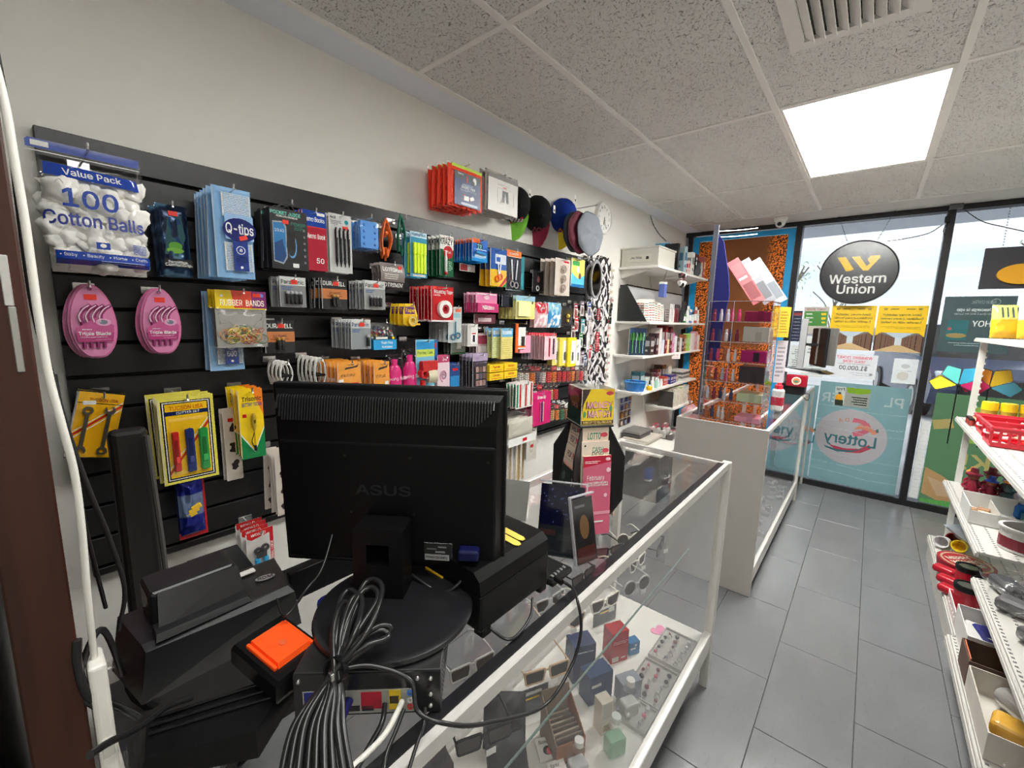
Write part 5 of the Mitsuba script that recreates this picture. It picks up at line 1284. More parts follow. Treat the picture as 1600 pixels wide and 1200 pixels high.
for row, (a, b) in enumerate(rows):
    n_ = int((b[1] - a[1]) / 0.055)
    for i in range(n_):
        yy = a[1] + (i + 0.5) * (b[1] - a[1]) / n_
        zz = a[2] + (b[2] - a[2]) * i / n_
        hook(yy, zz - 0.004, 0.14, 'chrome hook with trinket bags, %s along the %s row' % (nth(i), ('upper', 'middle', 'lower')[row]))
        kind = tr[r.randrange(8)]
        for k in range(3):
            t = thing('trinket_bag', '%s trinket bag on the %s hook of the %s trinket row' % (ORD[k], nth(i), ('upper', 'middle', 'lower')[row]), 'trinket bag', 'small trinket bags low on the slatwall')
            tf = TR([-1.585 - 0.03 * k, yy + r.uniform(-.002, .002), zz]) @ FACE_X @ T().rotate([0, 0, 1], r.uniform(-2, 2)).translate([0, -0.114, 0])
            for p_ in kind:
                part(t, p_[0], p_[1], tf=tf @ (p_[3] if len(p_) > 3 else T()))

# ---- hair pieces between the monitor and the lottery stand
P = (-1.55, 2.023, 1.124, 0.201, 0.207)
w, h = P[3], P[4]
stack('makeup_pack', [card_part(w, h, [('r', 0, 0, 1, 1, S(206, 34, 110)), ('t', 0.5, 0.85, 0.1, 'Beauty', W_, True, 0.7)], S(206, 34, 110), t=0.012), ('brush', colored([(lathey([(0, 0), (0.004, 0), (0.004, h * .6), (0, h * .62)], 8), S(220, 110, 160))], GLOSS), 'all', TR([-0.015, h * .1, 0.016])), ('brush', colored([(lathey([(0, 0), (0.004, 0), (0.004, h * .6), (0, h * .62)], 8), S(236, 200, 180))], GLOSS), 'all', TR([0.015, h * .1, 0.016])), ('brush', colored([(lathey([(0, 0), (0.004, 0), (0.004, h * .6), (0, h * .62)], 8), S(90, 50, 120))], GLOSS), 'all', TR([0, h * .1, 0.016]))], 'hot pink pack of three make-up brushes', 'make-up pack', 'hot pink make-up packs', P, 2, 0.04)
P = (-1.52, 1.843, 1.209, 0.163, 0.15)
w, h = P[3], P[4]
stack('comb_pack', [card_part(w, h, [('r', 0, 0, 1, 1, S(210, 204, 200))] + [('r', 0.06 + 0.16 * i, 0.05, 0.14 + 0.16 * i, 0.95, [S(30, 120, 90), S(190, 40, 50), W_, S(190, 40, 50), W_, S(180, 50, 60)][i]) for i in range(6)], W_)], 'card of red, white and green hair strips', 'hair strip card', 'red and white hair strip cards', P, 4, 0.024)
P = (-1.52, 1.77, 1.045, 0.257, 0.157)
w, h = P[3], P[4]
stack('curtain_ring_pack', [('bag', ply(pillow(w, h, 0.03, 0.01, 4, 12), CLEAR, True)), ('contents', ply(pillow(w * .86, h * .7, 0.02, 0.01, 7, 10), mat(S(196, 192, 180), 0.4), True)), ('header_card', colored(art(w, h * .3, [('r', 0, 0, 1, 1, W_), ('r', 0.5, 0.3, 0.66, 0.7, RED)], 0.001, W_), PRINT), None, TR([0, -h * .25, 0.016]))], 'clear bag with a white header right of the monitor', 'bag', 'clear bags with white headers', P, 3, 0.036)
gold = mat(S(176, 140, 60), 0.3, 0.9)
q = (-1.6, 1.954, 0.829)
for k in range(6):
    t = thing('gold_chain', '%s gold chain necklace hanging right of the monitor, counted from the left' % nth(k), 'necklace')
    yy = q[1] - 0.05 + 0.022 * k
    part(t, 'chain', join([move(torus(0.0045, 0.0013, major_sections=8, minor_sections=4), x=q[0] + 0.012 * (k % 2), y=yy + s_ * 0.006, z=q[2] + 0.03 - 0.0075 * i, ry=90, rz=90 * (i % 2)) for i in range(38) for s_ in (-1, 1)]), [gold, SIL, gold, gold, mat(S(140, 120, 80), 0.3, 0.8), gold][k])
    part(t, 'tag', cbox(q[0] + 0.012 * (k % 2), yy, q[2] + 0.045, 0.002, 0.016, 0.03, 0.0006), [WHITE, DARK][k % 2])
hook(q[1], q[2] + 0.06, 0.13, 'chrome wall hook carrying the gold chains')
P = (-1.56, 2.008, 0.9, 0.103, 0.205)
w, h = P[3], P[4]
stack('necklace_card', [card_part(w, h, [('r', 0, 0, 1, 1, S(206, 202, 192)), ('e', 0.5, 0.5, 0.02, 0.05, S(150, 146, 130)), ('e', 0.5, 0.5, 0.017, 0.045, S(206, 202, 192)), ('r', 0.4, 0.4, 0.7, 0.5, RED)], W_), clearp(w * .95, h * .9, 0.01, 0, 0.003)], 'tall pale necklace card right of the gold chains', 'necklace card', 'tall pale necklace cards', P, 2, 0.03)

# ------------------------------------------------------------------ glass display counters
ALU = mat(S(200, 198, 193), 0.35, 0.1)
DECKW = mat(S(226, 224, 216), 0.5)
GASKET = mat((0.01, 0.01, 0.012), 0.3)

def sheet(a, b, c, d):
    return trimesh.Trimesh(np.array([a, b, c, d], float), [[0, 1, 2], [0, 2, 3]], process=False)

CX0, CX1, CY0, CY1, CZ = -0.865, -0.385, 0.036, 1.835, 1.02
DECK, SHELF = 0.25, 0.62
t = thing('glass_counter', 'white framed glass display counter in front, its top carrying the monitor and lottery stand', 'display counter')
r_ = 0.028
rail = lambda *q: cbox((q[0] + q[3]) / 2, (q[1] + q[4]) / 2, (q[2] + q[5]) / 2, q[3] - q[0], q[4] - q[1], q[5] - q[2], 0.0025)
for nm, q in (('top_rail', (CX1 - 0.011, CY0, CZ - 0.026, CX1 + 0.004, CY1 - 0.02, CZ + 0.004)), ('top_rail', (CX0, CY0, CZ - 0.026, CX0 + 0.02, CY1 - 0.02, CZ + 0.004)), ('top_rail', (CX0 + 0.02, CY1 - 0.034, CZ - 0.02, CX1 - 0.018, CY1 - 0.02, CZ + 0.004)),
              ('post', (CX1 - 0.024, CY1 - 0.02, 0, CX1 + 0.010, CY1 + 0.012, CZ + 0.004)), ('post', (CX0, CY1 - 0.02, 0, CX0 + 0.03, CY1 + 0.012, CZ + 0.004)), ('post', (CX1 - 0.024, CY0 - 0.002, 0, CX1 + 0.004, CY0 - 0.0005, CZ - 0.03)),
              ('bottom_rail', (CX1 - 0.022, CY0, DECK - 0.05, CX1 + 0.006, CY1 - 0.02, DECK + 0.018)), ('bottom_rail', (CX1 - 0.006, CY0, DECK - 0.075, CX1 + 0.004, CY1 - 0.02, DECK - 0.052)), ('bottom_rail', (CX0, CY0, DECK - 0.05, CX0 + 0.02, CY1 - 0.02, DECK + 0.018))):
    part(t, nm, rail(*q), ALU)
part(t, 'gasket', bx(CX1 - 0.031, CY0, CZ - 0.004, CX1 - 0.0115, CY1 - 0.036, CZ + 0.0035), GASKET, label='black seal beside the front top rail')
part(t, 'deck', bx(CX0 + 0.02, CY0 + 0.01, DECK - 0.02, CX1 - 0.024, CY1 - 0.02, DECK), DECKW)
part(t, 'kick_board', bx(CX0 + 0.05, CY0 + 0.01, 0.002, CX1 - 0.05, CY1 - 0.03, DECK - 0.055), mat(S(70, 66, 64), 0.5))
part(t, 'end_panel', bx(CX0 + 0.02, CY0 - 0.001, DECK, CX1 - 0.026, CY0 + 0.006, CZ - 0.03), mat(S(214, 210, 202), 0.5))
part(t, 'top_glass', sheet((CX0 + 0.02, CY0, CZ), (CX1 - 0.031, CY0, CZ), (CX1 - 0.031, CY1 - 0.034, CZ), (CX0 + 0.02, CY1 - 0.034, CZ)), 'glass')
part(t, 'front_glass', sheet((CX1 - 0.008, CY0, DECK + 0.018), (CX1 - 0.008, CY1 - 0.02, DECK + 0.018), (CX1 - 0.008, CY1 - 0.02, CZ - 0.026), (CX1 - 0.008, CY0, CZ - 0.026)), 'glass')
part(t, 'end_glass', sheet((CX0 + 0.03, CY1 - 0.004, DECK), (CX1 - 0.024, CY1 - 0.004, DECK), (CX1 - 0.024, CY1 - 0.004, CZ - 0.02), (CX0 + 0.03, CY1 - 0.004, CZ - 0.02)), 'glass')
part(t, 'shelf_glass', sheet((CX0 + 0.03, CY0 + 0.02, SHELF), (CX1 - 0.11, CY0 + 0.02, SHELF), (CX1 - 0.11, CY1 - 0.04, SHELF), (CX0 + 0.03, CY1 - 0.04, SHELF)), 'glass')
part(t, 'shelf_edge', bx(CX1 - 0.112, CY0 + 0.02, SHELF - 0.003, CX1 - 0.108, CY1 - 0.04, SHELF + 0.002), mat(S(120, 140, 134), 0.2))

EX0, EX1, EY0, EY1, EY2, EZ = -0.875, -0.372, 2.66, 4.50, 5.03, 1.0
t = thing('glass_counter', 'second white glass counter with a solid white end panel, reaching to the windows', 'display counter')
part(t, 'end_panel', cbox((EX0 + EX1) / 2, EY0 - 0.009, EZ / 2 + 0.001, EX1 - EX0, 0.018, EZ, 0.0015), mat(S(190, 187, 182), 0.45))
for nm, q in (('top_rail', (EX1 - 0.02, EY0, EZ - 0.024, EX1, EY2, EZ + 0.003)), ('top_rail', (EX0, EY0, EZ - 0.024, EX0 + 0.02, EY2, EZ + 0.003)), ('bottom_rail', (EX1 - 0.022, EY0, 0.13, EX1 + 0.002, EY1, 0.185)), ('bottom_rail', (EX1 - 0.008, EY0, 0.09, EX1, EY1, 0.125)),
              ('post', (EX1 - 0.03, EY1 - 0.032, 0, EX1 + 0.003, EY1, EZ - 0.024)), ('post', (EX1 - 0.03, EY1 + 0.004, 0, EX1 + 0.003, EY1 + 0.03, EZ - 0.024)), ('post', (EX0, EY1 - 0.03, 0, EX0 + 0.03, EY1, EZ - 0.024)), ('post', (EX1 - 0.025, EY2 - 0.02, 0, EX1, EY2, EZ - 0.024)), ('post', (EX0, EY2 - 0.02, 0, EX0 + 0.03, EY2, EZ - 0.024))):
    part(t, nm, rail(*q), ALU)
part(t, 'deck', bx(EX0 + 0.02, EY0, 0.15, EX1 - 0.024, EY1 - 0.03, 0.168), mat(S(150, 148, 146), 0.5))
part(t, 'kick_board', bx(EX0 + 0.05, EY0, 0.002, EX1 - 0.06, EY2 - 0.03, 0.128), mat(S(70, 66, 64), 0.5))
part(t, 'front_glass', sheet((EX1 - 0.008, EY0, 0.185), (EX1 - 0.008, EY1 - 0.03, 0.185), (EX1 - 0.008, EY1 - 0.03, EZ - 0.024), (EX1 - 0.008, EY0, EZ - 0.024)), 'glass')
part(t, 'front_glass', sheet((EX1 - 0.008, EY1 + 0.03, 0.1), (EX1 - 0.008, EY2 - 0.02, 0.1), (EX1 - 0.008, EY2 - 0.02, EZ - 0.024), (EX1 - 0.008, EY1 + 0.03, EZ - 0.024)), 'glass')
part(t, 'top_glass', sheet((EX0 + 0.02, EY0, EZ), (EX1 - 0.02, EY0, EZ), (EX1 - 0.02, EY2, EZ), (EX0 + 0.02, EY2, EZ)), 'glass')
r = random.Random(9)
for k in range(26):      # small silver wares on the low deck of the second counter
    x, y = r.uniform(-0.56, -0.42), EY0 + 0.12 + k * 0.062
    t = thing('ring_box', 'small silver trinket box, %s from the end panel in the second counter' % nth(k), 'trinket box', 'trinket boxes in the second counter')
    part(t, 'box', rbox(x, y, 0.182, 0.05, 0.04, 0.026, 0.004), mat((0.6, 0.6, 0.6), 0.25, 0.4))
    part(t, 'ring', move(torus(0.01, 0.003, major_sections=12, minor_sections=5), x=x, y=y, z=0.199), CHROME)

# ---- inside the first counter -------------------------------------------------------------
GLD = Polygon(disc(0.026, 0.021, 20))

def sunglasses(x, y, z, rz, frame, lens, desc, style=0, tip=0, group=None):
    t = thing('sunglasses', desc, 'sunglasses', group)
    tf = TR([x, y, z]).rotate([0, 0, 1], rz).rotate([1, 0, 0], tip)
    shp = {0: [(-0.027, 0.006), (-0.02, -0.018), (0.006, -0.022), (0.026, -0.008), (0.025, 0.014), (-0.03, 0.020)], 1: disc(0.027, 0.025, 18), 2: [(-0.031, 0.016), (-0.026, -0.018), (0.022, -0.020), (0.028, 0.014)]}[style]
    L = Polygon(shp).buffer(-0.005).buffer(0.005)
    ms, ls = [], []
    for s in (-1, 1):
        o = L if s == -1 else Polygon([(-a, b) for a, b in L.exterior.coords])
        ring_ = o.buffer(0.0035).difference(o.buffer(-0.0008))
        ms.append(move(prism(ring_, 0.004), x=s * 0.035))
        ls.append(move(prism(o, 0.0012), x=s * 0.035, z=0.0015))
    ms.append(move(cbox(0, 0.009, 0.002, 0.022, 0.006, 0.004, 0.001)))
    st = T(np.array([[1, 0, 0, 0], [0, 0, -1, 0], [0, 1, 0, 0], [0, 0, 0, 1.0]])) @ TR([0, 0.026, 0])
    part(t, 'front', join(ms), frame, tf=tf @ st)
    for m in ls:
        part(t, 'lens', m, lens, tf=tf @ st)
    for s in (-1, 1):
        part(t, 'temple', tube([(s * 0.066, 0.002, 0.038), (s * 0.067, 0.05, 0.038), (s * 0.064, 0.10, 0.036), (s * 0.06, 0.135, 0.018)], 0.0026, 6, 4), frame, tf=tf, smooth=50)
    return t

LENS = mat(S(74, 68, 64), 0.08, 0.0, 1.0)
WF, BF, PKF, BGF, CRY = mat(S(232, 228, 216), 0.3), mat((0.015, 0.015, 0.017), 0.25), mat(S(226, 200, 190), 0.3), mat(S(206, 178, 150), 0.3), mat(S(186, 186, 184), 0.15)
for i, (x, y, rz, f, st, d) in enumerate(((-0.60, 1.50, 84, WF, 0, 'white cat-eye sunglasses at the right end of the glass shelf'), (-0.54, 1.36, 66, CRY, 1, 'round dark sunglasses with thin pale temples beside the white cat-eye pair'), (-0.58, 1.20, 70, WF, 0, 'white sunglasses above the red carton'), (-0.56, 0.84, 60, BGF, 2, 'beige square sunglasses in the middle of the glass shelf'),
          (-0.71, 1.28, 80, BF, 2, 'black sunglasses behind the white pair on the glass shelf'), (-0.72, 1.08, 75, CRY, 0, 'clear framed sunglasses behind the middle of the glass shelf'), (-0.62, 1.03, 64, PKF, 0, 'pale pink sunglasses left of the white pair above the red carton'), (-0.72, 1.5, 60, BF, 0, 'black cat-eye sunglasses below the lottery stand'), (-0.7, 1.65, 50, WF, 1, 'round white sunglasses in the far back corner of the glass shelf'),
          (-0.56, 0.60, 60, BF, 2, 'black square sunglasses near the left of the glass shelf'), (-0.72, 0.72, 70, CRY, 2, 'clear square sunglasses under the black printer'), (-0.58, 1.68, 96, BF, 2, 'black square sunglasses against the right glass end'))):
    g_ = sunglasses(x, y, SHELF + 0.001, rz + 4, f, LENS, d, st)
    part(g_, 'price_tag', move(box(0, 0, 0, 0.024, 0.0006, 0.016), x=x + 0.03, y=y - 0.01, z=SHELF + 0.022, rz=70), WHITE)

def carton(x, y, z, sx, sy, h, rz, c, name, desc, cat='box', ops=None, tf=None):
    t = thing(name, desc, cat)
    tf = tf or TR([x, y, z]).rotate([0, 0, 1], rz)
    body = [(cbox(0, 0, h / 2, sx, sy, h, 0.0008), c)]
    if ops:
        body += [(m, k) for m, k in [(move(m, rx=90, y=-sy / 2 + 0.0003), k) for m, k in art(sx, h, ops, 0.0)[1:]]]
    part(t, 'carton', colored(body, GLOSS), tf=tf)
    return t

D_ = DECK + 0.0005
TY = S(176, 26, 34)
carton(-0.64, 1.44, D_, 0.078, 0.06, 0.13, 62, TY, 'medicine_box', 'red medicine carton standing on the counter deck', 'carton', [('t', 0.5, 0.80, 0.11, 'TYLENOL', W_, True, 0.86), ('r', 0.05, 0.68, 0.95, 0.69, W_), ('r', 0.1, 0.62, 0.85, 0.64, S(230, 170, 170)), ('r', 0.06, 0.04, 0.46, 0.2, S(200, 190, 180)), ('r', 0.6, 0.12, 0.85, 0.15, W_)])
carton(-0.60, 1.51, D_, 0.05, 0.035, 0.055, 62, S(40, 110, 160), 'small_carton', 'small blue carton right of the red medicine carton', 'carton', [('r', 0.1, 0.2, 0.6, 0.3, W_), ('r', 0.1, 0.45, 0.6, 0.55, W_), ('e', 0.6, 0.75, 0.006, 0.004, W_)])
carton(-0.70, 1.27, D_, 0.09, 0.07, 0.15, 58, S(46, 60, 96), 'navy_carton', 'navy carton left of the red medicine carton', 'carton', [('r', 0.1, 0.5, 0.8, 0.6, S(120, 140, 180)), ('r', 0.1, 0.8, 0.9, 0.83, S(190, 200, 210))])
carton(-0.61, 1.23, D_, 0.1, 0.06, 0.11, 66, S(40, 62, 100), 'navy_carton', 'navy carton with a red stripe behind the slim white carton', 'carton', [('p', [(0.6, 0.1), (0.8, 0.1), (1, 0.5), (1, 0.9)], S(190, 40, 50)), ('r', 0.1, 0.6, 0.5, 0.7, W_)])
carton(-0.53, 1.135, D_, 0.045, 0.042, 0.115, 66, S(214, 206, 190), 'slim_carton', 'slim white and yellow carton in front of the navy cartons', 'carton', [('r', 0, 0, 1, 0.4, S(206, 170, 90)), ('r', 0.1, 0.5, 0.9, 0.95, S(196, 190, 180)), ('r', 0.2, 0.1, 0.8, 0.3, S(150, 110, 50))])
carton(-0.52, 1.30, D_, 0.08, 0.05, 0.08, 62, S(150, 156, 166), 'grey_carton', 'pale grey carton below the red medicine carton', 'carton', [('r', 0.1, 0.5, 0.9, 0.7, S(90, 100, 130))])
for x, y, rz, d in ((-0.74, 1.02, 64, 'clear clamshell case standing left of the navy cartons'), (-0.76, 1.58, 70, 'clear clamshell case with black print behind the red medicine carton')):
    t = thing('clamshell_case', d, 'plastic case')
    tf = TR([x, y, D_]).rotate([0, 0, 1], rz)
    part(t, 'shell', hull([(a, b, c) for a in (-0.075, 0.075) for b in (-0.035, 0.035) for c in (0, 0.1)] + [(a, b, 0.15) for a in (-0.05, 0.05) for b in (-0.02, 0.02)]), CLEAR, tf=tf)
    part(t, 'insert', colored([(cbox(0, 0, 0.05, 0.13, 0.004, 0.095, 0.001), S(70, 74, 80)), (box(0, -0.0022, 0.08, 0.08, 0.0004, 0.012), W_), (box(0, -0.0022, 0.06, 0.06, 0.0004, 0.006), YEL)], GLOSS), tf=tf)
t = thing('open_box', 'open brown cardboard box holding cards on the counter deck', 'box')
tf = TR([-0.60, 1.0, D_]).rotate([0, 0, 1], 62)
CB, CBD = mat(S(150, 96, 60), 0.75), mat(S(134, 116, 98), 0.8)
part(t, 'front_wall', cbox(0, -0.055, 0.035, 0.1, 0.003, 0.07, 0.001), CB, tf=tf)
part(t, 'back_wall', cbox(0, 0.055, 0.08, 0.1, 0.003, 0.16, 0.001), CBD, tf=tf)
part(t, 'side_wall', hull([(-0.05, b, c) for b, c in ((-0.055, 0), (0.055, 0), (0.055, 0.15), (-0.055, 0.07))] + [(-0.047, b, c) for b, c in ((-0.055, 0), (0.055, 0), (0.055, 0.15), (-0.055, 0.07))]), CBD, tf=tf)
part(t, 'side_wall', hull([(0.05, b, c) for b, c in ((-0.055, 0), (0.055, 0), (0.055, 0.15), (-0.055, 0.07))] + [(0.047, b, c) for b, c in ((-0.055, 0), (0.055, 0), (0.055, 0.15), (-0.055, 0.07))]), CB, tf=tf)
for k in range(6):
    part(t, 'card', cbox(0, -0.04 + 0.016 * k, 0.04, 0.09, 0.006, 0.075, 0.001), mat(S(160, 146, 126) if k % 2 else S(120, 104, 90), 0.8), tf=tf)

def bottle(x, y, z, w, d, h, liquid, cap_c, desc, fill=0.62, rz=62):
    t = thing('bottle', desc, 'bottle')
    tf = TR([x, y, z]).rotate([0, 0, 1], rz)
    part(t, 'liquid', rbox(0, 0, h * .72 * fill / 2 + 0.002, w * .94, d * .94, h * .72 * fill, 0.006), liquid, tf=tf)
    part(t, 'shell', join(rbox(0, 0, h * .36, w, d, h * .72, 0.010, 3), lathe([(w * .34, h * .70), (w * .2, h * .80), (w * .19, h * .88)], 16)), CLEAR, tf=tf)
    part(t, 'bottle_cap', lathe([(0, h * .84), (w * .24, h * .84), (w * .24, h * .99), (w * .2, h), (0, h)], 16), cap_c, 40, tf=tf)

GRN = mat(S(140, 186, 150), 0.3)
bottle(-0.465, 1.09, D_, 0.062, 0.045, 0.13, GRN, mat(S(214, 222, 216), 0.4), 'clear bottle half full of pale green liquid near the front glass')
bottle(-0.49, 1.245, D_, 0.06, 0.045, 0.13, mat(S(196, 198, 194), 0.4), WHITE, 'clear bottle with a white cap behind the green one', 0.5)
bottle(-0.52, 0.965, D_, 0.058, 0.045, 0.11, mat(S(186, 188, 188), 0.3), WHITE, 'clear bottle in front of the brown box, near the frame bottom', 0.4)
r = random.Random(31)
stones = [mat(S(206, 110, 130), 0.15, 0, 1.0), mat(S(40, 40, 44), 0.15, 0, 1.0), mat(S(220, 220, 222), 0.12, 0.3, 1.0), mat(S(130, 60, 70), 0.15, 0, 1.0), mat(S(180, 180, 190), 0.15, 0.4)]
for k, (x, y, d) in enumerate(((-0.475, 1.63, 'ring tray nearest the right end of the counter'), (-0.475, 1.41, 'middle ring tray with pink stones'), (-0.475, 1.25, 'ring tray behind the clear bottles'))):
    t = thing('ring_tray', d, 'jewelry tray')
    L, Wd = (0.2, 0.2, 0.11)[k], 0.13
    part(t, 'tray', join(bx(x - Wd / 2, y - L / 2, D_, x + Wd / 2, y + L / 2, D_ + 0.006), *[bx(a, b, D_, c, e, D_ + 0.014) for a, b, c, e in ((x - Wd / 2, y - L / 2, x - Wd / 2 + 0.004, y + L / 2), (x + Wd / 2 - 0.004, y - L / 2, x + Wd / 2, y + L / 2), (x - Wd / 2, y - L / 2, x + Wd / 2, y - L / 2 + 0.004), (x - Wd / 2, y + L / 2 - 0.004, x + Wd / 2, y + L / 2))]), mat(S(176, 174, 168), 0.6))
    for i in range(3):
        for j in range(int(L / 0.034)):
            rx, ry = x - 0.04 + 0.04 * i + r.uniform(-.005, .005), y - L / 2 + 0.022 + 0.034 * j
            q = thing('ring', '%s ring from the left, %s row of the %s' % (nth(j), ('back', 'middle', 'front')[i], ('rightmost ring tray', 'middle ring tray', 'ring tray behind the bottles')[k]), 'ring', None)
            part(q, 'band', move(torus(0.0085, 0.0016, major_sections=14, minor_sections=5), rx=90, rz=r.uniform(0, 90), x=rx, y=ry, z=D_ + 0.010), CHROME)
            s_ = ico(1, r.uniform(0.005, 0.009))
            part(q, 'stone', move(s_, x=rx, y=ry, z=D_ + 0.021), r.choice(stones))
q = (-0.548, 1.707, 0.255)
hs = [(0.036 * 16 * math.sin(a) ** 3 / 16, 0.036 * (13 * math.cos(a) - 5 * math.cos(2 * a) - 2 * math.cos(3 * a) - math.cos(4 * a)) / 16) for a in np.linspace(0, 2 * PI, 30, endpoint=False)]
single('paper_heart', 'pink paper heart lying on the white deck right of the red carton', 'paper heart', move(prism(hs, 0.002), x=-0.56, y=1.70, z=D_, rz=70), mat(S(232, 150, 186), 0.6))
r = random.Random(8)
for k, (x, y, s, d) in enumerate(((-0.72, 0.86, 1.2, 'black leather pouch leaning at the back of the counter'), (-0.62, 0.78, 1.1, 'black wallet with a white edge in the front left of the counter'), (-0.52, 0.72, 1.0, 'small dark pouch near the front glass at the left'), (-0.76, 0.66, 1.2, 'large dark pouch deep in the counter'), (-0.48, 0.84, 0.7, 'dark folded pouch before the small white cards'))):
    t = thing('dark_pouch', d, 'pouch')
    tf = TR([x, y, D_]).rotate([0, 0, 1], 40 + 25 * k).translate([0, 0, 0.012]).rotate([1, 0, 0], 66)
    part(t, 'pouch', pillow(0.11 * s, 0.13 * s, 0.04, 0.016, k + 2, 12), mat((0.03, 0.03, 0.032), 0.6), True, tf=tf)
    part(t, 'zip', cbox(0, 0.12 * s, 0.0, 0.1 * s, 0.006, 0.01, 0.002), mat((0.4, 0.4, 0.4), 0.4, 0.6), tf=tf)
for k, (x, y, rz, d) in enumerate(((-0.60, 0.93, 55, 'small white printed card with a red spot, left of the brown box'), (-0.53, 0.90, 60, 'small white printed card lying before the brown box'))):
    single('small_card', d, 'card', colored([(m, c) for m, c in art(0.055, 0.06, [('r', 0, 0, 1, 1, S(226, 222, 214)), ('t', 0.4, 0.78, 0.14, 'Sassy', K_, True, 0.5), ('e', 0.55, 0.4, 0.014, 0.012, K_), ('e', 0.66, 0.36, 0.010, 0.010, S(226, 70, 70))], 0.012, W_)], PRINT), tf=TR([x, y, D_]).rotate([0, 0, 1], rz).rotate([1, 0, 0], 14))

# ------------------------------------------------------------------ on the first counter
TOP = CZ + 0.0045
PLA = pmat('black_plastic', lambda p, n, uv: mix((0.003, 0.003, 0.0035), (0.005, 0.005, 0.006), noise(p.x * 900, p.y * 900, p.z * 900)), 0.4, 0.2)

# ---- monitor seen from behind
MON = thing('monitor', 'black computer monitor seen from behind on the counter', 'monitor')
mtf = TR([-0.628, 0.419, 1.287]).rotate([0, 0, 1], 36.8).rotate([1, 0, 0], 2.6)
mw, mh = 0.41, 0.34
part(MON, 'bezel', rbox(0, 0.006, 0, mw, 0.018, mh, 0.004), PLA, tf=mtf)
part(MON, 'screen', bx(-mw / 2 + 0.014, 0.0145, -mh / 2 + 0.016, mw / 2 - 0.014, 0.0156, mh / 2 - 0.014), mat((0.02, 0.02, 0.025), 0.15), tf=mtf)
sh = hull([(a * (mw / 2 - 0.006), -0.003, c) for a in (-1, 1) for c in (mh / 2 - 0.010, -mh / 2 + 0.006)] + [(a * (mw / 2 - 0.016), -0.020, c) for a in (-1, 1) for c in (mh / 2 - 0.062, -mh / 2 + 0.02)] + [(a * (mw / 2 - 0.012), -0.012, mh / 2 - 0.020) for a in (-1, 1)])
part(MON, 'back_shell', sh, PLA, tf=mtf)
part(MON, 'back_panel', rbox(0, -0.014, -0.036, mw - 0.032, 0.018, mh - 0.12, 0.005), PLA, tf=mtf)
rib = []
for k in range(78):
    f = k / 77
    x = -mw / 2 + 0.016 + f * (mw - 0.032)
    edge = min(1.0, (1 - f) / 0.09, 0.35 + f / 0.03)
    z1, z0 = mh / 2 - 0.018, mh / 2 - 0.018 - 0.042 * edge ** 0.6
    rib.append(hull([(x + a, y, z) for a in (-0.0011, 0.0011) for y, z in ((-0.010, z1), (-0.0155, z1 - 0.004), (-0.0245, z0), (-0.012, z0 - 0.002))]))
part(MON, 'vent_ribs', join(rib), mat((0.02, 0.02, 0.022), 0.3), tf=mtf, kind='stuff', label='row of fine cooling ribs')
part(MON, 'logo', colored([(move(text('ASUS', 0.018, 0.0012, True), s=1), (0.012, 0.012, 0.014))], GLOSS), tf=mtf @ TR([-0.008, -0.0232, -0.012]) @ FACE_Y @ T().scale([1.5, 1, 1]))
for x, z in ((-0.072, 0.05), (0.042, 0.05), (-0.066, -0.055), (0.046, -0.055), (0.176, 0.048)):
    part(MON, 'screw', move(tc.cylinder(0.003, 0.002, sections=10), rx=90, x=x, y=-0.0238, z=z), mat((0.03, 0.03, 0.03), 0.3, 0.8), tf=mtf)
part(MON, 'rating_label', colored([(m, c) for m, c in art(0.05, 0.034, [('r', 0, 0, 1, 1, (0.02, 0.02, 0.02)), ('r', 0.02, 0.02, 0.9, 0.36, S(150, 150, 150)), ('r', 0.4, 0.45, 0.75, 0.56, S(130, 130, 130)), ('r', 0.1, 0.62, 0.45, 0.72, S(90, 90, 90)), ('r', 0.5, 0.75, 0.8, 0.84, S(120, 120, 120))] + [('r', 0.06 + 0.05 * i, 0.14, 0.08 + 0.05 * i, 0.28, K_) for i in range(16)], 0.0006)], PRINT), tf=mtf @ TR([0.088, -0.0234, -0.142]) @ FACE_Y)
part(MON, 'video_plug', rbox(0.145, -0.034, -0.118, 0.036, 0.022, 0.02, 0.004), mat(S(14, 18, 66), 0.35), tf=mtf, label='dark blue video plug')
neck = Polygon([(-0.042, -0.19), (0.042, -0.19), (0.042, -0.062), (0.038, -0.058), (-0.038, -0.058), (-0.042, -0.062)]).difference(Polygon([(-0.017, -0.12), (0.017, -0.12), (0.017, -0.088), (-0.017, -0.088)]).buffer(0.002))
nk = prism(neck, 0.05)
nk.apply_transform(rotm(PI / 2, [1, 0, 0]))
part(MON, 'neck', move(nk, y=-0.026), PLA, tf=TR([-0.628, 0.419, 1.287]).rotate([0, 0, 1], 36.8))
part(MON, 'base', lathe([(0, 0), (0.125, 0), (0.128, 0.004), (0.126, 0.009), (0.118, 0.012), (0.05, 0.015), (0, 0.015)], 48), mat((0.012, 0.012, 0.014), 0.22), 30, tf=TR([-0.556, 0.374, TOP + 0.0665]))

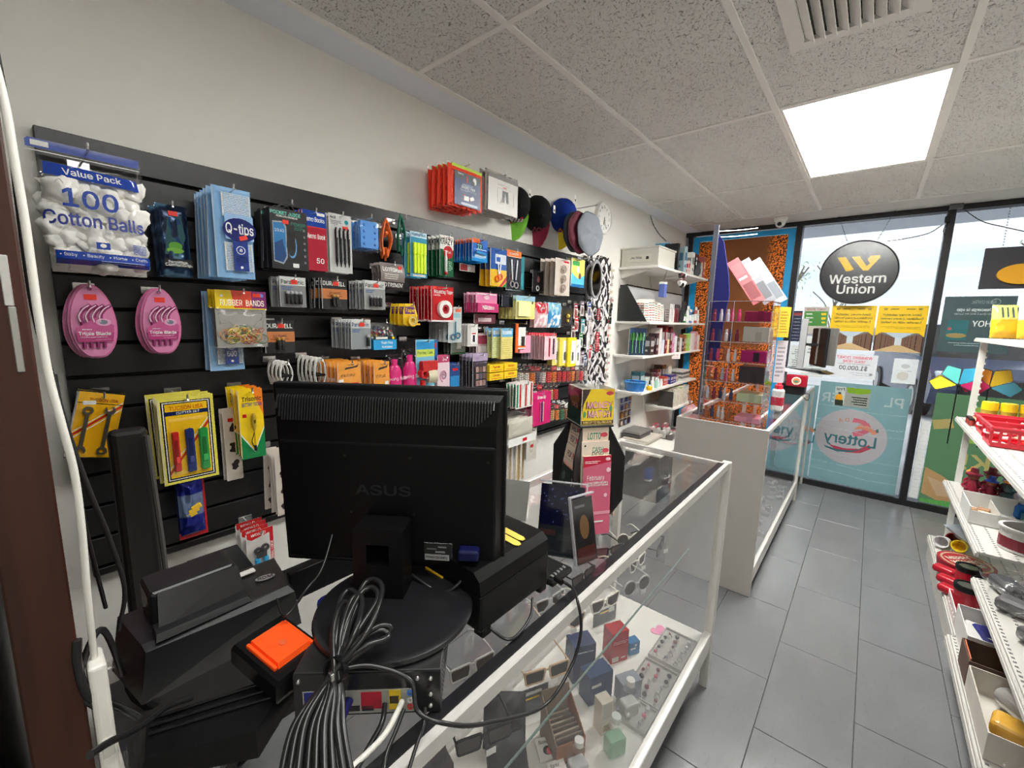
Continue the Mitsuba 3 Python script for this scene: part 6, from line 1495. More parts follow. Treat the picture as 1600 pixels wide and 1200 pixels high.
# ---- small computer under the monitor
PC = thing('mini_computer', 'small black computer box under the monitor, its back to the viewer', 'computer')
ptf = TR([-0.541, 0.34, TOP]).rotate([0, 0, 1], 44)
part(PC, 'case', rbox(0, 0.004, 0.033, 0.20, 0.192, 0.066, 0.002), mat((0.016, 0.016, 0.017), 0.42), tf=ptf)
back = [(box(0, -0.0935, 0.033, 0.198, 0.002, 0.064), (0.014, 0.014, 0.015)), (box(-0.012, -0.0948, 0.022, 0.15, 0.001, 0.036), S(150, 148, 142))]
for x, w_, h_, c in ((0.005, 0.028, 0.026, S(170, 30, 50)), (0.037, 0.016, 0.03, S(214, 180, 40)), (-0.075, 0.02, 0.03, S(30, 36, 120)), (0.0, 0.016, 0.008, K_), (-0.02, 0.018, 0.008, K_), (-0.045, 0.02, 0.006, K_), (0.036, 0.012, 0.012, K_)):
    back.append((box(x, -0.0956, 0.012 if h_ < 0.01 else 0.024, w_, 0.001, h_), c))
part(PC, 'port_panel', colored(back, GLOSS), tf=ptf, label='metal port panel with coloured sockets')
for k, c in enumerate((S(60, 110, 190), S(200, 200, 200), S(190, 60, 60))):
    part(PC, 'audio_jack', move(tc.annulus(0.002, 0.0042, 0.003, sections=14), rx=90, x=0.058, y=-0.0955, z=0.034 - 0.011 * k), mat(c, 0.4), tf=ptf)
for x, z in ((-0.092, 0.056), (0.068, 0.056), (0.086, 0.055), (0.086, 0.03), (0.086, 0.012)):
    part(PC, 'screw', move(ico(1, 0.0032), x=x, y=-0.095, z=z), CHROME, tf=ptf)
part(PC, 'side_vent', join([move(tc.cylinder(0.0022, 0.001, sections=6), ry=90, x=0.1004, y=-0.08 + 0.007 * i, z=0.01 + 0.008 * j) for i in range(22) for j in range(6)]), mat((0.05, 0.05, 0.05), 0.5), tf=ptf, kind='stuff')

# ---- black receipt printer with yellow stripes
PR = thing('receipt_printer', 'black receipt printer with two yellow stripes right of the monitor', 'printer')
px0, px1, py0, py1 = -0.66, -0.452, 0.47, 0.668
part(PR, 'body', rbox((px0 + px1) / 2, (py0 + py1) / 2, TOP + 0.050, px1 - px0, py1 - py0, 0.068, 0.005), PLA)
lid = hull([(x, y, z) for y in (py0, py1) for x, z in ((px0, TOP + 0.086), (px1, TOP + 0.086), (px1 - 0.004, TOP + 0.110), (px1 - 0.018, TOP + 0.123), (px0 + 0.02, TOP + 0.126), (px0, TOP + 0.11))])
part(PR, 'lid', lid, PLA)
for k in range(2):
    st = Polygon([(0, 0), (0.05, 0), (0.058, 0.004), (0.058, 0.012), (0.05, 0.016), (0, 0.016)])
    part(PR, 'stripe', prism(st, 0.0008), mat(S(240, 200, 90), 0.4), tf=TR([-0.532 + 0.006 * k, 0.607 - 0.02 * k, TOP + 0.1252 - 0.0001 * k]).rotate([0, 0, 1], -4).rotate([0, 1, 0], 0.9), label='yellow stripe')
part(PR, 'stripe', cbox(-0.572, 0.4685, TOP + 0.078, 0.05, 0.003, 0.010, 0.001), mat(S(240, 190, 40), 0.4), label='yellow stripe')
for y in (py0 + 0.02, py1 - 0.012):
    part(PR, 'foot', cbox(px1 - 0.014, y, TOP + 0.008, 0.024, 0.022, 0.016, 0.002), PLA)
    part(PR, 'foot', cbox(px0 + 0.014, y, TOP + 0.008, 0.024, 0.022, 0.016, 0.002), PLA)
kb = thing('keypad', 'flat black keypad with silver keys behind the printer', 'keypad')
part(kb, 'base', cbox(-0.52, 0.715, TOP + 0.007, 0.15, 0.075, 0.014, 0.003), BLACK)
part(kb, 'key', join([cbox(-0.458, 0.692 + 0.011 * i, TOP + 0.0155, 0.008, 0.007, 0.004, 0.001) for i in range(5)]), STEEL)

# ---- cheque scanner at the left
SCP = mat((0.010, 0.010, 0.012), 0.34, key='scanner_plastic')
SC = thing('check_scanner', 'bulky black document scanner at the left end of the counter', 'scanner')
part(SC, 'body', hull([(-0.725, 0.070, TOP), (-0.835, 0.052, TOP), (-0.86, 0.29, TOP), (-0.725, 0.29, TOP), (-0.722, 0.080, TOP + 0.078), (-0.838, 0.066, TOP + 0.082), (-0.708, 0.275, TOP + 0.078), (-0.835, 0.29, TOP + 0.082), (-0.735, 0.078, TOP + 0.084), (-0.722, 0.27, TOP + 0.086)]), SCP)
part(SC, 'paper_hood', rbox(-0.802, 0.152, TOP + 0.108, 0.068, 0.115, 0.058, 0.008), SCP)
part(SC, 'feed_plate', hull([(-0.768, 0.102, TOP + 0.086), (-0.735, 0.098, TOP + 0.088), (-0.742, 0.212, TOP + 0.090), (-0.768, 0.212, TOP + 0.088), (-0.765, 0.105, TOP + 0.136), (-0.760, 0.208, TOP + 0.136)]), mat((0.016, 0.016, 0.018), 0.25))
part(SC, 'feed_lip', hull([(x, y, TOP + z) for x, y, z in ((-0.748, 0.092, 0.087), (-0.722, 0.092, 0.085), (-0.722, 0.215, 0.086), (-0.748, 0.215, 0.087), (-0.75, 0.094, 0.098), (-0.728, 0.094, 0.094), (-0.728, 0.21, 0.094), (-0.75, 0.21, 0.098))]), SCP)
part(SC, 'badge', colored([(move(prism(disc(0.0155, 0.008, 20), 0.001)), S(120, 120, 122)), (move(text('RDM', 0.008, 0.0006, True), z=0.001), (0.02, 0.02, 0.02))], GLOSS), tf=TR([-0.772, 0.252, TOP + 0.0865]).rotate([0, 0, 1], 78))
part(SC, 'label_strip', cbox(-0.81, 0.232, TOP + 0.088, 0.012, 0.032, 0.004, 0.001), WHITE)
part(SC, 'exit_tray', hull([(x, y, TOP + z) for x, y, z in ((-0.86, 0.19, 0.05), (-0.90, 0.17, 0.10), (-0.90, 0.25, 0.10), (-0.86, 0.27, 0.05), (-0.866, 0.19, 0.05), (-0.906, 0.17, 0.10), (-0.906, 0.25, 0.10))]), BLACKGLOSS)

# ---- long black rail device right behind it and the blue mouse
t = thing('scanner_rail', 'long black track of the scanner reaching behind the monitor', 'scanner track')
part(t, 'rail', join(rbox(-0.835, 0.40, TOP + 0.035, 0.03, 0.2, 0.012, 0.003), rbox(-0.80, 0.40, TOP + 0.03, 0.014, 0.2, 0.06, 0.003), rbox(-0.835, 0.40, TOP + 0.012, 0.03, 0.16, 0.024, 0.003)), PLA)
part(t, 'edge_strip', cbox(-0.822, 0.34, TOP + 0.0425, 0.006, 0.05, 0.003, 0.001), STEEL)
t = thing('blue_dispenser', 'shiny blue rounded tape dispenser behind the monitor stand', 'tape dispenser')
part(t, 'shell', move(hull(np.vstack([np.array([(0.045 * math.cos(a), 0.03 * math.sin(a), b) for a in np.linspace(0, 2 * PI, 20) for b in (0, 0.02)]), [(0.02 * math.cos(a), 0.014 * math.sin(a), 0.035) for a in np.linspace(0, 2 * PI, 16)]])), x=-0.70, y=0.352, z=TOP, rz=30), mat(S(24, 44, 130), 0.15, 0, 1.0), 40)
part(t, 'ring', move(tc.annulus(0.006, 0.011, 0.008, sections=20), ry=50, x=-0.672, y=0.352, z=TOP + 0.028), WHITE)

# ---- card terminal with an orange cover
t = thing('card_terminal', 'black card terminal capped with a bright orange cover', 'card terminal')
ctf = TR([-0.612, 0.212, TOP + 0.052]).rotate([0, 0, 1], 12).rotate([0, 1, 0], 8)
part(t, 'body', hull([(a * 0.052, b * 0.040, c) for a in (-1, 1) for b in (-1, 1) for c in (-0.012, 0.012)] + [(a * 0.05, b * 0.036, 0.018) for a in (-1, 1) for b in (-1, 1)] + [(a * 0.05, b * 0.036, -0.02) for a in (-1, 1) for b in (-1, 1)]), PLA, tf=ctf)
part(t, 'cover', hull([(a * 0.031, b * 0.024, 0.026) for a in (-1, 1) for b in (-1, 1)] + [(0.036, b * 0.026, 0.012) for b in (-1, 1)] + [(-0.033, b * 0.025, 0.018) for b in (-1, 1)]), mat(S(255, 86, 24), 0.4), tf=ctf, label='bright orange cover')
part(t, 'cover_flange', join(cbox(0.0, 0.028, 0.017, 0.066, 0.005, 0.012, 0.001), cbox(0.0, -0.028, 0.017, 0.066, 0.005, 0.012, 0.001)), mat(S(255, 86, 24), 0.4), tf=ctf, label='bright orange cover flange')
part(t, 'mark', move(prism(disc(0.006, 0.005, 12), 0.0006), x=0.005, z=0.0262), mat(S(220, 90, 50), 0.4), tf=ctf)
t = thing('terminal_base', 'low ridged black base lying in front of the scanner', 'device base')
part(t, 'base', hull([(-0.59, 0.232, TOP), (-0.525, 0.15, TOP), (-0.60, 0.045, TOP), (-0.668, 0.058, TOP), (-0.595, 0.222, TOP + 0.030), (-0.535, 0.152, TOP + 0.030), (-0.60, 0.055, TOP + 0.026), (-0.66, 0.066, TOP + 0.026)]), PLA)
for k in range(3):
    part(t, 'ridge', tube([(-0.655 + 0.012 * k, 0.07 - 0.003 * k, TOP + 0.028), (-0.592 + 0.012 * k, 0.21 - 0.012 * k, TOP + 0.032)], 0.002, 6, 2), BLACKGLOSS)

# ---- cables
CAB = mat((0.014, 0.014, 0.015), 0.3)

def cable(name, desc, pts, r=0.0028, m=None, cat='cable', ends=(), group=None):
    t = thing(name, desc, cat, group)
    part(t, 'cable', tube(pts, r, 8, 9), m or CAB, smooth=60)
    for e in ends:
        part(t, 'plug', *e)
    return t

tie = np.array((-0.486, 0.234, 1.115))
LOOPS = [([(-0.479, 0.277, 1.15), (-0.518, 0.325, 1.165), (-0.543, 0.331, 1.17), (-0.555, 0.318, 1.165), (-0.526, 0.278, 1.15)], 'tallest wide loop'),
         ([(-0.494, 0.272, 1.145), (-0.516, 0.316, 1.16), (-0.539, 0.32, 1.165), (-0.542, 0.302, 1.16), (-0.519, 0.267, 1.145)], 'wide loop inside the tallest one'),
         ([(-0.516, 0.269, 1.14), (-0.543, 0.3, 1.155), (-0.572, 0.301, 1.155), (-0.563, 0.282, 1.15), (-0.522, 0.255, 1.14)], 'left narrow loop'),
         ([(-0.515, 0.262, 1.14), (-0.538, 0.285, 1.15), (-0.558, 0.286, 1.15), (-0.545, 0.269, 1.15), (-0.521, 0.249, 1.14)], 'short narrow loop'),
         ([(-0.484, 0.266, 1.14), (-0.481, 0.295, 1.145), (-0.473, 0.308, 1.14), (-0.474, 0.299, 1.13), (-0.483, 0.264, 1.12)], 'flat loop bending to the right'),
         ([(-0.489, 0.261, 1.145), (-0.52, 0.293, 1.155), (-0.542, 0.302, 1.16), (-0.545, 0.289, 1.155), (-0.513, 0.256, 1.14)], 'upright middle loop'),
         ([(-0.473, 0.268, 1.135), (-0.464, 0.292, 1.135), (-0.47, 0.302, 1.135), (-0.48, 0.293, 1.14), (-0.491, 0.26, 1.13)], 'low loop lying to the right')]
for k, (lp, nm) in enumerate(LOOPS):
    o = lambda j: np.array([0.0042 * math.cos(k * 0.9 + j * 2.6), 0.0042 * math.sin(k * 0.9 + j * 2.6), 0.006 * math.cos(k * 1.9 + j)])
    lows = [[np.array((-0.476, 0.214, 1.1)), np.array((-0.456, 0.187, 1.085)), np.array((-0.415, 0.161, 1.06))], [np.array((-0.474, 0.223, 1.095)), np.array((-0.449, 0.199, 1.08)), np.array((-0.402, 0.178, 1.05))]]
    f = [np.array([0.0065 * (k - 3), 0.0055 * (k - 3), 0.004 * (k % 3)]) * w for w in (0.45, 0.9, 1.2)]
    pts = [lows[0][2] + f[2], lows[0][1] + f[1], lows[0][0] + f[0], tie + o(0)] + [np.array(q) for q in lp] + [tie + o(1), lows[1][0] + f[0], lows[1][1] + f[1], lows[1][2] + f[2]]
    cable('bundled_cable', nm + ' of the tied black cable bundle', pts, 0.004)
t = thing('cable_tie', 'black strap holding the cable bundle together', 'cable tie')
part(t, 'strap', move(tc.annulus(0.0135, 0.0165, 0.009, sections=20), rx=68, rz=20, x=tie[0], y=tie[1], z=tie[2]), BLACKGLOSS)
part(t, 'buckle', rbox(tie[0] + 0.012, tie[1] - 0.012, tie[2] + 0.006, 0.008, 0.005, 0.01, 0.001), CHROME)
cable('power_cable', 'black cord sagging over the counter front between the bundle and the printer', [tuple(tie), (-0.463, 0.271, 1.11), (-0.423, 0.304, 1.09), (-0.40, 0.30, 1.06), (-0.366, 0.325, 1.045), (-0.362, 0.392, 0.995), (-0.36, 0.536, 0.914), (-0.36, 0.622, 0.934), (-0.36, 0.651, 0.99), (-0.372, 0.655, 1.04), (-0.407, 0.687, 1.04), (-0.445, 0.685, 1.045)], 0.003, ends=[(cyl((-0.445, 0.685, 1.045), (-0.426, 0.681, 1.045), 0.006, 10), BLACK)])
cable('black_cable', 'black cable looping from the printer down behind the monitor', [(-0.614, 0.424, 1.12), (-0.536, 0.441, 1.1), (-0.527, 0.494, 1.06), (-0.448, 0.497, 1.035), (-0.414, 0.509, 1.03), (-0.423, 0.571, 1.03), (-0.445, 0.607, 1.04)], 0.0026)
cable('black_cable', 'black cable falling from the blue plug of the monitor', [tuple(np.array((-0.512, 0.49, 1.188))), (-0.515, 0.496, 1.15), (-0.502, 0.474, 1.12), (-0.523, 0.445, 1.1), (-0.594, 0.444, 1.1), (-0.655, 0.445, 1.1)], 0.003)
cable('black_cable', 'thin black cable crossing the scanner towards the monitor', [(-0.69, 0.24, 1.115), (-0.633, 0.231, 1.12), (-0.659, 0.275, 1.13), (-0.67, 0.308, 1.15), (-0.72, 0.36, 1.2)], 0.0022)
cable('white_cable', 'white network cable plugged into the back of the small computer', [(-0.437, 0.301, 1.05), (-0.427, 0.285, 1.05), (-0.421, 0.261, 1.04), (-0.424, 0.227, 1.03), (-0.423, 0.194, 1.03)], 0.0038, mat(S(224, 222, 214), 0.35))
cable('black_cable', 'black plug and cable at the small computer beside the white one', [(-0.451, 0.283, 1.05), (-0.434, 0.267, 1.045), (-0.429, 0.243, 1.03), (-0.413, 0.211, 1.027)], 0.0035)
cable('black_cable', 'black cable right of the white one at the small computer', [(-0.425, 0.296, 1.05), (-0.416, 0.277, 1.04), (-0.405, 0.254, 1.03), (-0.385, 0.235, 1.027)], 0.0028)
cable('black_cable', 'thin black audio cable hanging from the right socket of the small computer', [(-0.406, 0.316, 1.05), (-0.396, 0.306, 1.04), (-0.383, 0.284, 1.035), (-0.36, 0.249, 1.03)], 0.0024)
cable('blue_cable', 'dark blue video cable rising from the small computer into the bundle', [(-0.492, 0.253, 1.05), (-0.478, 0.236, 1.05), (-0.465, 0.216, 1.05), (-0.454, 0.199, 1.05)], 0.0065, mat(S(26, 30, 96), 0.4))
# ---- wooden door leaf at the left, cords and power strip beside it

def wood_fn(p, n, uv):
    g = fbm(p.x * 18 + 3, p.y * 26, p.z * 1.6, 4)
    k = noise(p.x * 60 + g * 6, p.y * 90, p.z * 3.0)
    c = mix(S(38, 18, 13), S(78, 42, 28), g)
    return c * (0.75 + 0.4 * k)

pmat('wood', wood_fn, 0.42, 0.4)
t = thing('storage_cabinet', 'added unlit-room cabinet behind the wooden door at the left edge', 'shade_block')  # black block added in place of the dark room beyond the door
part(t, 'carcass', cbox(-1.15, -0.36, 0.95, 0.9, 0.6, 1.9, 0.004), BLACK)
part(t, 'door_panel', cbox(-0.692, -0.36, 0.97, 0.014, 0.58, 1.8, 0.003), BLACK)
dk_ = thing('wooden_door', 'dark brown wooden door leaf seen edge-on at the left', 'door')
part(dk_, 'leaf', cbox(-0.93, -0.0065, 1.01, 0.66, 0.043, 2.02, 0.002), 'wood')
part(dk_, 'strike_plate', cbox(-0.5995, 0.004, (-0.6, 0.014, 1.598)[2], 0.002, 0.006, 0.045, 0.0006), CHROME)
part(dk_, 'strike_plate', cbox(-0.5995, 0.005, (-0.6, 0.013, 1.545)[2], 0.002, 0.005, 0.06, 0.0006), STEEL)
WC = mat(S(222, 220, 212), 0.45)
cable('white_cable', 'white power cord running down along the wooden door', [(-0.58, 0.014, 1.791), (-0.58, 0.018, 1.745), (-0.58, 0.019, 1.699), (-0.58, 0.02, 1.652), (-0.58, 0.02, 1.603), (-0.58, 0.02, 1.564), (-0.58, 0.021, 1.514), (-0.58, 0.025, 1.464), (-0.585, 0.029, 1.414), (-0.59, 0.029, 1.351), (-0.6, 0.027, 1.276), (-0.612, 0.026, 1.194)], 0.0031, WC)
cable('black_cable', 'black braided cord beside the white cord on the door', [(-0.62, 0.018, 1.807), (-0.62, 0.02, 1.741), (-0.62, 0.019, 1.663), (-0.62, 0.019, 1.575), (-0.62, 0.025, 1.499), (-0.63, 0.031, 1.443), (-0.65, 0.042, 1.371), (-0.68, 0.055, 1.3), (-0.7, 0.065, 1.218), (-0.72, 0.056, 1.153)], 0.0026, mat((0.016, 0.016, 0.016), 0.7))
cable('black_cable', 'thin black cord falling behind the scanner', [(-0.66, 0.028, 1.505), (-0.66, 0.031, 1.408), (-0.68, 0.038, 1.299), (-0.72, 0.047, 1.191)], 0.0022)
cable('black_cable', 'thick black cord looping from the power strip around the scanner', [(-0.6, 0.015, 1.231), (-0.6, 0.013, 1.202), (-0.6, 0.018, 1.16), (-0.62, 0.038, 1.121), (-0.70, 0.062, 1.03)], 0.004)
cable('black_cable', 'black cord curling from the scanner back over the power strip', [(-0.76, 0.058, 1.06), (-0.64, 0.037, 1.208), (-0.61, 0.016, 1.194), (-0.605, 0.012, 1.165), (-0.6, 0.022, 1.145)], 0.0034)
cable('black_cable', 'black cord lying over the lower end of the power strip', [(-0.55, 0.011, 1.133), (-0.57, 0.026, 1.119), (-0.6, 0.055, 1.094), (-0.63, 0.083, 1.077), (-0.64, 0.111, 1.063)], 0.004)
t = thing('power_strip', 'white power strip standing at the end of the counter beside the door', 'power strip')
part(t, 'housing', rbox(-0.614, 0.0265, 1.05, 0.04, 0.015, 0.29, 0.004), WC)
for k in range(4):
    part(t, 'socket', cbox(-0.5935, 0.0265, 0.96 + 0.045 * k, 0.002, 0.010, 0.024, 0.0006), mat(S(190, 188, 180), 0.5))

# ---- dark office chair behind the counter
t = thing('office_chair', 'dark high-backed office chair behind the counter against the slatwall', 'office chair')
part(t, 'backrest', rbox(-1.36, 0.165, 1.04, 0.03, 0.075, 0.50, 0.015), mat(S(26, 23, 21), 0.4))
part(t, 'back_trim', tube([(-1.335, 0.205, 0.80), (-1.33, 0.203, 1.0), (-1.335, 0.196, 1.27)], 0.006, 8, 5), mat(S(74, 72, 70), 0.4))
part(t, 'seat', rbox(-1.36, 0.26, 0.48, 0.46, 0.42, 0.08, 0.03), mat(S(36, 34, 34), 0.5))
part(t, 'back_bar', tube([(-1.37, 0.16, 0.82), (-1.37, 0.12, 0.6), (-1.37, 0.2, 0.45)], 0.016, 8, 5), BLACK)
part(t, 'post', cyl((-1.36, 0.26, 0.06), (-1.36, 0.26, 0.45), 0.025), CHROME)
for k in range(5):
    a = k * 2 * PI / 5
    part(t, 'leg', tube([(-1.36, 0.26, 0.1), (-1.36 + 0.21 * math.cos(a), 0.26 + 0.21 * math.sin(a), 0.06)], 0.016, 8, 2), BLACK)
    part(t, 'castor', move(ico(2, 0.028), x=-1.36 + 0.21 * math.cos(a), y=0.26 + 0.21 * math.sin(a), z=0.029), BLACK, True)

# ---- black rotating stand of lottery slips
t = thing('leaflet_stand', 'black lottery leaflet stand topped by a clear cube on the counter', 'leaflet stand')
ltf = TR([-0.537, 0.956, TOP]).rotate([0, 0, 1], 55)
LSX = 0.040
part(t, 'base', rbox(0, 0, 0.012, 0.10, 0.10, 0.02, 0.004), BLACK, tf=ltf)
part(t, 'column', cbox(0, 0, 0.155, 0.062, 0.062, 0.27, 0.002), BLACK, tf=ltf)
fin = Polygon([(0.03, 0.02), (0.075, 0.06), (0.098, 0.10), (0.098, 0.215), (0.055, 0.288), (0.03, 0.288)])
fm = prism(fin, 0.004, -0.002)
fm.apply_transform(rotm(PI / 2, [1, 0, 0]))
for k in range(4):
    part(t, 'fin', move(fm, rz=45 + 90 * k), mat((0.012, 0.012, 0.013), 0.4), tf=ltf)
part(t, 'cube', bx(-0.045, -0.045, 0.292, 0.045, 0.045, 0.388), CLEAR, tf=ltf)
part(t, 'cube_floor', cbox(0, 0, 0.289, 0.092, 0.092, 0.005, 0.001), mat((0.02, 0.02, 0.02), 0.3), tf=ltf)
mm = art(0.086, 0.09, [('r', 0, 0, 1, 1, S(240, 206, 30)), ('p', [(0, 1), (0.25, 1), (0.05, 0.6), (0, 0.3)], S(60, 40, 40)), ('p', [(0.6, 1), (1, 1), (1, 0.85), (0.85, 0.9)], S(220, 170, 30)), ('e', 0.85, 0.88, 0.010, 0.005, S(200, 60, 80)), ('t', 0.54, 0.55, 0.20, 'MONEY', S(60, 30, 60), True, 0.84), ('t', 0.54, 0.555, 0.17, 'MONEY', S(240, 170, 180), True, 0.78), ('t', 0.55, 0.30, 0.20, 'MATCH', S(60, 30, 60), True, 0.76), ('t', 0.55, 0.305, 0.17, 'MATCH', S(240, 180, 190), True, 0.70),
      ('e', 0.9, 0.45, 0.004, 0.008, S(90, 150, 90)), ('e', 0.08, 0.3, 0.004, 0.008, S(90, 150, 90)), ('r', 0, 0.02, 1, 0.12, S(80, 50, 40)), ('t', 0.5, 0.07, 0.06, 'WIN UP TO $1,000,000!', S(250, 220, 120), True, 0.92)], 0.0008, YEL)
part(t, 'print', colored(mm, GLOSS), tf=ltf @ TR([0, -0.0435, 0.294]) @ FACE_Y, label='yellow printed front of the cube')
dkp = art(0.086, 0.09, [('r', 0, 0, 1, 1, S(70, 50, 44)), ('r', 0, 0, 1, 0.4, S(40, 70, 60)), ('e', 0.5, 0.7, 0.03, 0.018, S(130, 90, 50)), ('t', 0.55, 0.5, 0.12, 'CASH', S(190, 130, 120), True, 0.7), ('r', 0.1, 0.1, 0.7, 0.14, S(160, 60, 50))], 0.0008)
for a in (-90, 90, 180):
    part(t, 'print', colored(dkp, GLOSS), tf=ltf @ T().rotate([0, 0, 1], a).translate([0, -0.0435, 0.294]) @ FACE_Y)
CRM = S(226, 206, 186)
lot = lambda nm, c, sub: [('r', 0, 0, 1, 1, CRM), ('r', 0, 0, 1, 0.66, S(232, 190, 176)), ('r', 0.12, 0.1, 0.95, 0.6, S(224, 150, 136)), ('t', 0.45, 0.84, 0.12, nm, c, True, 0.5), ('e', 0.82, 0.86, 0.010, 0.006, S(210, 70, 90)), ('r', 0.1, 0.72, 0.7, 0.735, S(170, 150, 140))]
feb = [('r', 0, 0, 1, 1, S(206, 96, 124)), ('p', [(0, 0.86), (1, 0.92), (1, 1), (0, 1)], S(186, 26, 58)), ('e', 0.88, 0.955, 0.007, 0.004, S(240, 200, 210)), ('r', 0.05, 0.93, 0.6, 0.937, W_), ('r', 0.05, 0.91, 0.5, 0.917, W_), ('t', 0.45, 0.72, 0.06, 'February', W_, False, 0.62), ('t', 0.5, 0.665, 0.026, 'Limited Edition Winners', W_, True, 0.8), ('t', 0.5, 0.635, 0.026, '& Second Chance Winners', W_, True, 0.8),
       ('e', 0.1, 0.44, 0.006, 0.010, S(236, 180, 196)), ('e', 0.82, 0.5, 0.005, 0.005, S(240, 200, 210)), ('e', 0.9, 0.82, 0.006, 0.006, S(236, 200, 210)), ('r', 0.1, 0.26, 1, 0.30, S(226, 150, 170)), ('r', 0.25, 0.16, 0.75, 0.18, W_), ('e', 0.14, 0.165, 0.004, 0.004, W_)]
cash = [('r', 0, 0, 1, 1, S(222, 206, 190)), ('t', 0.58, 0.86, 0.08, 'CASH', S(90, 130, 110), True, 0.4), ('t', 0.58, 0.77, 0.10, 'POP', S(120, 120, 100), True, 0.42), ('e', 0.86, 0.84, 0.009, 0.006, S(210, 80, 96)), ('e', 0.12, 0.93, 0.0025, 0.0025, K_)] + lines(0.12, 0.92, 0.52, 0.64, 3, S(130, 120, 110), 3)

def slips(ax, y, z, w, h, ops, desc, lean=7, base=CRM, t_=0.006):
    q = thing('leaflet_stack', desc, 'leaflets')
    tf = ltf @ T().rotate([0, 0, 1], ax).translate([0, y, z]).rotate([1, 0, 0], -lean) @ FACE_Y
    part(q, 'sheets', colored(art(w, h, ops, t_, base), PRINT), tf=tf)

slips(0, -0.062, 0.012, 0.076, 0.205, feb, 'pink February leaflets in the lowest front pocket of the black stand', 3)
slips(0, -0.047, 0.10, 0.076, 0.15, cash, 'cream slips with green and grey title in the middle front pocket', 4)
slips(0, -0.036, 0.15, 0.072, 0.135, lot('LOTTO', S(40, 130, 110), 0), 'cream slips with teal title in the top front pocket', 1)
slips(-90, -0.066, 0.085, 0.074, 0.10, [('r', 0, 0, 1, 1, S(34, 44, 40)), ('e', 0.3, 0.6, 0.010, 0.012, S(70, 84, 76)), ('r', 0.1, 0.1, 0.8, 0.3, S(24, 34, 32))], 'dark green slips in the lowest left pocket of the black stand', 12, S(220, 214, 200))
slips(-90, -0.060, 0.10, 0.076, 0.125, lot('PICK 2', S(120, 90, 90), 0), 'cream slips in the second left pocket of the black stand', 10)
slips(-90, -0.050, 0.135, 0.074, 0.13, lot('PICK 3', S(110, 80, 100), 0), 'cream and red slips in the third left pocket of the black stand', 8)
slips(-90, -0.038, 0.175, 0.074, 0.115, lot('Pick 4', S(50, 80, 90), 0), 'cream slips in the highest left pocket of the black stand', 4)
for k, (z, h, y) in enumerate(((0.04, 0.16, -0.064), (0.11, 0.15, -0.050), (0.16, 0.125, -0.037))):
    slips(90, y, z, 0.074, h, lot('LOTTO', S(60, 110, 100), 0), 'cream slips in the %s right pocket of the black stand' % ('lowest', 'middle', 'top')[k], 5 - k)
    slips(180, y, z, 0.074, h, lot('CASH', S(60, 110, 100), 0), 'cream slips in the %s back pocket of the black stand' % ('lowest', 'middle', 'top')[k], 5 - k)
part(t, 'clip', hull([(-0.070, -0.071, 0.135), (-0.064, -0.071, 0.135), (-0.067, -0.071, 0.15), (-0.067, -0.069, 0.135)]), WHITE, tf=ltf)

# ---- clear sign holders with dark cards
t = thing('sign_holder', 'clear acrylic sign holder with a dark blue card beside the printer', 'sign holder')
stf = TR([-0.505, 0.785, TOP]).rotate([0, 0, 1], 26)
l1 = stf @ T().rotate([1, 0, 0], -16)
card = art(0.105, 0.165, [('r', 0, 0, 1, 1, S(9, 11, 38)), ('r', 0, 0, 1, 0.42, S(30, 34, 38)), ('r', 0.05, 0.28, 0.4, 0.36, S(60, 40, 40)), ('r', 0.45, 0.22, 0.9, 0.32, S(36, 44, 46))] + [('r', random.Random(k).uniform(.05, .9), random.Random(k + 50).uniform(.46, .95), 0, 0, S(70, 84, 150)) for k in range(0)], 0.001, S(9, 11, 38))
rr_ = random.Random(3)
card += [(move(box(0, 0, 0, 0.003, 0.0015, 0.0002), x=rr_.uniform(-.045, .045), y=rr_.uniform(.075, .155), z=0.0015, rz=rr_.uniform(0, 90)), S(90, 110, 190)) for _ in range(26)]
part(t, 'card', colored(card, GLOSS), tf=l1 @ FACE_Y, label='dark blue printed card')
part(t, 'cover', bx(-0.056, -0.004, 0, 0.056, 0.004, 0.172), CLEAR, tf=l1)
part(t, 'edge', join(bx(-0.058, -0.004, 0.170, 0.058, 0.004, 0.174), bx(0.055, -0.004, 0.0, 0.058, 0.004, 0.17)), mat((0.6, 0.6, 0.64), 0.15, 0.2), tf=l1, label='bright clear edge')
part(t, 'foot', bx(-0.056, -0.004, 0, 0.056, 0.075, 0.003), CLEAR, tf=stf)
t = thing('sign_holder', 'second clear sign holder, its dark narrow card facing the aisle', 'sign holder')
stf = TR([-0.442, 0.812, TOP]).rotate([0, 0, 1], 74)
l1 = stf @ T().rotate([1, 0, 0], -12)
part(t, 'card', colored(art(0.062, 0.148, [('r', 0, 0, 1, 1, S(24, 22, 26)), ('e', 0.5, 0.55, 0.014, 0.028, S(110, 80, 50)), ('r', 0.1, 0.86, 0.6, 0.9, S(90, 90, 96)), ('r', 0.05, 0.02, 0.95, 0.25, S(70, 26, 26))], 0.001), GLOSS), tf=l1 @ FACE_Y)
part(t, 'cover', bx(-0.036, -0.004, 0, 0.036, 0.004, 0.155), CLEAR, tf=l1)
part(t, 'edge', join(bx(-0.037, -0.004, 0.153, 0.037, 0.004, 0.156), bx(-0.037, -0.004, 0.0, -0.034, 0.004, 0.155)), mat((0.6, 0.6, 0.64), 0.15, 0.2), tf=l1)
part(t, 'foot', bx(-0.036, -0.05, 0, 0.036, 0.004, 0.003), CLEAR, tf=stf)
t = thing('paper_holder', 'clear upright holder with pale papers at the back edge behind the printer', 'paper holder')
part(t, 'holder', sheet((-0.84, 0.78, TOP), (-0.66, 0.86, TOP), (-0.66, 0.88, TOP + 0.13), (-0.84, 0.80, TOP + 0.13)), CLEAR)
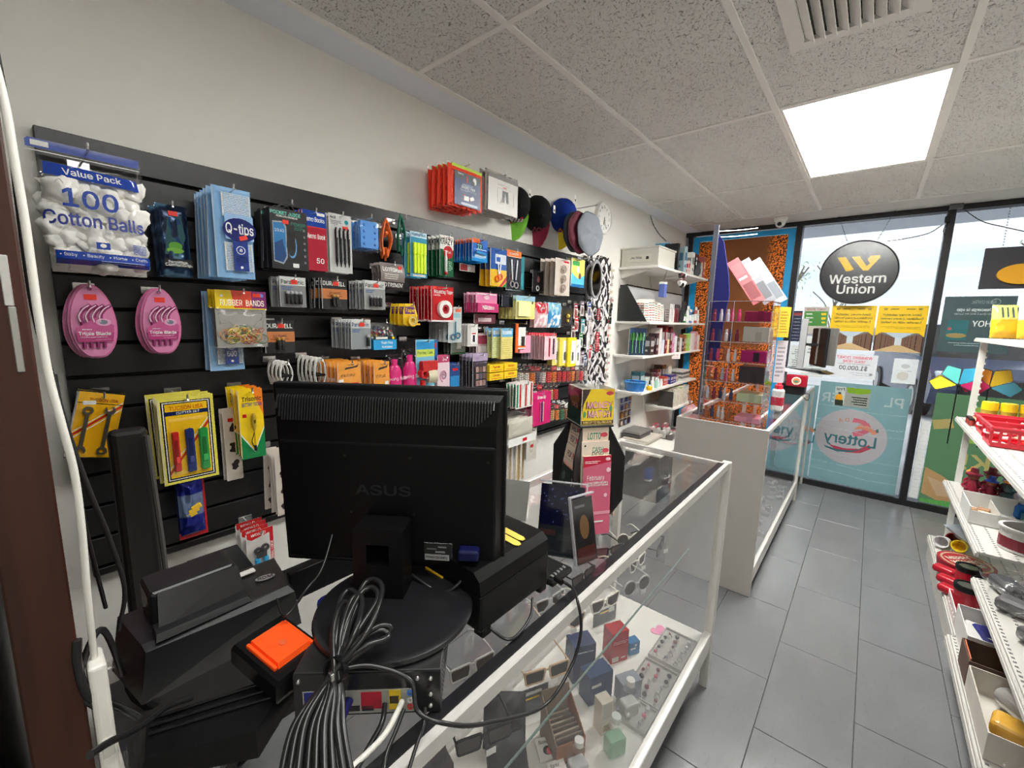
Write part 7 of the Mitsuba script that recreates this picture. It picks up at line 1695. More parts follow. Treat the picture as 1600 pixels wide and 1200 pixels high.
part(t, 'paper', hull([(-0.835, 0.79, TOP), (-0.67, 0.868, TOP), (-0.67, 0.885, TOP + 0.11), (-0.835, 0.81, TOP + 0.11), (-0.67, 0.872, TOP), (-0.835, 0.794, TOP)]), mat(S(150, 150, 146), 0.6))

# ------------------------------------------------------------------ white wall shelves at the far left
SHW = mat(S(226, 224, 218), 0.5)
SHELVES = [(2.035, -1.385, 3.454, 4.80), (1.578, -1.415, 3.44, 4.96), (1.287, -1.455, 3.435, 5.0), (0.962, -1.475, 3.50, 5.0), (0.735, -1.42, 4.20, 4.78)]
SN = ('top', 'second', 'third', 'fourth', 'lowest')
for k, (z, x, a, b) in enumerate(SHELVES):
    t = thing('wall_shelf', '%s white wall shelf near the windows' % SN[k] if k else 'top white wall shelf, holding boxes and caps under the clock side', 'wall shelf')
    part(t, 'board', cbox((WALLX + x) / 2, (a + b) / 2, z - 0.010, x - WALLX - 0.002, b - a, 0.02, 0.002), SHW)
    for j in range(3):
        yb = a + 0.05 + (b - a - 0.1) * j / 2
        part(t, 'bracket', hull([(WALLX + 0.001, yb, z - 0.021), (WALLX + 0.001, yb + 0.008, z - 0.021), (x - 0.06, yb, z - 0.021), (x - 0.06, yb + 0.008, z - 0.021), (WALLX + 0.001, yb, z - 0.09), (WALLX + 0.001, yb + 0.008, z - 0.09), (WALLX + 0.03, yb, z - 0.085), (WALLX + 0.03, yb + 0.008, z - 0.085)]), SHW)
t = thing('shelf_standard', 'slotted white upright strip between the wall shelves', 'shelf upright')
part(t, 'strip', cbox(WALLX + 0.006, 4.18, 1.45, 0.01, 0.03, 1.5, 0.001), SHW)

cnt = {}

def label_of(shelf, desc):
    cnt[shelf] = cnt.get(shelf, 0) + 1
    n = cnt[shelf]
    return '%s, %s along the %s shelf' % (desc, nth(n - 1), SN[shelf])

def sbox(shelf, x, y, sx, sy, h, c, desc, name='packet', cat='packet', c2=None, rz=0, bar=True):
    z = SHELVES[shelf][0]
    t = thing(name, label_of(shelf, desc), cat)
    c2 = c2 or tuple(min(1, q * 0.5 + 0.35) for q in c)
    ps = [(cbox(0, 0, h / 2 + 0.0005, sx, sy, h, 0.001), c)]
    if bar:   # print on the face towards the room and on the face towards the camera
        ps += [(box(sx / 2 + 0.0003, 0, h * .62, 0.0006, sy * .8, h * .3), c2), (box(sx / 2 + 0.0003, 0, h * .25, 0.0006, sy * .6, h * .12), c2), (box(0, -sy / 2 - 0.0003, h * .62, sx * .8, 0.0006, h * .3), c2), (box(0, -sy / 2 - 0.0003, h * .25, sx * .5, 0.0006, h * .1), c2)]
    part(t, 'carton', colored(ps, GLOSS), tf=TR([x, y, z]).rotate([0, 0, 1], rz))
    return t

def sbottle(shelf, x, y, r_, h, c, capc, desc, name='bottle', z=None, lab=None):
    z = SHELVES[shelf][0] if z is None else z
    t = thing(name, label_of(shelf, desc), 'bottle')
    part(t, 'body', lathe([(0, 0), (r_ * .95, 0), (r_, 0.004), (r_, h * .66), (r_ * .5, h * .78), (r_ * .42, h * .8), (0, h * .8)], 14), mat(c, 0.3), 40, tf=TR([x, y, z + 0.0005]))
    part(t, 'lid', lathe([(0, h * .79), (r_ * .5, h * .79), (r_ * .48, h), (0, h)], 12), mat(capc, 0.35), 40, tf=TR([x, y, z + 0.0005]))
    if lab:
        part(t, 'label', lathe([(r_ * 1.01, h * .15), (r_ * 1.02, h * .16), (r_ * 1.02, h * .55), (r_ * 1.01, h * .56)], 14), mat(lab, 0.5), 40, tf=TR([x, y, z + 0.0005]))

t = thing('storage_bin', 'clear plastic storage bin with a white label on the top shelf', 'storage bin')
z = SHELVES[0][0]
bin_ = [hull([(a, b, z + c) for a, b, c in q]) for q in ()]
x0, x1, y0, y1, hb = -1.72, -1.40, 3.47, 3.84, 0.15
BINM = mat(S(196, 194, 184), 0.2, 0, 0.5)
part(t, 'walls', join(bx(x0, y0, z + 0.001, x1, y0 + 0.006, z + hb), bx(x0, y1 - 0.006, z + 0.001, x1, y1, z + hb), bx(x0, y0, z + 0.001, x0 + 0.006, y1, z + hb), bx(x1 - 0.006, y0, z + 0.001, x1, y1, z + hb), bx(x0, y0, z + 0.001, x1, y1, z + 0.006)), BINM)
part(t, 'rim', join(rbox((x0 + x1) / 2, y0, z + hb, x1 - x0 + 0.02, 0.016, 0.014, 0.004), rbox((x0 + x1) / 2, y1, z + hb, x1 - x0 + 0.02, 0.016, 0.014, 0.004), rbox(x0, (y0 + y1) / 2, z + hb, 0.016, y1 - y0, 0.014, 0.004), rbox(x1, (y0 + y1) / 2, z + hb, 0.016, y1 - y0, 0.014, 0.004)), BINM)
part(t, 'label', colored(art(0.2, 0.06, [('r', 0, 0, 1, 1, S(206, 202, 190)), ('t', 0.35, 0.55, 0.3, 'Small Things', K_, True, 0.5), ('r', 0.78, 0.3, 0.9, 0.7, K_)], 0.001), PRINT), tf=TR([(x0 + x1) / 2, y0 - 0.002, z + 0.035]) @ FACE_Y)
sbox(0, -1.47, 3.95, 0.12, 0.05, 0.24, S(26, 28, 30), 'black tall carton', c2=S(70, 72, 74), rz=6)
sbox(0, -1.58, 4.0, 0.12, 0.05, 0.26, S(70, 150, 190), 'sky blue card behind the black carton', c2=S(180, 210, 220), bar=False)
sbox(0, -1.46, 4.10, 0.14, 0.05, 0.23, S(150, 168, 172), 'grey blue leaning carton', c2=S(70, 100, 120), rz=-10)
sbox(0, -1.48, 4.19, 0.12, 0.03, 0.21, S(206, 214, 224), 'white and blue carton', c2=S(60, 90, 170), rz=-10)
sbox(0, -1.42, 4.22, 0.05, 0.04, 0.12, S(214, 196, 186), 'small spotted carton', c2=S(160, 40, 50))
sbox(0, -1.45, 4.33, 0.10, 0.07, 0.21, S(222, 220, 214), 'white lamp carton', c2=S(120, 126, 130))
t = thing('cap_bag', label_of(0, 'dark grey cap with a hanging tag'), 'cap')
part(t, 'crown', move(hull(np.vstack([ico(2, 0.09).vertices * [1, 0.7, 1.2], [[0.02, -0.06, -0.12], [0.02, 0.08, -0.12], [-0.08, 0, -0.12]]])), x=-1.50, y=4.47, z=SHELVES[0][0] + 0.122), mat(S(36, 36, 38), 0.85), True)
part(t, 'peak', move(hull([(0.05 + 0.1 * math.cos(a), 0.07 * math.sin(a), c) for a in np.linspace(-1.5, 1.5, 9) for c in (0, 0.004)]), x=-1.50, y=4.47, z=SHELVES[0][0] + 0.20, ry=30), mat(S(26, 26, 28), 0.85))
part(t, 'tag', box(-1.405, 4.44, SHELVES[0][0] + 0.14, 0.001, 0.03, 0.07), WHITE)
t = thing('cap_bag', label_of(0, 'grey soft bag with a dark red top'), 'bag')
part(t, 'bag', pillow(0.16, 0.17, 0.11, 0.02, 4, 12), mat(S(74, 76, 80), 0.85), True, tf=TR([-1.47, 4.60, SHELVES[0][0] + 0.002]).rotate([0, 0, 1], 20) @ FACE_X)
part(t, 'flap', pillow(0.15, 0.10, 0.10, 0.02, 7, 10), mat(S(84, 44, 46), 0.85), True, tf=TR([-1.49, 4.60, SHELVES[0][0] + 0.14]).rotate([0, 0, 1], 20) @ FACE_X)
sbox(0, -1.45, 4.70, 0.05, 0.03, 0.14, S(206, 204, 190), 'pale slim carton')
sbox(0, -1.47, 4.76, 0.1, 0.06, 0.22, S(170, 90, 92), 'red doll carton at the end', c2=S(226, 190, 150))

t = thing('ornament_bunch', 'bunch of black and white bows hanging from the top shelf edge', 'ornaments')
r = random.Random(5)
part(t, 'bow', colored([(move(ico(1, 0.016), x=-1.375 + r.uniform(-.015, .02), y=3.98 + r.uniform(-.05, .05), z=1.955 + r.uniform(-.05, .05)), r.choice([K_, W_, S(120, 60, 70)])) for _ in range(34)], GLOSS), kind='stuff')
part(t, 'string', tube([(-1.384, 3.98, 2.03), (-1.376, 3.98, 2.0), (-1.372, 3.98, 1.96)], 0.002, 6), BLACK)

z = SHELVES[1][0]
t = thing('display_rack', 'black wire edged display rack with clear sleeves on the second shelf', 'display rack')
part(t, 'side', hull([(-1.72, 3.47, z + 0.001), (-1.46, 3.47, z + 0.001), (-1.72, 3.478, z + 0.001), (-1.46, 3.478, z + 0.001), (-1.72, 3.47, z + 0.31), (-1.66, 3.47, z + 0.31), (-1.66, 3.478, z + 0.31)]), mat(S(40, 42, 42), 0.4))
part(t, 'top_bar', tube([(-1.66, 3.47, z + 0.31), (-1.66, 4.85, z + 0.30)], 0.006, 8, 2), BLACK)
part(t, 'sheet_back', hull([(-1.70, 3.48, z + 0.002), (-1.70, 4.85, z + 0.002), (-1.665, 3.48, z + 0.3), (-1.665, 4.85, z + 0.29), (-1.695, 3.48, z + 0.002), (-1.66, 4.85, z + 0.29)]), mat(S(186, 188, 190), 0.3))
for k, (a, b, c) in enumerate(((3.50, 3.72, S(214, 218, 220)), (3.74, 3.95, S(206, 196, 186)), (3.97, 4.18, S(214, 216, 218)), (4.20, 4.42, S(212, 214, 214)), (4.44, 4.62, S(206, 200, 200)), (4.64, 4.84, S(150, 176, 206)))):
    pw, ph = b - a, 0.26
    part(t, 'sleeve', colored(art(pw, ph, [('r', 0, 0, 1, 1, c)] + lines(0.1, 0.9, 0.12, 0.85, 8, S(110, 110, 112) if k != 5 else S(50, 80, 140), k), 0.001, c), GLOSS), tf=TR([-1.672 + 0.0, (a + b) / 2, z + 0.02]).rotate([0, 1, 0], -4) @ FACE_X)
for k in range(18):      # stacked pale tubes leaning in rows
    y = 3.56 + 0.022 * k
    t = thing('nail_file_pack', label_of(1, 'pale beige packet of lettered strips'), 'packet')
    part(t, 'packet', colored([(m, c) for m, c in art(0.05, 0.20 - 0.004 * abs(k - 5), [('r', 0, 0, 1, 1, S(222, 214, 204))] + [('r', 0.12, 0.06 + 0.11 * i, 0.88, 0.10 + 0.11 * i, r.choice([S(150, 90, 60), S(120, 110, 100), S(180, 60, 50), S(110, 120, 110)])) for i in range(8)], 0.002, W_)], GLOSS), tf=TR([-1.50 - 0.05 * (k % 3), y, z + 0.001]).rotate([0, 0, 1], -30).rotate([0, 1, 0], -6) @ FACE_X)
t = thing('tube_tag', 'small blue topped box hanging above the strip packets', 'box')
part(t, 'box', colored([(cbox(-1.44, 3.72, z + 0.27, 0.05, 0.06, 0.11, 0.002), S(90, 110, 180)), (cbox(-1.44, 3.72, z + 0.335, 0.05, 0.06, 0.02, 0.002), W_)], GLOSS))
part(t, 'cord', tube([(-1.44, 3.72, z + 0.345), (-1.43, 3.73, z + 0.40), (-1.42, 3.73, z + 0.438)], 0.0015, 5), BLACK)
for k in range(7):
    y = 4.02 + 0.04 * k
    sbottle(1, -1.47, y, 0.011, 0.17, [S(206, 200, 196), S(196, 190, 190), S(210, 206, 200), S(120, 40, 50), S(90, 30, 40), S(100, 50, 50), S(60, 30, 34)][k], W_ if k < 3 else S(40, 20, 24), ('pale slim tube', 'pale slim tube', 'pale slim tube', 'dark red slim tube', 'dark red slim tube', 'brown slim tube', 'dark slim tube')[k], 'cosmetic_tube')
for k in range(8):
    t = thing('makeup_brush', label_of(1, 'black make-up brush standing in a cup'), 'brush')
    y = 4.24 + 0.016 * k
    part(t, 'handle', cyl((-1.46, y, z + 0.01), (-1.45, y + 0.02, z + 0.17), 0.004, 8), BLACK)
    part(t, 'bristles', hull([(-1.45 + 0.007 * math.cos(a), y + 0.02 + 0.007 * math.sin(a), z + 0.17) for a in np.linspace(0, 6, 8)] + [(-1.449, y + 0.026, z + 0.215)]), mat((0.03, 0.02, 0.02), 0.8))
for k in range(12):
    y = 4.42 + 0.042 * k
    c = [S(50, 110, 60), S(70, 130, 60), S(220, 220, 216), S(60, 80, 130), S(90, 120, 170), S(60, 90, 60), S(200, 206, 210), S(70, 100, 150), S(190, 80, 80), S(80, 110, 160), S(210, 210, 206), S(110, 60, 60)][k]
    sbottle(1, -1.47 - 0.03 * (k % 2), y, 0.017, 0.11 + 0.03 * ((k * 7) % 3), c, W_ if k % 3 else S(30, 30, 40), ('green bottle', 'green bottle', 'white bottle', 'blue bottle', 'pale blue bottle', 'dark green bottle', 'white bottle', 'blue bottle', 'red bottle', 'blue bottle', 'white bottle', 'brown bottle')[k], 'bottle', None, W_)

t = thing('toothbrush_pack', label_of(2, 'dark blue pack of four green toothbrushes'), 'toothbrush pack')
z = SHELVES[2][0]
part(t, 'card', colored(art(0.16, 0.235, [('r', 0, 0, 1, 1, S(30, 50, 70)), ('r', 0, 0.8, 1, 1, S(40, 80, 130)), ('r', 0.05, 0.55, 0.95, 0.8, S(60, 120, 60))], 0.01), GLOSS), tf=TR([-1.56, 3.53, z + 0.001]).rotate([0, 0, 1], -34) @ FACE_X)
for k in range(4):
    part(t, 'toothbrush', join(cyl((0, 0.02, 0), (0, 0.2, 0), 0.004, 8), box(0, 0.18, 0.006, 0.009, 0.03, 0.01)), mat(S(150, 180, 190) if k % 2 else S(90, 160, 80), 0.3), tf=TR([-1.56, 3.53, z]).rotate([0, 0, 1], -34) @ FACE_X @ TR([-0.051 + 0.034 * k, 0, 0.016]))
items = [(3.65, 0.10, 0.085, 0.165, S(56, 50, 54), 'dark patterned pouch'), (3.76, 0.08, 0.05, 0.19, S(60, 40, 48), 'brown comb pack'), (3.83, 0.09, 0.05, 0.24, S(222, 210, 206), 'white tall pack with red marks'), (3.90, 0.09, 0.06, 0.13, S(206, 216, 232), 'pale blue carton'), (3.97, 0.09, 0.05, 0.26, S(110, 34, 40), 'dark red tall carton'), (4.03, 0.07, 0.05, 0.13, S(230, 200, 150), 'cream and orange carton'), (4.10, 0.07, 0.05, 0.25, S(90, 40, 50), 'maroon tall carton'), (4.16, 0.07, 0.05, 0.19, S(216, 130, 180), 'pink tube carton'),
         (4.23, 0.07, 0.06, 0.16, S(222, 222, 226), 'white carton with blue print'), (4.31, 0.06, 0.05, 0.14, S(90, 80, 74), 'taupe carton'), (4.38, 0.06, 0.05, 0.14, S(216, 210, 206), 'pale carton'), (4.44, 0.06, 0.05, 0.13, S(60, 50, 50), 'dark small carton'), (4.50, 0.06, 0.05, 0.17, S(150, 90, 60), 'brown bottle carton'), (4.56, 0.06, 0.05, 0.17, S(150, 200, 80), 'bright green carton'), (4.63, 0.06, 0.05, 0.18, S(160, 210, 110), 'lime green carton'), (4.70, 0.06, 0.06, 0.17, S(226, 226, 220), 'white dotted carton'), (4.78, 0.06, 0.06, 0.18, S(216, 206, 206), 'pale pink carton'), (4.86, 0.06, 0.06, 0.20, S(206, 150, 160), 'rose carton'), (4.94, 0.06, 0.06, 0.16, S(220, 218, 214), 'white carton at the end')]
for (y, sx, sy, h, c, d) in items:
    sbox(2, SHELVES[2][1] - sx / 2 - 0.012, y, sx, sy, h, c, d)
z = SHELVES[3][0]
t = thing('blue_basket', 'clear blue plastic basket at the left end of the fourth shelf', 'basket')
bp = [(0.0, 0.0), (0.055, 0.0), (0.07, 0.085), (0.066, 0.085), (0.052, 0.006), (0, 0.006)]
bm = lathe(bp, 28)
bm.apply_scale([1.4, 1.3, 1])
BLU = mat(S(40, 110, 180), 0.2, 0, 0.5)
part(t, 'bowl', move(bm, x=-1.58, y=3.60, z=z + 0.001), BLU, 40)
part(t, 'rim', move(torus(0.069, 0.004, major_sections=30, minor_sections=6).apply_scale([1.4, 1.3, 1]), x=-1.58, y=3.60, z=z + 0.085), mat(S(70, 150, 210), 0.2))
for k in range(9):
    t = thing('blue_trinket', label_of(3, 'small blue item in the blue basket'), 'trinket')
    part(t, 'trinket', move(rbox(0, 0, 0, 0.03, 0.022, 0.05, 0.005), x=-1.58 + 0.05 * math.cos(k * 2.2), y=3.60 + 0.05 * math.sin(k * 2.2), z=z + 0.062, rx=30 * math.sin(k), ry=20 * math.cos(k)), mat([S(30, 70, 150), S(40, 60, 110), S(60, 120, 190)][k % 3], 0.3))
def goods(y, kind, c, d, x=-1.53, h=0.09, s=0.05):
    if kind == 'b':
        sbottle(3, x, y, s / 2.4, h, c, W_, d)
    else:
        sbox(3, x, y, s, s * 1.1, h, c, d)
for q in ((3.74, 'x', S(20, 90, 100), 'dark teal leaning box', -1.62, 0.16, 0.09), (3.73, 'b', S(240, 190, 40), 'yellow jar', -1.50, 0.05, 0.06), (3.82, 'x', S(190, 200, 196), 'grey green box', -1.60, 0.10, 0.08), (3.82, 'b', S(214, 216, 210), 'white bottle', -1.51, 0.11, 0.045), (3.90, 'b', S(150, 190, 170), 'pale green bottle', -1.51, 0.10, 0.045), (3.96, 'x', S(60, 50, 54), 'dark pack', -1.60, 0.13, 0.07), (3.98, 'b', S(200, 214, 206), 'clear bottle', -1.52, 0.08, 0.045), (4.05, 'x', S(110, 60, 70), 'maroon pack', -1.58, 0.12, 0.06), (4.06, 'b', S(220, 220, 220), 'white jar', -1.52, 0.07, 0.04), (4.13, 'x', S(180, 70, 60), 'red pack', -1.54, 0.09, 0.06), (4.21, 'x', S(206, 96, 80), 'coral pack', -1.55, 0.08, 0.06), (4.20, 'x', S(90, 50, 54), 'brown pack', -1.64, 0.15, 0.08), (4.30, 'x', S(34, 52, 120), 'navy tin', -1.54, 0.09, 0.08), (4.40, 'x', S(40, 60, 130), 'second navy tin', -1.55, 0.085, 0.08), (4.35, 'x', S(80, 60, 50), 'dark brown box', -1.65, 0.18, 0.09), (4.50, 'x', S(150, 150, 140), 'grey box', -1.56, 0.07, 0.08), (4.52, 'x', S(216, 206, 190), 'cream pouch', -1.65, 0.16, 0.09)):
    goods(*q)
for k in range(5):
    t = thing('notebook', label_of(3, 'grey paper pad in the stack near the window'), 'notebook')
    part(t, 'pad', cbox(-1.58, 4.72, z + 0.012 + 0.022 * k, 0.16, 0.22, 0.020, 0.001), mat([S(206, 204, 198), S(120, 118, 116), S(190, 190, 186), S(90, 90, 90), S(200, 196, 190)][k], 0.6), tf=T())
t = thing('price_card', 'small white price sign clipped to the third shelf edge', 'sign')
part(t, 'card', colored(art(0.09, 0.06, [('r', 0, 0, 1, 1, W_), ('t', 0.5, 0.6, 0.3, '1.99', RED, True, 0.6), ('r', 0.2, 0.15, 0.8, 0.25, S(200, 120, 120))], 0.001), PRINT), tf=TR([-1.452, 4.22, 1.225]).rotate([0, 0, 1], -40) @ FACE_X)
z = SHELVES[4][0]
bc = [S(60, 56, 54), S(40, 40, 44), S(90, 84, 76), S(54, 50, 48), S(80, 70, 60), S(206, 180, 140), S(60, 110, 80), S(180, 190, 120), S(40, 60, 60), S(80, 110, 130), S(100, 120, 140), S(60, 80, 100)]
y = 4.22
for k in range(12):
    w_ = 0.03 + 0.006 * (k % 3)
    t = thing('book', label_of(4, '%s book standing' % ('dark', 'black', 'brown grey', 'dark brown', 'brown', 'tan', 'green', 'yellow green', 'dark green', 'blue grey', 'pale blue', 'slate')[k]), 'book')
    part(t, 'cover', cbox(-1.52, y + w_ / 2, z + 0.081 + 0.004 * (k % 4), 0.15, w_, 0.16 + 0.008 * (k % 4), 0.001), mat(bc[k], 0.5))
    part(t, 'pages', cbox(-1.519, y + w_ / 2, z + 0.0815 + 0.004 * (k % 4), 0.150, w_ - 0.006, 0.162 + 0.008 * (k % 4), 0.0006), mat(S(220, 212, 196), 0.8))
    y += w_ + 0.002
for i in range(4):
    for j in range(3):
        t = thing('wall_charm_pack', 'charm pack on the wall under the fourth shelf, %s row, %s from left' % (('top', 'second', 'third', 'bottom')[i], nth(j)), 'charm pack')
        tf = TR([WALLX + 0.012, 3.66 + 0.085 * j, 0.82 - 0.075 * i]) @ FACE_X
        part(t, 'card', colored(art(0.07, 0.065, [('r', 0, 0, 1, 1, [S(90, 96, 150), S(120, 120, 170), S(110, 70, 40), S(70, 50, 40)][i])], 0.001), PRINT), tf=tf)
        part(t, 'charm', move(rbox(0, 0, 0, 0.03, 0.04, 0.012, 0.005), y=0.03, z=0.008), mat([S(150, 156, 200), S(60, 60, 110), S(190, 130, 60), S(206, 190, 170)][(i + j) % 4], 0.3), tf=tf)
t = thing('white_chest', 'low grey chest with a white lid under the shelves carrying a grey case', 'chest')
part(t, 'body', cbox(-1.50, 3.98, 0.21, 0.44, 0.9, 0.415, 0.004), mat(GR))
part(t, 'lid', cbox(-1.50, 3.98, 0.428, 0.46, 0.92, 0.02, 0.003), SHW)
t = thing('grey_case', 'flat grey case lying on a stack of papers under the shelves', 'case')
part(t, 'upper_shell', rbox(-1.62, 3.80, 0.55, 0.18, 0.25, 0.028, 0.008), mat(S(120, 118, 116), 0.4))
part(t, 'lower_shell', rbox(-1.62, 3.80, 0.518, 0.18, 0.25, 0.032, 0.008), mat(S(70, 68, 68), 0.4))
for k in range(4):
    single('paper_stack', '%s bundle of papers under the grey case' % ('lowest', 'second', 'third', 'topmost')[k], 'papers', cbox(-1.60 + 0.01 * k, 3.83, 0.4475 + 0.0155 * k, 0.24, 0.36, 0.0145, 0.001), mat([S(210, 204, 196), S(190, 186, 180), S(214, 210, 204), S(200, 192, 180)][k], 0.7))
r = random.Random(17)
for k in range(16):
    x, y = -1.40 - 0.07 * (k % 4), 4.10 + 0.075 * (k // 4)
    t = thing('small_parcel', 'small wrapped packet on the white chest, %s row, %s from the front' % (nth(k // 4), nth(k % 4)), 'packet')
    part(t, 'wrap', move(rbox(0, 0, 0, 0.06, 0.06, 0.05 + 0.02 * (k % 3), 0.008), x=x, y=y, z=0.47 + 0.012 * (k % 3)), mat(r.choice([S(206, 200, 196), S(160, 110, 116), S(180, 176, 170), S(216, 180, 190), S(90, 84, 86)]), 0.35))
    part(t, 'ribbon', cbox(x, y, 0.4975 + 0.022 * (k % 3), 0.012, 0.062, 0.006, 0.001), mat(r.choice([S(180, 60, 80), S(230, 226, 220), S(90, 110, 90)]), 0.4))
t = thing('gift_bag', 'crumpled pink and green gift bag behind the white end panel', 'gift bag')
part(t, 'bag', pillow(0.2, 0.30, 0.16, 0.05, 6, 14), mat(S(196, 150, 156), 0.4), True, tf=TR([-1.36, 4.50, 0.439]) @ FACE_X)
part(t, 'base_wrap', rbox(-1.36, 4.50, 0.475, 0.17, 0.21, 0.07, 0.02), mat(S(120, 140, 80), 0.5))
part(t, 'tie', tube([(-1.36, 4.50, 0.74), (-1.37, 4.49, 0.80), (-1.39, 4.48, 0.86)], 0.008, 7), mat(S(150, 110, 110), 0.5))

# ------------------------------------------------------------------ on the second counter
T2 = EZ + 0.004
t = thing('acrylic_display', 'clear acrylic tower of small compartments on the white end of the second counter', 'display case')
ax0, ax1, ay0, ay1, ah = -0.76, -0.43, 2.70, 2.93, 0.70
ACR = mat((0.5, 0.47, 0.49), 0.15, 0.1)
scene['smoke'] = {'type': 'thindielectric', 'int_ior': 1.35, 'specular_transmittance': {'type': 'rgb', 'value': [0.80, 0.74, 0.76]}}
part(t, 'shell', join(sheet((ax0, ay0, T2), (ax0, ay1, T2), (ax0, ay1, T2 + ah), (ax0, ay0, T2 + ah)), sheet((ax1, ay0, T2), (ax1, ay1, T2), (ax1, ay1, T2 + ah), (ax1, ay0, T2 + ah)), sheet((ax0, ay1, T2), (ax1, ay1, T2), (ax1, ay1, T2 + ah), (ax0, ay1, T2 + ah))), 'smoke')
for k in range(7):
    part(t, 'shelf', sheet((ax0, ay0, T2 + ah * k / 6), (ax1, ay0, T2 + ah * k / 6), (ax1, ay1, T2 + ah * k / 6), (ax0, ay1, T2 + ah * k / 6)), 'smoke')
    part(t, 'shelf_edge', bx(ax0, ay0 - 0.002, T2 + ah * k / 6, ax1, ay0, T2 + ah * k / 6 + 0.003), ACR)
for x in (ax0, (ax0 + ax1) / 2 - 0.03, ax1):
    part(t, 'upright_edge', bx(x - 0.0015, ay0 - 0.002, T2, x + 0.0015, ay0, T2 + ah), ACR)
r = random.Random(41)
for k in range(6):
    zz = T2 + ah * k / 6 + 0.004
    c = [S(206, 140, 160), S(170, 180, 150), S(60, 54, 58), S(150, 40, 96), S(170, 168, 160), S(128, 40, 72)][k]
    single('display_packet', '%s packet in the %s compartment of the acrylic tower' % (('flat pink', 'pale green', 'dark photo', 'magenta and black', 'pale grey', 'maroon')[k], ('lowest', 'second', 'third', 'fourth', 'fifth', 'top')[k]), 'packet', colored([(cbox(-0.505, 2.80, zz + (0.018, 0.03, 0.05, 0.036, 0.045, 0.03)[k], 0.13, 0.15, (0.03, 0.05, 0.095, 0.066, 0.085, 0.055)[k], 0.002), c), (box(-0.49, 2.7245, zz + 0.035, 0.03, 0.001, 0.05), S(50, 40, 50) if k == 3 else tuple(0.8 * q for q in c))], GLOSS))
    for j in range(5):
        col = r.choice([S(190, 60, 110), S(206, 200, 200), S(60, 60, 90), S(150, 90, 60), S(180, 180, 190), S(120, 40, 60)])
        single('lipstick', '%s small tube in the %s left compartment of the acrylic tower' % (nth(j), ('lowest', 'second', 'third', 'fourth', 'fifth', 'top')[k]), 'cosmetic tube', lathe([(0, 0), (0.010, 0), (0.010, 0.045), (0.007, 0.047), (0.007, 0.07), (0, 0.072)], 10), mat(col, 0.25), 40, tf=TR([ax0 + 0.025 + 0.032 * j, ay0 + 0.04 + 0.02 * (j % 3), zz]))
t = thing('display_board', 'tall navy display board on a grey upright behind the acrylic tower', 'display board')
part(t, 'upright', cbox(-0.795, 2.83, T2 + 0.58, 0.03, 0.012, 1.16, 0.002), mat(S(120, 122, 136), 0.25, 0.3))
nb = Polygon([(0, 0.34), (0.0, 1.10), (0.03, 1.06), (0.075, 0.86), (0.09, 0.74), (0.075, 0.62), (0.06, 0.34)])
nm_ = prism(nb, 0.012)
nm_.apply_transform(rotm(PI / 2, [1, 0, 0]))
part(t, 'board', move(nm_, x=-0.778, y=2.842, z=T2), mat(S(36, 40, 112), 0.4), label='navy blue board')
part(t, 'foot', cbox(-0.795, 2.83, T2 + 0.006, 0.06, 0.1, 0.012, 0.002), mat(S(120, 122, 136), 0.25, 0.3))
for k, (y, c, d) in enumerate(((2.86, S(190, 116, 120), 'pink printed leaflet leaning from the navy board'), (2.90, S(150, 152, 158), 'grey and white brochure leaning behind the pink leaflet'), (2.94, S(166, 172, 180), 'second grey brochure leaning over the acrylic tower'))):
    single('brochure', d, 'brochure', colored(art(0.07, 0.30, [('r', 0, 0, 1, 1, c), ('r', 0.1, 0.1, 0.9, 0.45, tuple(0.55 * q for q in c)), ('r', 0.1, 0.55, 0.8, 0.6, W_), ('r', 0.1, 0.65, 0.9, 0.9, tuple(min(1, 1.2 * q) for q in c))], 0.002, c), GLOSS), tf=TR([-0.53 + 0.05 * k, y, 1.705 + 0.002 * k]).rotate([0, 1, 0], -34) .rotate([0, 0, 1], 22) @ FACE_Y)
t = thing('peg_arm', 'white wire arms reaching from the grey upright', 'wire arm')
for dz in (0, 0.035):
    part(t, 'wire', tube([(-0.795, 2.85, 2.095 + dz), (-0.70, 2.96, 2.11 + dz), (-0.62, 3.06, 2.13 + dz)], 0.004, 6, 3), WHITE)
t = thing('red_cap_bottle', 'clear sanitizer bottle with a red pump cap on the second counter', 'bottle')
bxp, byp = -0.44, 3.30
part(t, 'body', rbox(bxp, byp, T2 + 0.075, 0.07, 0.07, 0.15, 0.014, 3), mat(S(206, 206, 206), 0.15, 0, 0.8))
part(t, 'label', cbox(bxp, byp, T2 + 0.07, 0.0716, 0.0716, 0.07, 0.008), mat(S(170, 40, 60), 0.4))
part(t, 'bottle_cap', lathe([(0, 0.15), (0.024, 0.15), (0.024, 0.175), (0.014, 0.18), (0.012, 0.20), (0, 0.20)], 14), mat(S(206, 40, 60), 0.3), 40, tf=TR([bxp, byp, T2]))
for k, (y, z0, h, c, d) in enumerate(((3.02, 0.50, 0.18, S(236, 190, 60), 'yellow printed notice taped to the right side of the acrylic tower'), (3.05, 0.22, 0.26, S(214, 206, 214), 'white notice with purple marks under the yellow notice'))):
    t = thing('notice', d, 'notice')
    part(t, 'sheet', colored(art(0.065, h, [('r', 0, 0, 1, 1, c)] + lines(0.1, 0.9, 0.15, 0.9, 8, tuple(0.5 * q for q in c), k), 0.001, c), PRINT), tf=TR([-0.415, y, T2 + z0]).rotate([0, 0, 1], -50) @ FACE_X)
    part(t, 'pole', cyl((-0.418, y + 0.01, T2 + 0.001), (-0.418, y + 0.01, T2 + z0 + 0.05), 0.004, 8), CLEAR)
t = thing('lottery_terminal', 'black lottery terminal with a red front by the windows on the second counter', 'lottery terminal')
lt = TR([-0.44, 4.28, T2])
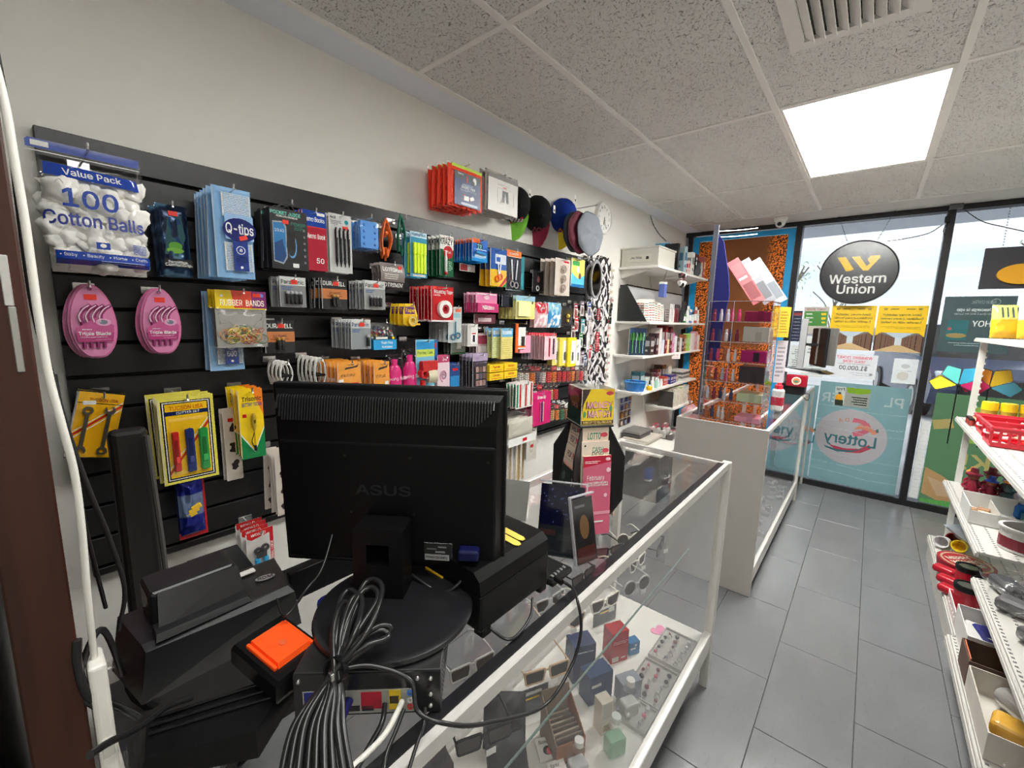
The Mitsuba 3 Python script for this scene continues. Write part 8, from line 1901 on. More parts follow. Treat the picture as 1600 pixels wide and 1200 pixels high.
part(t, 'stand', rbox(-0.02, 0, 0.05, 0.16, 0.16, 0.10, 0.01), BLACK, tf=lt)
part(t, 'red_front', colored([(rbox(0, -0.085, 0.12, 0.15, 0.03, 0.10, 0.012), S(150, 26, 44)), (move(prism(disc(0.034, 0.034, 22), 0.002), rx=90, y=-0.1005, z=0.12), S(226, 206, 190)), (move(prism(disc(0.026, 0.022, 18), 0.001), rx=90, y=-0.1025, z=0.12), S(206, 130, 90)), (move(prism(disc(0.016, 0.010, 14), 0.0006), rx=90, y=-0.1036, z=0.115), S(90, 130, 110))], GLOSS), tf=lt)
part(t, 'tray', hull([(-0.12, -0.10, 0.19), (0.20, -0.04, 0.185), (0.24, 0.06, 0.19), (-0.12, 0.12, 0.19), (-0.10, -0.08, 0.222), (0.14, -0.03, 0.214), (0.18, 0.06, 0.214), (-0.10, 0.10, 0.222)]), BLACKGLOSS, tf=lt)
part(t, 'grey_post', cbox(0.0, 0.0, 0.42, 0.045, 0.05, 0.42, 0.004), mat(S(150, 150, 152), 0.4), tf=lt)
part(t, 'screen', move(rbox(0, 0, 0, 0.022, 0.30, 0.31, 0.01), x=0.115, y=0.02, z=0.40, rz=24), BLACK, tf=lt)
part(t, 'screen_arm', cbox(0.06, 0.01, 0.42, 0.09, 0.02, 0.02, 0.002), BLACK, tf=lt)
part(t, 'side_screen', move(rbox(0, 0, 0, 0.01, 0.16, 0.30, 0.006), x=0.165, y=-0.02, z=0.41, rz=60), mat(S(120, 118, 114), 0.2, 0.3), tf=lt)
part(t, 'mouthpiece', rbox(-0.11, -0.02, 0.14, 0.05, 0.08, 0.10, 0.012), mat(S(120, 118, 118), 0.4), tf=lt)
cable('black_cable', 'thin black cable loop hanging over the counter rail below the lottery terminal', [(-0.40, 4.10, 1.02), (-0.36, 4.16, 1.03), (-0.345, 4.24, 1.01), (-0.35, 4.20, 0.97), (-0.38, 4.12, 1.01)], 0.003)

# ------------------------------------------------------------------ things on and before the windows
IY = WINY - 0.006
def paper(name, desc, cat, x0, z0, w, h, ops, base, rev=True, y=None, t_=0.0008):
    pr = art(w, h, ops, t_, base)
    if rev:   # printed for the street: seen from inside it reads right to left
        pr = mirror(pr)
    key = thing(name, desc, cat)
    part(key, 'sheet', colored(pr, PRINT), tf=TR([x0 + w / 2, y or IY, z0]) @ FACE_Y)
    return key

def deep_print():
    """A station hall in one-point perspective, as flat shapes."""
    o = [('r', 0, 0, 1, 0.42, S(150, 150, 150)), ('p', [(0, 0.42), (1, 0.42), (0.58, 0.3), (0.42, 0.3)], S(120, 112, 110)), ('p', [(0.2, 0.42), (0.8, 0.42), (0.56, 0.3), (0.44, 0.3)], S(190, 206, 220)), ('p', [(0.42, 0.15), (0.58, 0.15), (0.58, 0.31), (0.42, 0.31)], S(206, 214, 220)), ('p', [(0, 0), (1, 0), (0.57, 0.15), (0.43, 0.15)], S(206, 176, 130))]
    for a in (0, 1):
        X = lambda u: u if a == 0 else 1 - u
        o.append(('p', [(X(0), 0), (X(0.43), 0.15), (X(0.43), 0.31), (X(0), 0.42)][::1 - 2 * a], S(120, 88, 70)))
        for k in range(6):
            u = 0.43 * (1 - 0.68 ** k)
            v = u + 0.03 * 0.7 ** k
            o.append(('p', [(X(u), u * 0.35), (X(v), v * 0.35), (X(v), 0.42 - v * 0.26), (X(u), 0.42 - u * 0.26)][::1 - 2 * a], S(60, 38, 32)))
    return o

for k, x in enumerate((-0.325, 0.012)):
    w, h = 0.325, 0.405
    q = paper('poster', '%s yellow poster with a station picture taped to the middle window' % ('left', 'right')[k], 'poster', x, 1.365, w, h, [('r', 0, 0, 1, 1, S(206, 206, 200))] + deep_print() + [('r', 0, 0.42, 1, 1, S(250, 204, 10)), ('p', [(0, 0.42), (0.12, 0.42), (0, 0.34)], S(250, 204, 10)), ('p', [(1, 0.42), (0.88, 0.42), (1, 0.34)], S(250, 204, 10)),
              ('t', 0.5, 0.80, 0.045, 'Send money reliably?', K_, True, 0.86), ('t', 0.5, 0.72, 0.045, 'Confidence at every transfer!', K_, True, 0.86), ('t', 0.5, 0.64, 0.045, 'Transfer with us today!', K_, True, 0.86), ('r', 0.1, 0.54, 0.9, 0.548, S(130, 110, 10)), ('r', 0.1, 0.51, 0.8, 0.518, S(130, 110, 10)), ('t', 0.15, 0.93, 0.05, 'W', K_, True, 0.1), ('t', 0.85, 0.93, 0.05, 'W', K_, True, 0.1), ('r', 0.25, 0.92, 0.42, 0.94, S(120, 100, 10)), ('r', 0.58, 0.92, 0.75, 0.94, S(120, 100, 10))], W_)
paper('price_chart', 'green and grey chart taped to the middle window left of the yellow posters', 'chart', -0.545, 1.50, 0.20, 0.26, [('r', 0, 0, 1, 1, S(196, 190, 180)), ('r', 0.04, 0.30, 0.96, 0.84, S(70, 140, 60)), ('r', 0.1, 0.72, 0.35, 0.76, W_), ('r', 0.1, 0.58, 0.4, 0.62, W_), ('r', 0.1, 0.42, 0.38, 0.46, W_), ('r', 0.7, 0.7, 0.9, 0.78, YEL), ('r', 0.72, 0.54, 0.9, 0.62, YEL), ('r', 0.76, 0.4, 0.9, 0.46, YEL), ('t', 0.5, 0.92, 0.06, 'RATES  TODAY', S(150, 60, 60), True, 0.8)], W_, rev=False)
paper('notice', 'dark blue striped notice on the mullion left of the green chart', 'notice', -0.63, 1.42, 0.075, 0.30, [('r', 0, 0, 1, 1, S(40, 46, 70))] + [('r', 0.1, 0.08 + 0.11 * i, 0.9, 0.10 + 0.11 * i, S(150, 156, 170)) for i in range(8)] + [('r', 0, 0.86, 1, 0.94, S(170, 60, 60))], W_, rev=False)
for k, (x, z, w, h, d) in enumerate(((-0.62, 1.12, 0.10, 0.26, 'white sheet low on the mullion beside the lottery terminal'), (-0.50, 1.08, 0.17, 0.40, 'white receipt sheets on the window above the lottery terminal'))):
    paper('notice', d, 'notice', x, z, w, h, [('r', 0, 0, 1, 1, S(226, 232, 232))] + lines(0.1, 0.9, 0.1, 0.9, 10, S(150, 160, 164), k + 3), W_)
paper('winner_poster', 'white winning ticket poster taped under the yellow posters', 'poster', -0.275, 1.10, 0.335, 0.225, [('r', 0, 0, 1, 1, S(226, 230, 236)), ('t', 0.5, 0.86, 0.11, 'WINNING TICKET', S(206, 60, 96), True, 0.78), ('t', 0.5, 0.70, 0.10, 'SOLD HERE', S(206, 60, 96), True, 0.5), ('t', 0.5, 0.42, 0.17, '$1,000.00', S(50, 50, 56), True, 0.62), ('r', 0.15, 0.58, 0.85, 0.60, S(150, 156, 164)), ('r', 0.1, 0.22, 0.55, 0.235, S(150, 156, 164)), ('r', 0.1, 0.14, 0.5, 0.155, S(150, 156, 164)), ('e', 0.1, 0.2, 0.012, 0.012, S(150, 156, 164))], W_)
paper('notice', 'white sheet with faint line drawing near the right mullion', 'notice', 0.17, 1.09, 0.16, 0.22, [('r', 0, 0, 1, 1, S(226, 234, 238)), ('e', 0.5, 0.7, 0.03, 0.02, S(190, 196, 200)), ('e', 0.55, 0.3, 0.04, 0.04, S(206, 206, 200)), ('r', 0.2, 0.5, 0.8, 0.52, S(180, 186, 190))], W_)

FT, FW = S(138, 174, 176), S(220, 210, 214)

def lottery_logo(s, tone=1.0):
    PKL, ORG, TEAL, RED2 = S(232, 130, 150), S(240, 170, 140), S(90, 140, 150), S(206, 90, 110)
    o = []
    P2 = lambda pts, h, z, c: o.append((move(prism([(a * s, b * s) for a, b in pts], h), z=z), c))
    P2(disc(1.0, 1.0, 48), 0.0004, 0.0004, FW)
    P2([(0.05, 0.72), (0.35, 0.66), (0.52, 0.50), (0.50, 0.28), (0.30, 0.10), (0.1, 0.06), (0.05, 0.2), (0.3, 0.3), (0.36, 0.46), (0.2, 0.56), (0.0, 0.55)], 0.0003, 0.0008, PKL)
    P2([(0.62, 0.2), (0.75, 0.32), (0.72, 0.42), (0.6, 0.36), (0.45, 0.5), (0.2, 0.48), (0.1, 0.3), (0.3, 0.36), (0.5, 0.3)], 0.0003, 0.0011, ORG)
    P2([(0.75, 0.32), (0.72, 0.42), (0.66, 0.40), (0.68, 0.30)], 0.0003, 0.0014, TEAL)
    P2([(-0.55, -0.36), (-0.1, -0.42), (0.3, -0.36), (0.55, -0.16), (0.6, -0.3), (0.35, -0.5), (0.0, -0.56), (-0.4, -0.48)], 0.0003, 0.0008, RED2)
    P2([(-0.7, -0.42), (-0.3, -0.5), (0.1, -0.46), (0.45, -0.3), (0.1, -0.52), (-0.3, -0.58), (-0.62, -0.5)], 0.0003, 0.0011, TEAL)
    m = text('Lottery', 0.36 * s, 0.0003, True)
    m.apply_scale([1.45 * s / np.ptp(m.bounds[:, 0]), 1, 1])
    m.apply_transform(np.diag([-1.0, 1, 1, 1]))
    o.append((move(m, y=-0.13 * s, z=0.0014), TEAL))
    for i, ch in enumerate('FLORIDA'):
        a = math.radians(150 - 14 * i)
        c = text(ch, 0.13 * s, 0.0003, True)
        c = move(c, rz=math.degrees(a) - 90)
        c.apply_translation((0.78 * s * math.cos(a), 0.62 * s * math.sin(a), 0.0008))
        c.apply_transform(np.diag([-1.0, 1, 1, 1]))
        o.append((c, S(220, 160, 140)))
    return o

def vtext(s, h, x, y, c, z=0.0008, wmax=None):
    m = text(s, h, 0.0003, True)
    if wmax:
        m.apply_scale([wmax / np.ptp(m.bounds[:, 0]), 1, 1])
    m.apply_transform(np.diag([-1.0, 1, 1, 1]))
    return (move(m, x=x, y=y, z=z), c)

def film(name, desc, x0, z0, w, h, extra, base):
    key = thing(name, desc, 'window film')
    part(key, 'film', colored([(bx(-w / 2, 0, 0, w / 2, h, 0.0004), base)], 'film'), tf=TR([x0 + w / 2, IY, z0]) @ FACE_Y)
    part(key, 'print', colored(extra, 'film'), tf=TR([x0 + w / 2, IY, z0]) @ FACE_Y)
    return key

scene['film'] = {'type': 'principledthin', 'base_color': {'type': 'mesh_attribute', 'name': 'vertex_color'}, 'roughness': 0.5, 'diff_trans': 0.9, 'spec_trans': 0.0, 'eta': 1.3}
ex = [(m, c) for m, c in lottery_logo(0.27)]
ex = [(move(m, x=-0.05, y=0.475), c) for m, c in ex]
ex += [vtext('PL', 0.085, 0.222, 0.85, S(220, 230, 230)), vtext('ER', 0.085, -0.236, 0.84, S(220, 230, 230))]
r = random.Random(2)
for k in range(6):
    yy = (0.76, 0.62, 0.30, 0.20, 0.12, 0.55)[k]
    ex.append((move(tube([(-0.33, yy, 0), (-0.1, yy - 0.01, 0), (0.1, yy - 0.03, 0), (0.33, yy - 0.02, 0)], 0.0014, 5, 4), z=0.001), S(226, 240, 240)))
film('lottery_film', 'pale teal lottery film with a flamingo logo on the lower middle window', -0.335, 0.06, 0.655, 0.99, ex, FT)
ex = [(move(m, x=0.0, y=0.42), c) for m, c in lottery_logo(0.22)]
film('lottery_film', 'pale teal lottery film behind the second counter on the lower middle window', -0.63, 0.06, 0.285, 0.94, [(m, c) for m, c in ex if abs(m.bounds[:, 0]).max() < 0.2][1:], FT)
paper('food_poster', 'small grey and green poster with a yellow bag on the teal film', 'poster', -0.215, 0.83, 0.26, 0.18, [('r', 0, 0, 1, 1, S(150, 156, 150)), ('p', [(0, 1), (0.68, 1), (0.64, 0.72), (0.3, 0.68), (0, 0.78)], S(120, 160, 40)), ('r', 0.7, 0.0, 1, 1, S(190, 200, 196)), ('t', 0.85, 0.88, 0.15, 'First', K_, True, 0.24), ('e', 0.86, 0.42, 0.028, 0.036, S(240, 170, 30)), ('p', [(0.74, 0.3), (0.98, 0.3), (0.96, 0), (0.72, 0)], S(40, 50, 34)), ('e', 0.86, 0.66, 0.012, 0.010, S(50, 50, 60))] + lines(0.06, 0.6, 0.12, 0.6, 4, S(40, 44, 40), 3), W_, y=IY - 0.004)
paper('app_poster', 'dark teal poster with mirrored text on the right window', 'poster', 0.425, 1.39, 0.40, 0.455, [('r', 0, 0, 1, 1, S(70, 92, 96)), ('t', 0.44, 0.90, 0.055, 'AMIGO CENTRAL', S(170, 186, 190), False, 0.34), ('m', move(tc.annulus(0.022, 0.026, 0.0003, sections=20), x=-0.09 + 0.0, y=0.41, z=0.0012), S(170, 186, 190)), ('t', 0.55, 0.76, 0.05, 'Descarga la app', S(220, 228, 230), True, 0.5), ('t', 0.55, 0.69, 0.035, 'Compra Facil en Linea', S(190, 200, 204), False, 0.55), ('t', 0.42, 0.52, 0.10, 'HOY', S(236, 240, 240), True, 0.26), ('r', 0.6, 0.22, 0.9, 0.58, S(46, 110, 116)), ('e', 0.75, 0.3, 0.06, 0.02, S(160, 140, 90)), ('r', 0.4, 0.16, 0.85, 0.175, S(150, 170, 174)), ('r', 0.4, 0.12, 0.75, 0.135, S(150, 170, 174)), ('e', 0.86, 0.42, 0.012, 0.012, S(190, 90, 90))], S(70, 92, 96))
GB = S(104, 144, 104)
ex = [vtext('CK!', 0.13, 0.16, 0.42, S(236, 220, 150), wmax=0.30), (move(prism([(-0.05, 0.0), (0.28, 0.0), (0.28, 0.05), (0.26, 0.07), (0.26, 0.28), (0.28, 0.31), (-0.05, 0.31), (-0.03, 0.28), (-0.03, 0.07), (-0.05, 0.05)], 0.0004), x=0.06, y=0.58, z=0.0006), S(186, 226, 120)), (move(prism([(0.0, 0.0), (0.22, 0.0), (0.22, 0.20), (0.0, 0.20)], 0.0003), x=0.10, y=0.63, z=0.0012), S(150, 200, 90)),
      (move(prism([(0, 0), (0.12, 0.03), (0.10, 0.11), (-0.02, 0.08)], 0.0004), x=-0.19, y=0.66, z=0.0006), S(226, 206, 140)), (move(prism([(-0.2, 0.32), (-0.08, 0.26), (0.12, 0.12), (0.08, 0.06), (-0.1, 0.04), (-0.2, 0.08)], 0.0004), z=0.0006), S(236, 190, 140)), (move(prism([(-0.18, 0.24), (-0.06, 0.2), (0.06, 0.1), (-0.1, 0.08)], 0.0003), z=0.0012), S(240, 214, 180)), (move(prism([(-0.2, 0.0), (0.5, 0.0), (0.5, 0.12), (0.1, 0.06), (-0.2, 0.03)], 0.0004), z=0.0006), S(130, 214, 120))]
film('scratch_film', 'green lottery film with mirrored cream lettering on the lower right window', 0.475, 0.06, 0.78, 0.98, [(move(m, x=-0.18), c) for m, c in ex], GB)
single('white_strip', 'narrow white lined paper strip beside the green film', 'paper strip', colored([(m, c) for m, c in art(0.055, 0.70, [('r', 0, 0, 1, 1, S(236, 238, 238))] + [('r', 0.1, 0.04 + 0.05 * i, 0.95, 0.043 + 0.05 * i, S(190, 196, 200)) for i in range(18)], 0.0006, W_)], PRINT), tf=TR([0.44, IY, 0.08]) @ FACE_Y)

t = thing('round_sign', 'round black hanging sign with a yellow mark before the middle window', 'sign')
rs = TR([-0.17, 4.99, 2.06])
part(t, 'disc', lathe([(0, -0.012), (0.268, -0.012), (0.276, -0.006), (0.276, 0.006), (0.268, 0.012), (0, 0.012)], 56), mat(S(24, 24, 30), 0.22, 0, 0.4), 30, tf=rs @ FACE_Y)
part(t, 'rim', torus(0.276, 0.006, major_sections=56, minor_sections=8), mat(S(190, 196, 196), 0.3), 40, tf=rs @ FACE_Y)
YW = S(250, 200, 10)
W1 = [(-0.16, 0.14), (-0.10, 0.14), (-0.03, 0.03), (-0.055, 0.015), (-0.085, 0.015)]
W2 = [(-0.06, 0.14), (0.0, 0.14), (0.055, 0.052), (0.075, 0.075), (0.055, 0.11), (0.075, 0.14), (0.135, 0.14), (0.14, 0.12), (0.07, 0.015), (0.035, 0.015)]
sg = [(prism(W1, 0.002), YW), (prism(W2, 0.002), YW), (move(text('Western', 0.075, 0.002, True), y=-0.055), W_), (move(text('Union', 0.075, 0.002, True), y=-0.145), W_)]
part(t, 'lettering', colored([(move(m, z=0.0122), c) for m, c in sg], GLOSS), tf=rs @ FACE_Y)
lk = torus(0.008, 0.0016, major_sections=10, minor_sections=5)
lk.apply_scale([0.6, 1, 1])
for x in (-0.10, 0.10):
    n_ = 18
    part(t, 'chain', join([move(lk, ry=90 * (i % 2), x=-0.17 + x * (1 + 0.9 * i / n_), y=4.99, z=2.06 + 0.262 + i * (CEIL - 0.012 - 2.06 - 0.262) / n_, rx=90 if False else 0) for i in range(n_ + 1)]), mat((0.05, 0.05, 0.05), 0.4, 0.6))
t = thing('dark_sign', 'dark hanging sign with a yellow oval before the right window', 'sign')
part(t, 'board', cbox(0.83, 4.99, 2.05, 0.48, 0.02, 0.31, 0.003), mat(S(60, 60, 66), 0.4))
part(t, 'mark', move(prism(disc(0.13, 0.075, 30), 0.03), rx=90, x=0.80, y=4.975, z=2.00), mat(S(244, 176, 40), 0.3))
for x in (0.68, 0.98):
    part(t, 'chain', join([move(lk, ry=90 * (i % 2), x=x, y=4.99, z=2.205 + i * 0.0205) for i in range(18)]), mat((0.05, 0.05, 0.05), 0.4, 0.6))
cable('black_cable', 'thin cable swagged along the top of the middle window', [(0.33, 5.03, 2.42), (0.25, 5.03, 2.36), (0.1, 5.03, 2.33), (-0.02, 5.03, 2.32)], 0.003)
cable('black_cable', 'thin cable swagged along the top of the right window', [(0.44, 5.03, 2.52), (0.55, 5.03, 2.42), (0.68, 5.03, 2.36), (0.9, 5.03, 2.27)], 0.003)
t = thing('door_contact', 'small black door sensor with wires at the top of the right mullion', 'sensor')
part(t, 'body', cbox(0.352, 5.035, 2.46, 0.03, 0.03, 0.05, 0.003), BLACK)
part(t, 'wire', tube([(0.36, 5.03, 2.44), (0.34, 5.025, 2.38), (0.35, 5.03, 2.33)], 0.003, 6), BLACK)
t = thing('window_sensor', 'white roller sensor on the ceiling border above the right mullion', 'sensor')
part(t, 'housing', rbox(0.39, 5.02, CEIL - 0.024, 0.08, 0.05, 0.04, 0.006), mat(S(90, 90, 92), 0.4))
t = thing('dome_camera', 'small white dome camera on the ceiling above the brown board', 'camera')
dc = TR([-0.787, 4.80, CEIL - 0.0025])
part(t, 'mount', lathe([(0, 0), (0.058, 0), (0.058, -0.012), (0.050, -0.03), (0, -0.03)], 28), WHITE, 40, tf=dc)
part(t, 'ball', move(ico(3, 0.042), z=-0.045), WHITE, True, tf=dc)
part(t, 'lens', move(lathe([(0, 0), (0.018, 0), (0.018, 0.006), (0.012, 0.008), (0, 0.008)], 18), rx=120, z=-0.058, y=-0.036), BLACKGLOSS, 40, tf=dc)
cable('black_cable', 'thin black cable dropping from the ceiling border down the wall by the top shelf', [(-1.727, 4.02, CEIL - 0.006), (-1.727, 4.10, 2.50), (-1.727, 4.25, 2.44), (-1.727, 4.45, 2.40)], 0.003)

# ------------------------------------------------------------------ white gondola shelves on the right
GW = mat(S(190, 188, 182), 0.45)

def perf_fn(p, n, uv):
    a = dr.abs(p.y * 38 - dr.floor(p.y * 38) - 0.5) < 0.22
    b = dr.abs((p.x - 0.475) * 19 - dr.floor((p.x - 0.475) * 19) - 0.5) < 0.09
    up = dr.abs(n.z) > 0.7
    return dr.select(a & b & up, mi.Color3f(0.12, 0.12, 0.12), mi.Color3f(*S(190, 188, 182)))

pmat('shelf_perforated', perf_fn, 0.45)
GX, GB_, GE = 0.475, 0.93, 3.985
t = thing('gondola_shelving', 'white perforated shelving unit along the right side of the aisle', 'shelving unit')
LEV = [(0.170, 0.425, 0.6, 2.70, 0.05), (0.170, 0.452, 2.71, GE, 0.05), (0.455, 0.478, 0.6, 2.76, 0.03), (0.575, 0.478, 2.77, GE, 0.03), (1.012, 0.480, 0.6, GE, 0.03), (1.528, 0.50, 2.77, GE, 0.025)]
for z, x, a, b, th in LEV:
    part(t, 'shelf', cbox((x + 0.012 + GB_) / 2, (a + b) / 2, z - 0.008, GB_ - x - 0.012, b - a, 0.012, 0.001), 'shelf_perforated')
    part(t, 'shelf_lip', cbox(x + 0.005, (a + b) / 2, z - th / 2, 0.010, b - a, th, 0.003), GW)
    part(t, 'price_channel', cbox(x - 0.002, (a + b) / 2, z - th / 2 - 0.004, 0.004, b - a, th * .6, 0.001), mat(S(196, 194, 188), 0.35))
part(t, 'base', bx(0.46, 0.6, 0.002, GB_ - 0.002, GE, 0.118), GW)
part(t, 'back_panel', bx(GB_, 0.6, 0.13, GB_ + 0.012, 2.76, 1.02), GW)
for y in (GE - 0.02, 2.765, 1.55):
    part(t, 'upright', bx(GB_ - 0.03, y - 0.02, 0.121, GB_ - 0.001, y + 0.02, 1.60), GW)
up = join([bx(0.53, GE + 0.004, 0.121, 0.56, GE + 0.016, 1.50), bx(0.53, GE + 0.016, 0.121, 0.536, GE + 0.03, 1.50)] + [bx(0.55, GE + 0.002, z_ / 100, 0.566, GE + 0.005, z_ / 100 + 0.012) for z_ in range(104, 148, 4)])
part(t, 'end_upright', up, mat(S(206, 206, 200), 0.4), label='slotted end upright')
Z1, Z2, Z3, Z4, Z0 = 1.0125, 0.5755, 0.4555, 1.5285, 0.1705

def put(name, x, y, z, m, b, label, cat, smooth=False, rz=0):
    return single(name, label, cat, m, b, smooth, TR([x, y, z]).rotate([0, 0, 1], rz))

RB_ = mat(S(196, 30, 46), 0.3)
r = random.Random(61)
for k, (x, y, L, W2_, d) in enumerate(((0.62, 3.16, 0.19, 0.24, 'front red plastic basket of small packets on the upper shelf'), (0.66, 3.42, 0.20, 0.30, 'second red plastic basket behind the front one'), (0.70, 3.70, 0.16, 0.34, 'rear red plastic tray by the yellow tins'))):
    b = thing('red_basket', d, 'basket')
    h = (0.095, 0.085, 0.06)[k]
    def wall(x0, y0, x1, y1):
        out = [bx(x0, y0, Z1 + 0.001, x1, y1, Z1 + 0.022), bx(x0, y0, Z1 + h - 0.02, x1, y1, Z1 + h)]
        n = max(3, int(max(x1 - x0, y1 - y0) / 0.03))
        for i in range(n + 1):
            f = i / n
            cx, cy = x0 + (x1 - x0) * f, y0 + (y1 - y0) * f
            out.append(box((x0 + x1) / 2 if x1 - x0 < 0.01 else cx, (y0 + y1) / 2 if y1 - y0 < 0.01 else cy, Z1 + h / 2, 0.005 if x1 - x0 < 0.01 else 0.010, 0.005 if y1 - y0 < 0.01 else 0.010, h - 0.03))
        return out
    a0, a1, b0, b1 = x - W2_ / 2, x + W2_ / 2, y - L / 2, y + L / 2
    part(b, 'walls', join(wall(a0, b0, a0 + 0.004, b1) + wall(a1 - 0.004, b0, a1, b1) + wall(a0, b0, a1, b0 + 0.004) + wall(a0, b1 - 0.004, a1, b1) + [bx(a0, b0, Z1 + 0.001, a1, b1, Z1 + 0.005)]), RB_)
    part(b, 'rim', tube([(a0, b0, Z1 + h), (a1, b0, Z1 + h), (a1, b1, Z1 + h), (a0, b1, Z1 + h), (a0, b0, Z1 + h)], 0.006, 6, 0), mat(S(214, 50, 66), 0.3))
    part(b, 'handle', tube([(a0 - 0.004, y - 0.05, Z1 + h * .6), (a0 - 0.010, y, Z1 + h * .55), (a0 - 0.004, y + 0.05, Z1 + h * .6)], 0.005, 6), mat(S(226, 190, 190), 0.4))
    for i in range(10 if k < 2 else 6):
        put('sachet', a0 + 0.03 + (W2_ - 0.06) * ((i * 0.618) % 1), b0 + 0.03 + (L - 0.06) * ((i * 0.37) % 1), Z1 + 0.016 + 0.007 * i, move(rbox(0, 0, 0, 0.05, 0.035, 0.012, 0.004), rz=37 * i, rx=r.uniform(-12, 12)), mat(r.choice([W_, S(230, 210, 210), S(220, 70, 60), S(236, 226, 200)]), 0.35), '%s packet %s' % (nth(i), ('in the front red basket', 'in the second red basket', 'in the rear red tray')[k]), 'packet')
for k in range(5):
    j = thing('yellow_tin', '%s yellow lidded jar behind the red baskets' % nth(k), 'jar')
    tf = TR([0.60 + 0.078 * k, 3.86, Z1])
    part(j, 'glass', lathe([(0, 0.001), (0.034, 0.001), (0.036, 0.01), (0.036, 0.08), (0, 0.08)], 18), mat(S(176, 150, 60), 0.2), 40, tf=tf)
    part(j, 'lid', lathe([(0, 0.08), (0.037, 0.08), (0.037, 0.125), (0.033, 0.13), (0, 0.13)], 18), mat(S(240, 206, 30), 0.35), 40, tf=tf)
for k in range(8):
    x, y = 0.508 + 0.028 * (k % 2), 3.66 + 0.036 * (k // 2)
    b = thing('small_jar', '%s small red-brown jar at the far corner of the upper shelf' % nth(k), 'jar')
    part(b, 'glass', lathe([(0, 0.001), (0.012, 0.001), (0.012, 0.03), (0, 0.03)], 12), mat(S(150, 60, 50), 0.2), 40, tf=TR([x, y, Z1]))
    part(b, 'lid', lathe([(0, 0.03), (0.0125, 0.03), (0.0125, 0.042), (0, 0.042)], 12), mat([S(40, 30, 30), S(200, 170, 120)][k % 2], 0.4), 40, tf=TR([x, y, Z1]))
b = thing('glass_jar', 'brown glass jar with a black lid at the right edge of the upper shelf', 'jar')
part(b, 'glass', lathe([(0, 0.001), (0.034, 0.001), (0.036, 0.09), (0.026, 0.10), (0, 0.10)], 18), mat(S(150, 90, 60), 0.15), 40, tf=TR([0.70, 2.98, Z1]))
part(b, 'lid', lathe([(0, 0.10), (0.03, 0.10), (0.03, 0.12), (0, 0.12)], 18), BLACK, 40, tf=TR([0.70, 2.98, Z1]))
for k, (px_, d, cs) in enumerate((((0.468, 4.03, 1.212), 'left pinwheel of yellow, turquoise, blue and pink sails', [S(236, 216, 50), S(100, 206, 200), S(60, 170, 206), S(206, 40, 110)]), ((0.609, 4.05, 1.21), 'right pinwheel of orange, yellow and blue sails', [S(206, 40, 90), S(246, 160, 50), S(240, 206, 60), S(90, 180, 214)]))):
    w = thing('pinwheel', d, 'pinwheel')
    for i in range(4):
        a = math.radians(175 - 58 * i)
        sail = [(0, 0), (0.11 * math.cos(a + .45), 0.11 * math.sin(a + .45)), (0.145 * math.cos(a), 0.145 * math.sin(a)), (0.11 * math.cos(a - .5), 0.11 * math.sin(a - .5))]
        m = prism(Polygon(sail).buffer(-.008).buffer(.008), 0.004)
        part(w, 'sail', m, mat(cs[i], 0.4), tf=TR([px_[0], px_[1], px_[2]]) @ FACE_Y @ T().rotate([1, 0, 0], 6 * (i - 1)))
        part(w, 'edge', tube([(x, y, 0.004) for x, y in Polygon(sail).buffer(-.008).buffer(.008).exterior.coords[::3]] + [(*list(Polygon(sail).buffer(-.008).buffer(.008).exterior.coords)[0], 0.004)], 0.0022, 5, 1), mat(S(50, 50, 60), 0.5), tf=TR([px_[0], px_[1], px_[2]]) @ FACE_Y)
    part(w, 'stick', cyl((px_[0], px_[1] + 0.006, px_[2] - 0.40), (px_[0], px_[1] + 0.006, px_[2] + 0.01), 0.0035, 8), BLACK)
    part(w, 'hub', move(ico(1, 0.009), x=px_[0], y=px_[1] - 0.008, z=px_[2]), BLACK)
for k, (x, y, c1, c2, d) in enumerate(((0.60, 3.84, S(206, 196, 110), S(214, 166, 40), 'left clear bag of yellow beads on the top right shelf'), (0.70, 3.80, S(206, 206, 200), S(222, 176, 50), 'middle bag of golden beads on the top right shelf'), (0.84, 3.74, S(190, 196, 196), S(30, 130, 150), 'teal bag at the right end of the top shelf'))):
    m = pillow(0.13, 0.20 + 0.02 * k, 0.06, 0.012, k + 3, 14)
    c = np.where((m.vertices[:, 1] < 0.11)[:, None], np.array(c2), np.array(c1))
    b = thing('bead_bag', d, 'bag')
    part(b, 'bag', ply(m, GLOSS, True, color=c), tf=TR([x, y, Z4 + 0.002]).rotate([0, 0, 1], 12).rotate([1, 0, 0], -10) @ FACE_Y)
    part(b, 'stripes', colored([(move(box(0, 0, 0, 0.007, 0.06, 0.0006), x=-0.03 + 0.022 * i, y=0.15 + 0.01 * k, z=0.032, rz=8), S(70, 90, 90)) for i in range(4)], GLOSS), tf=TR([x, y, Z4 + 0.002]).rotate([0, 0, 1], 12).rotate([1, 0, 0], -10) @ FACE_Y)
r = random.Random(77)
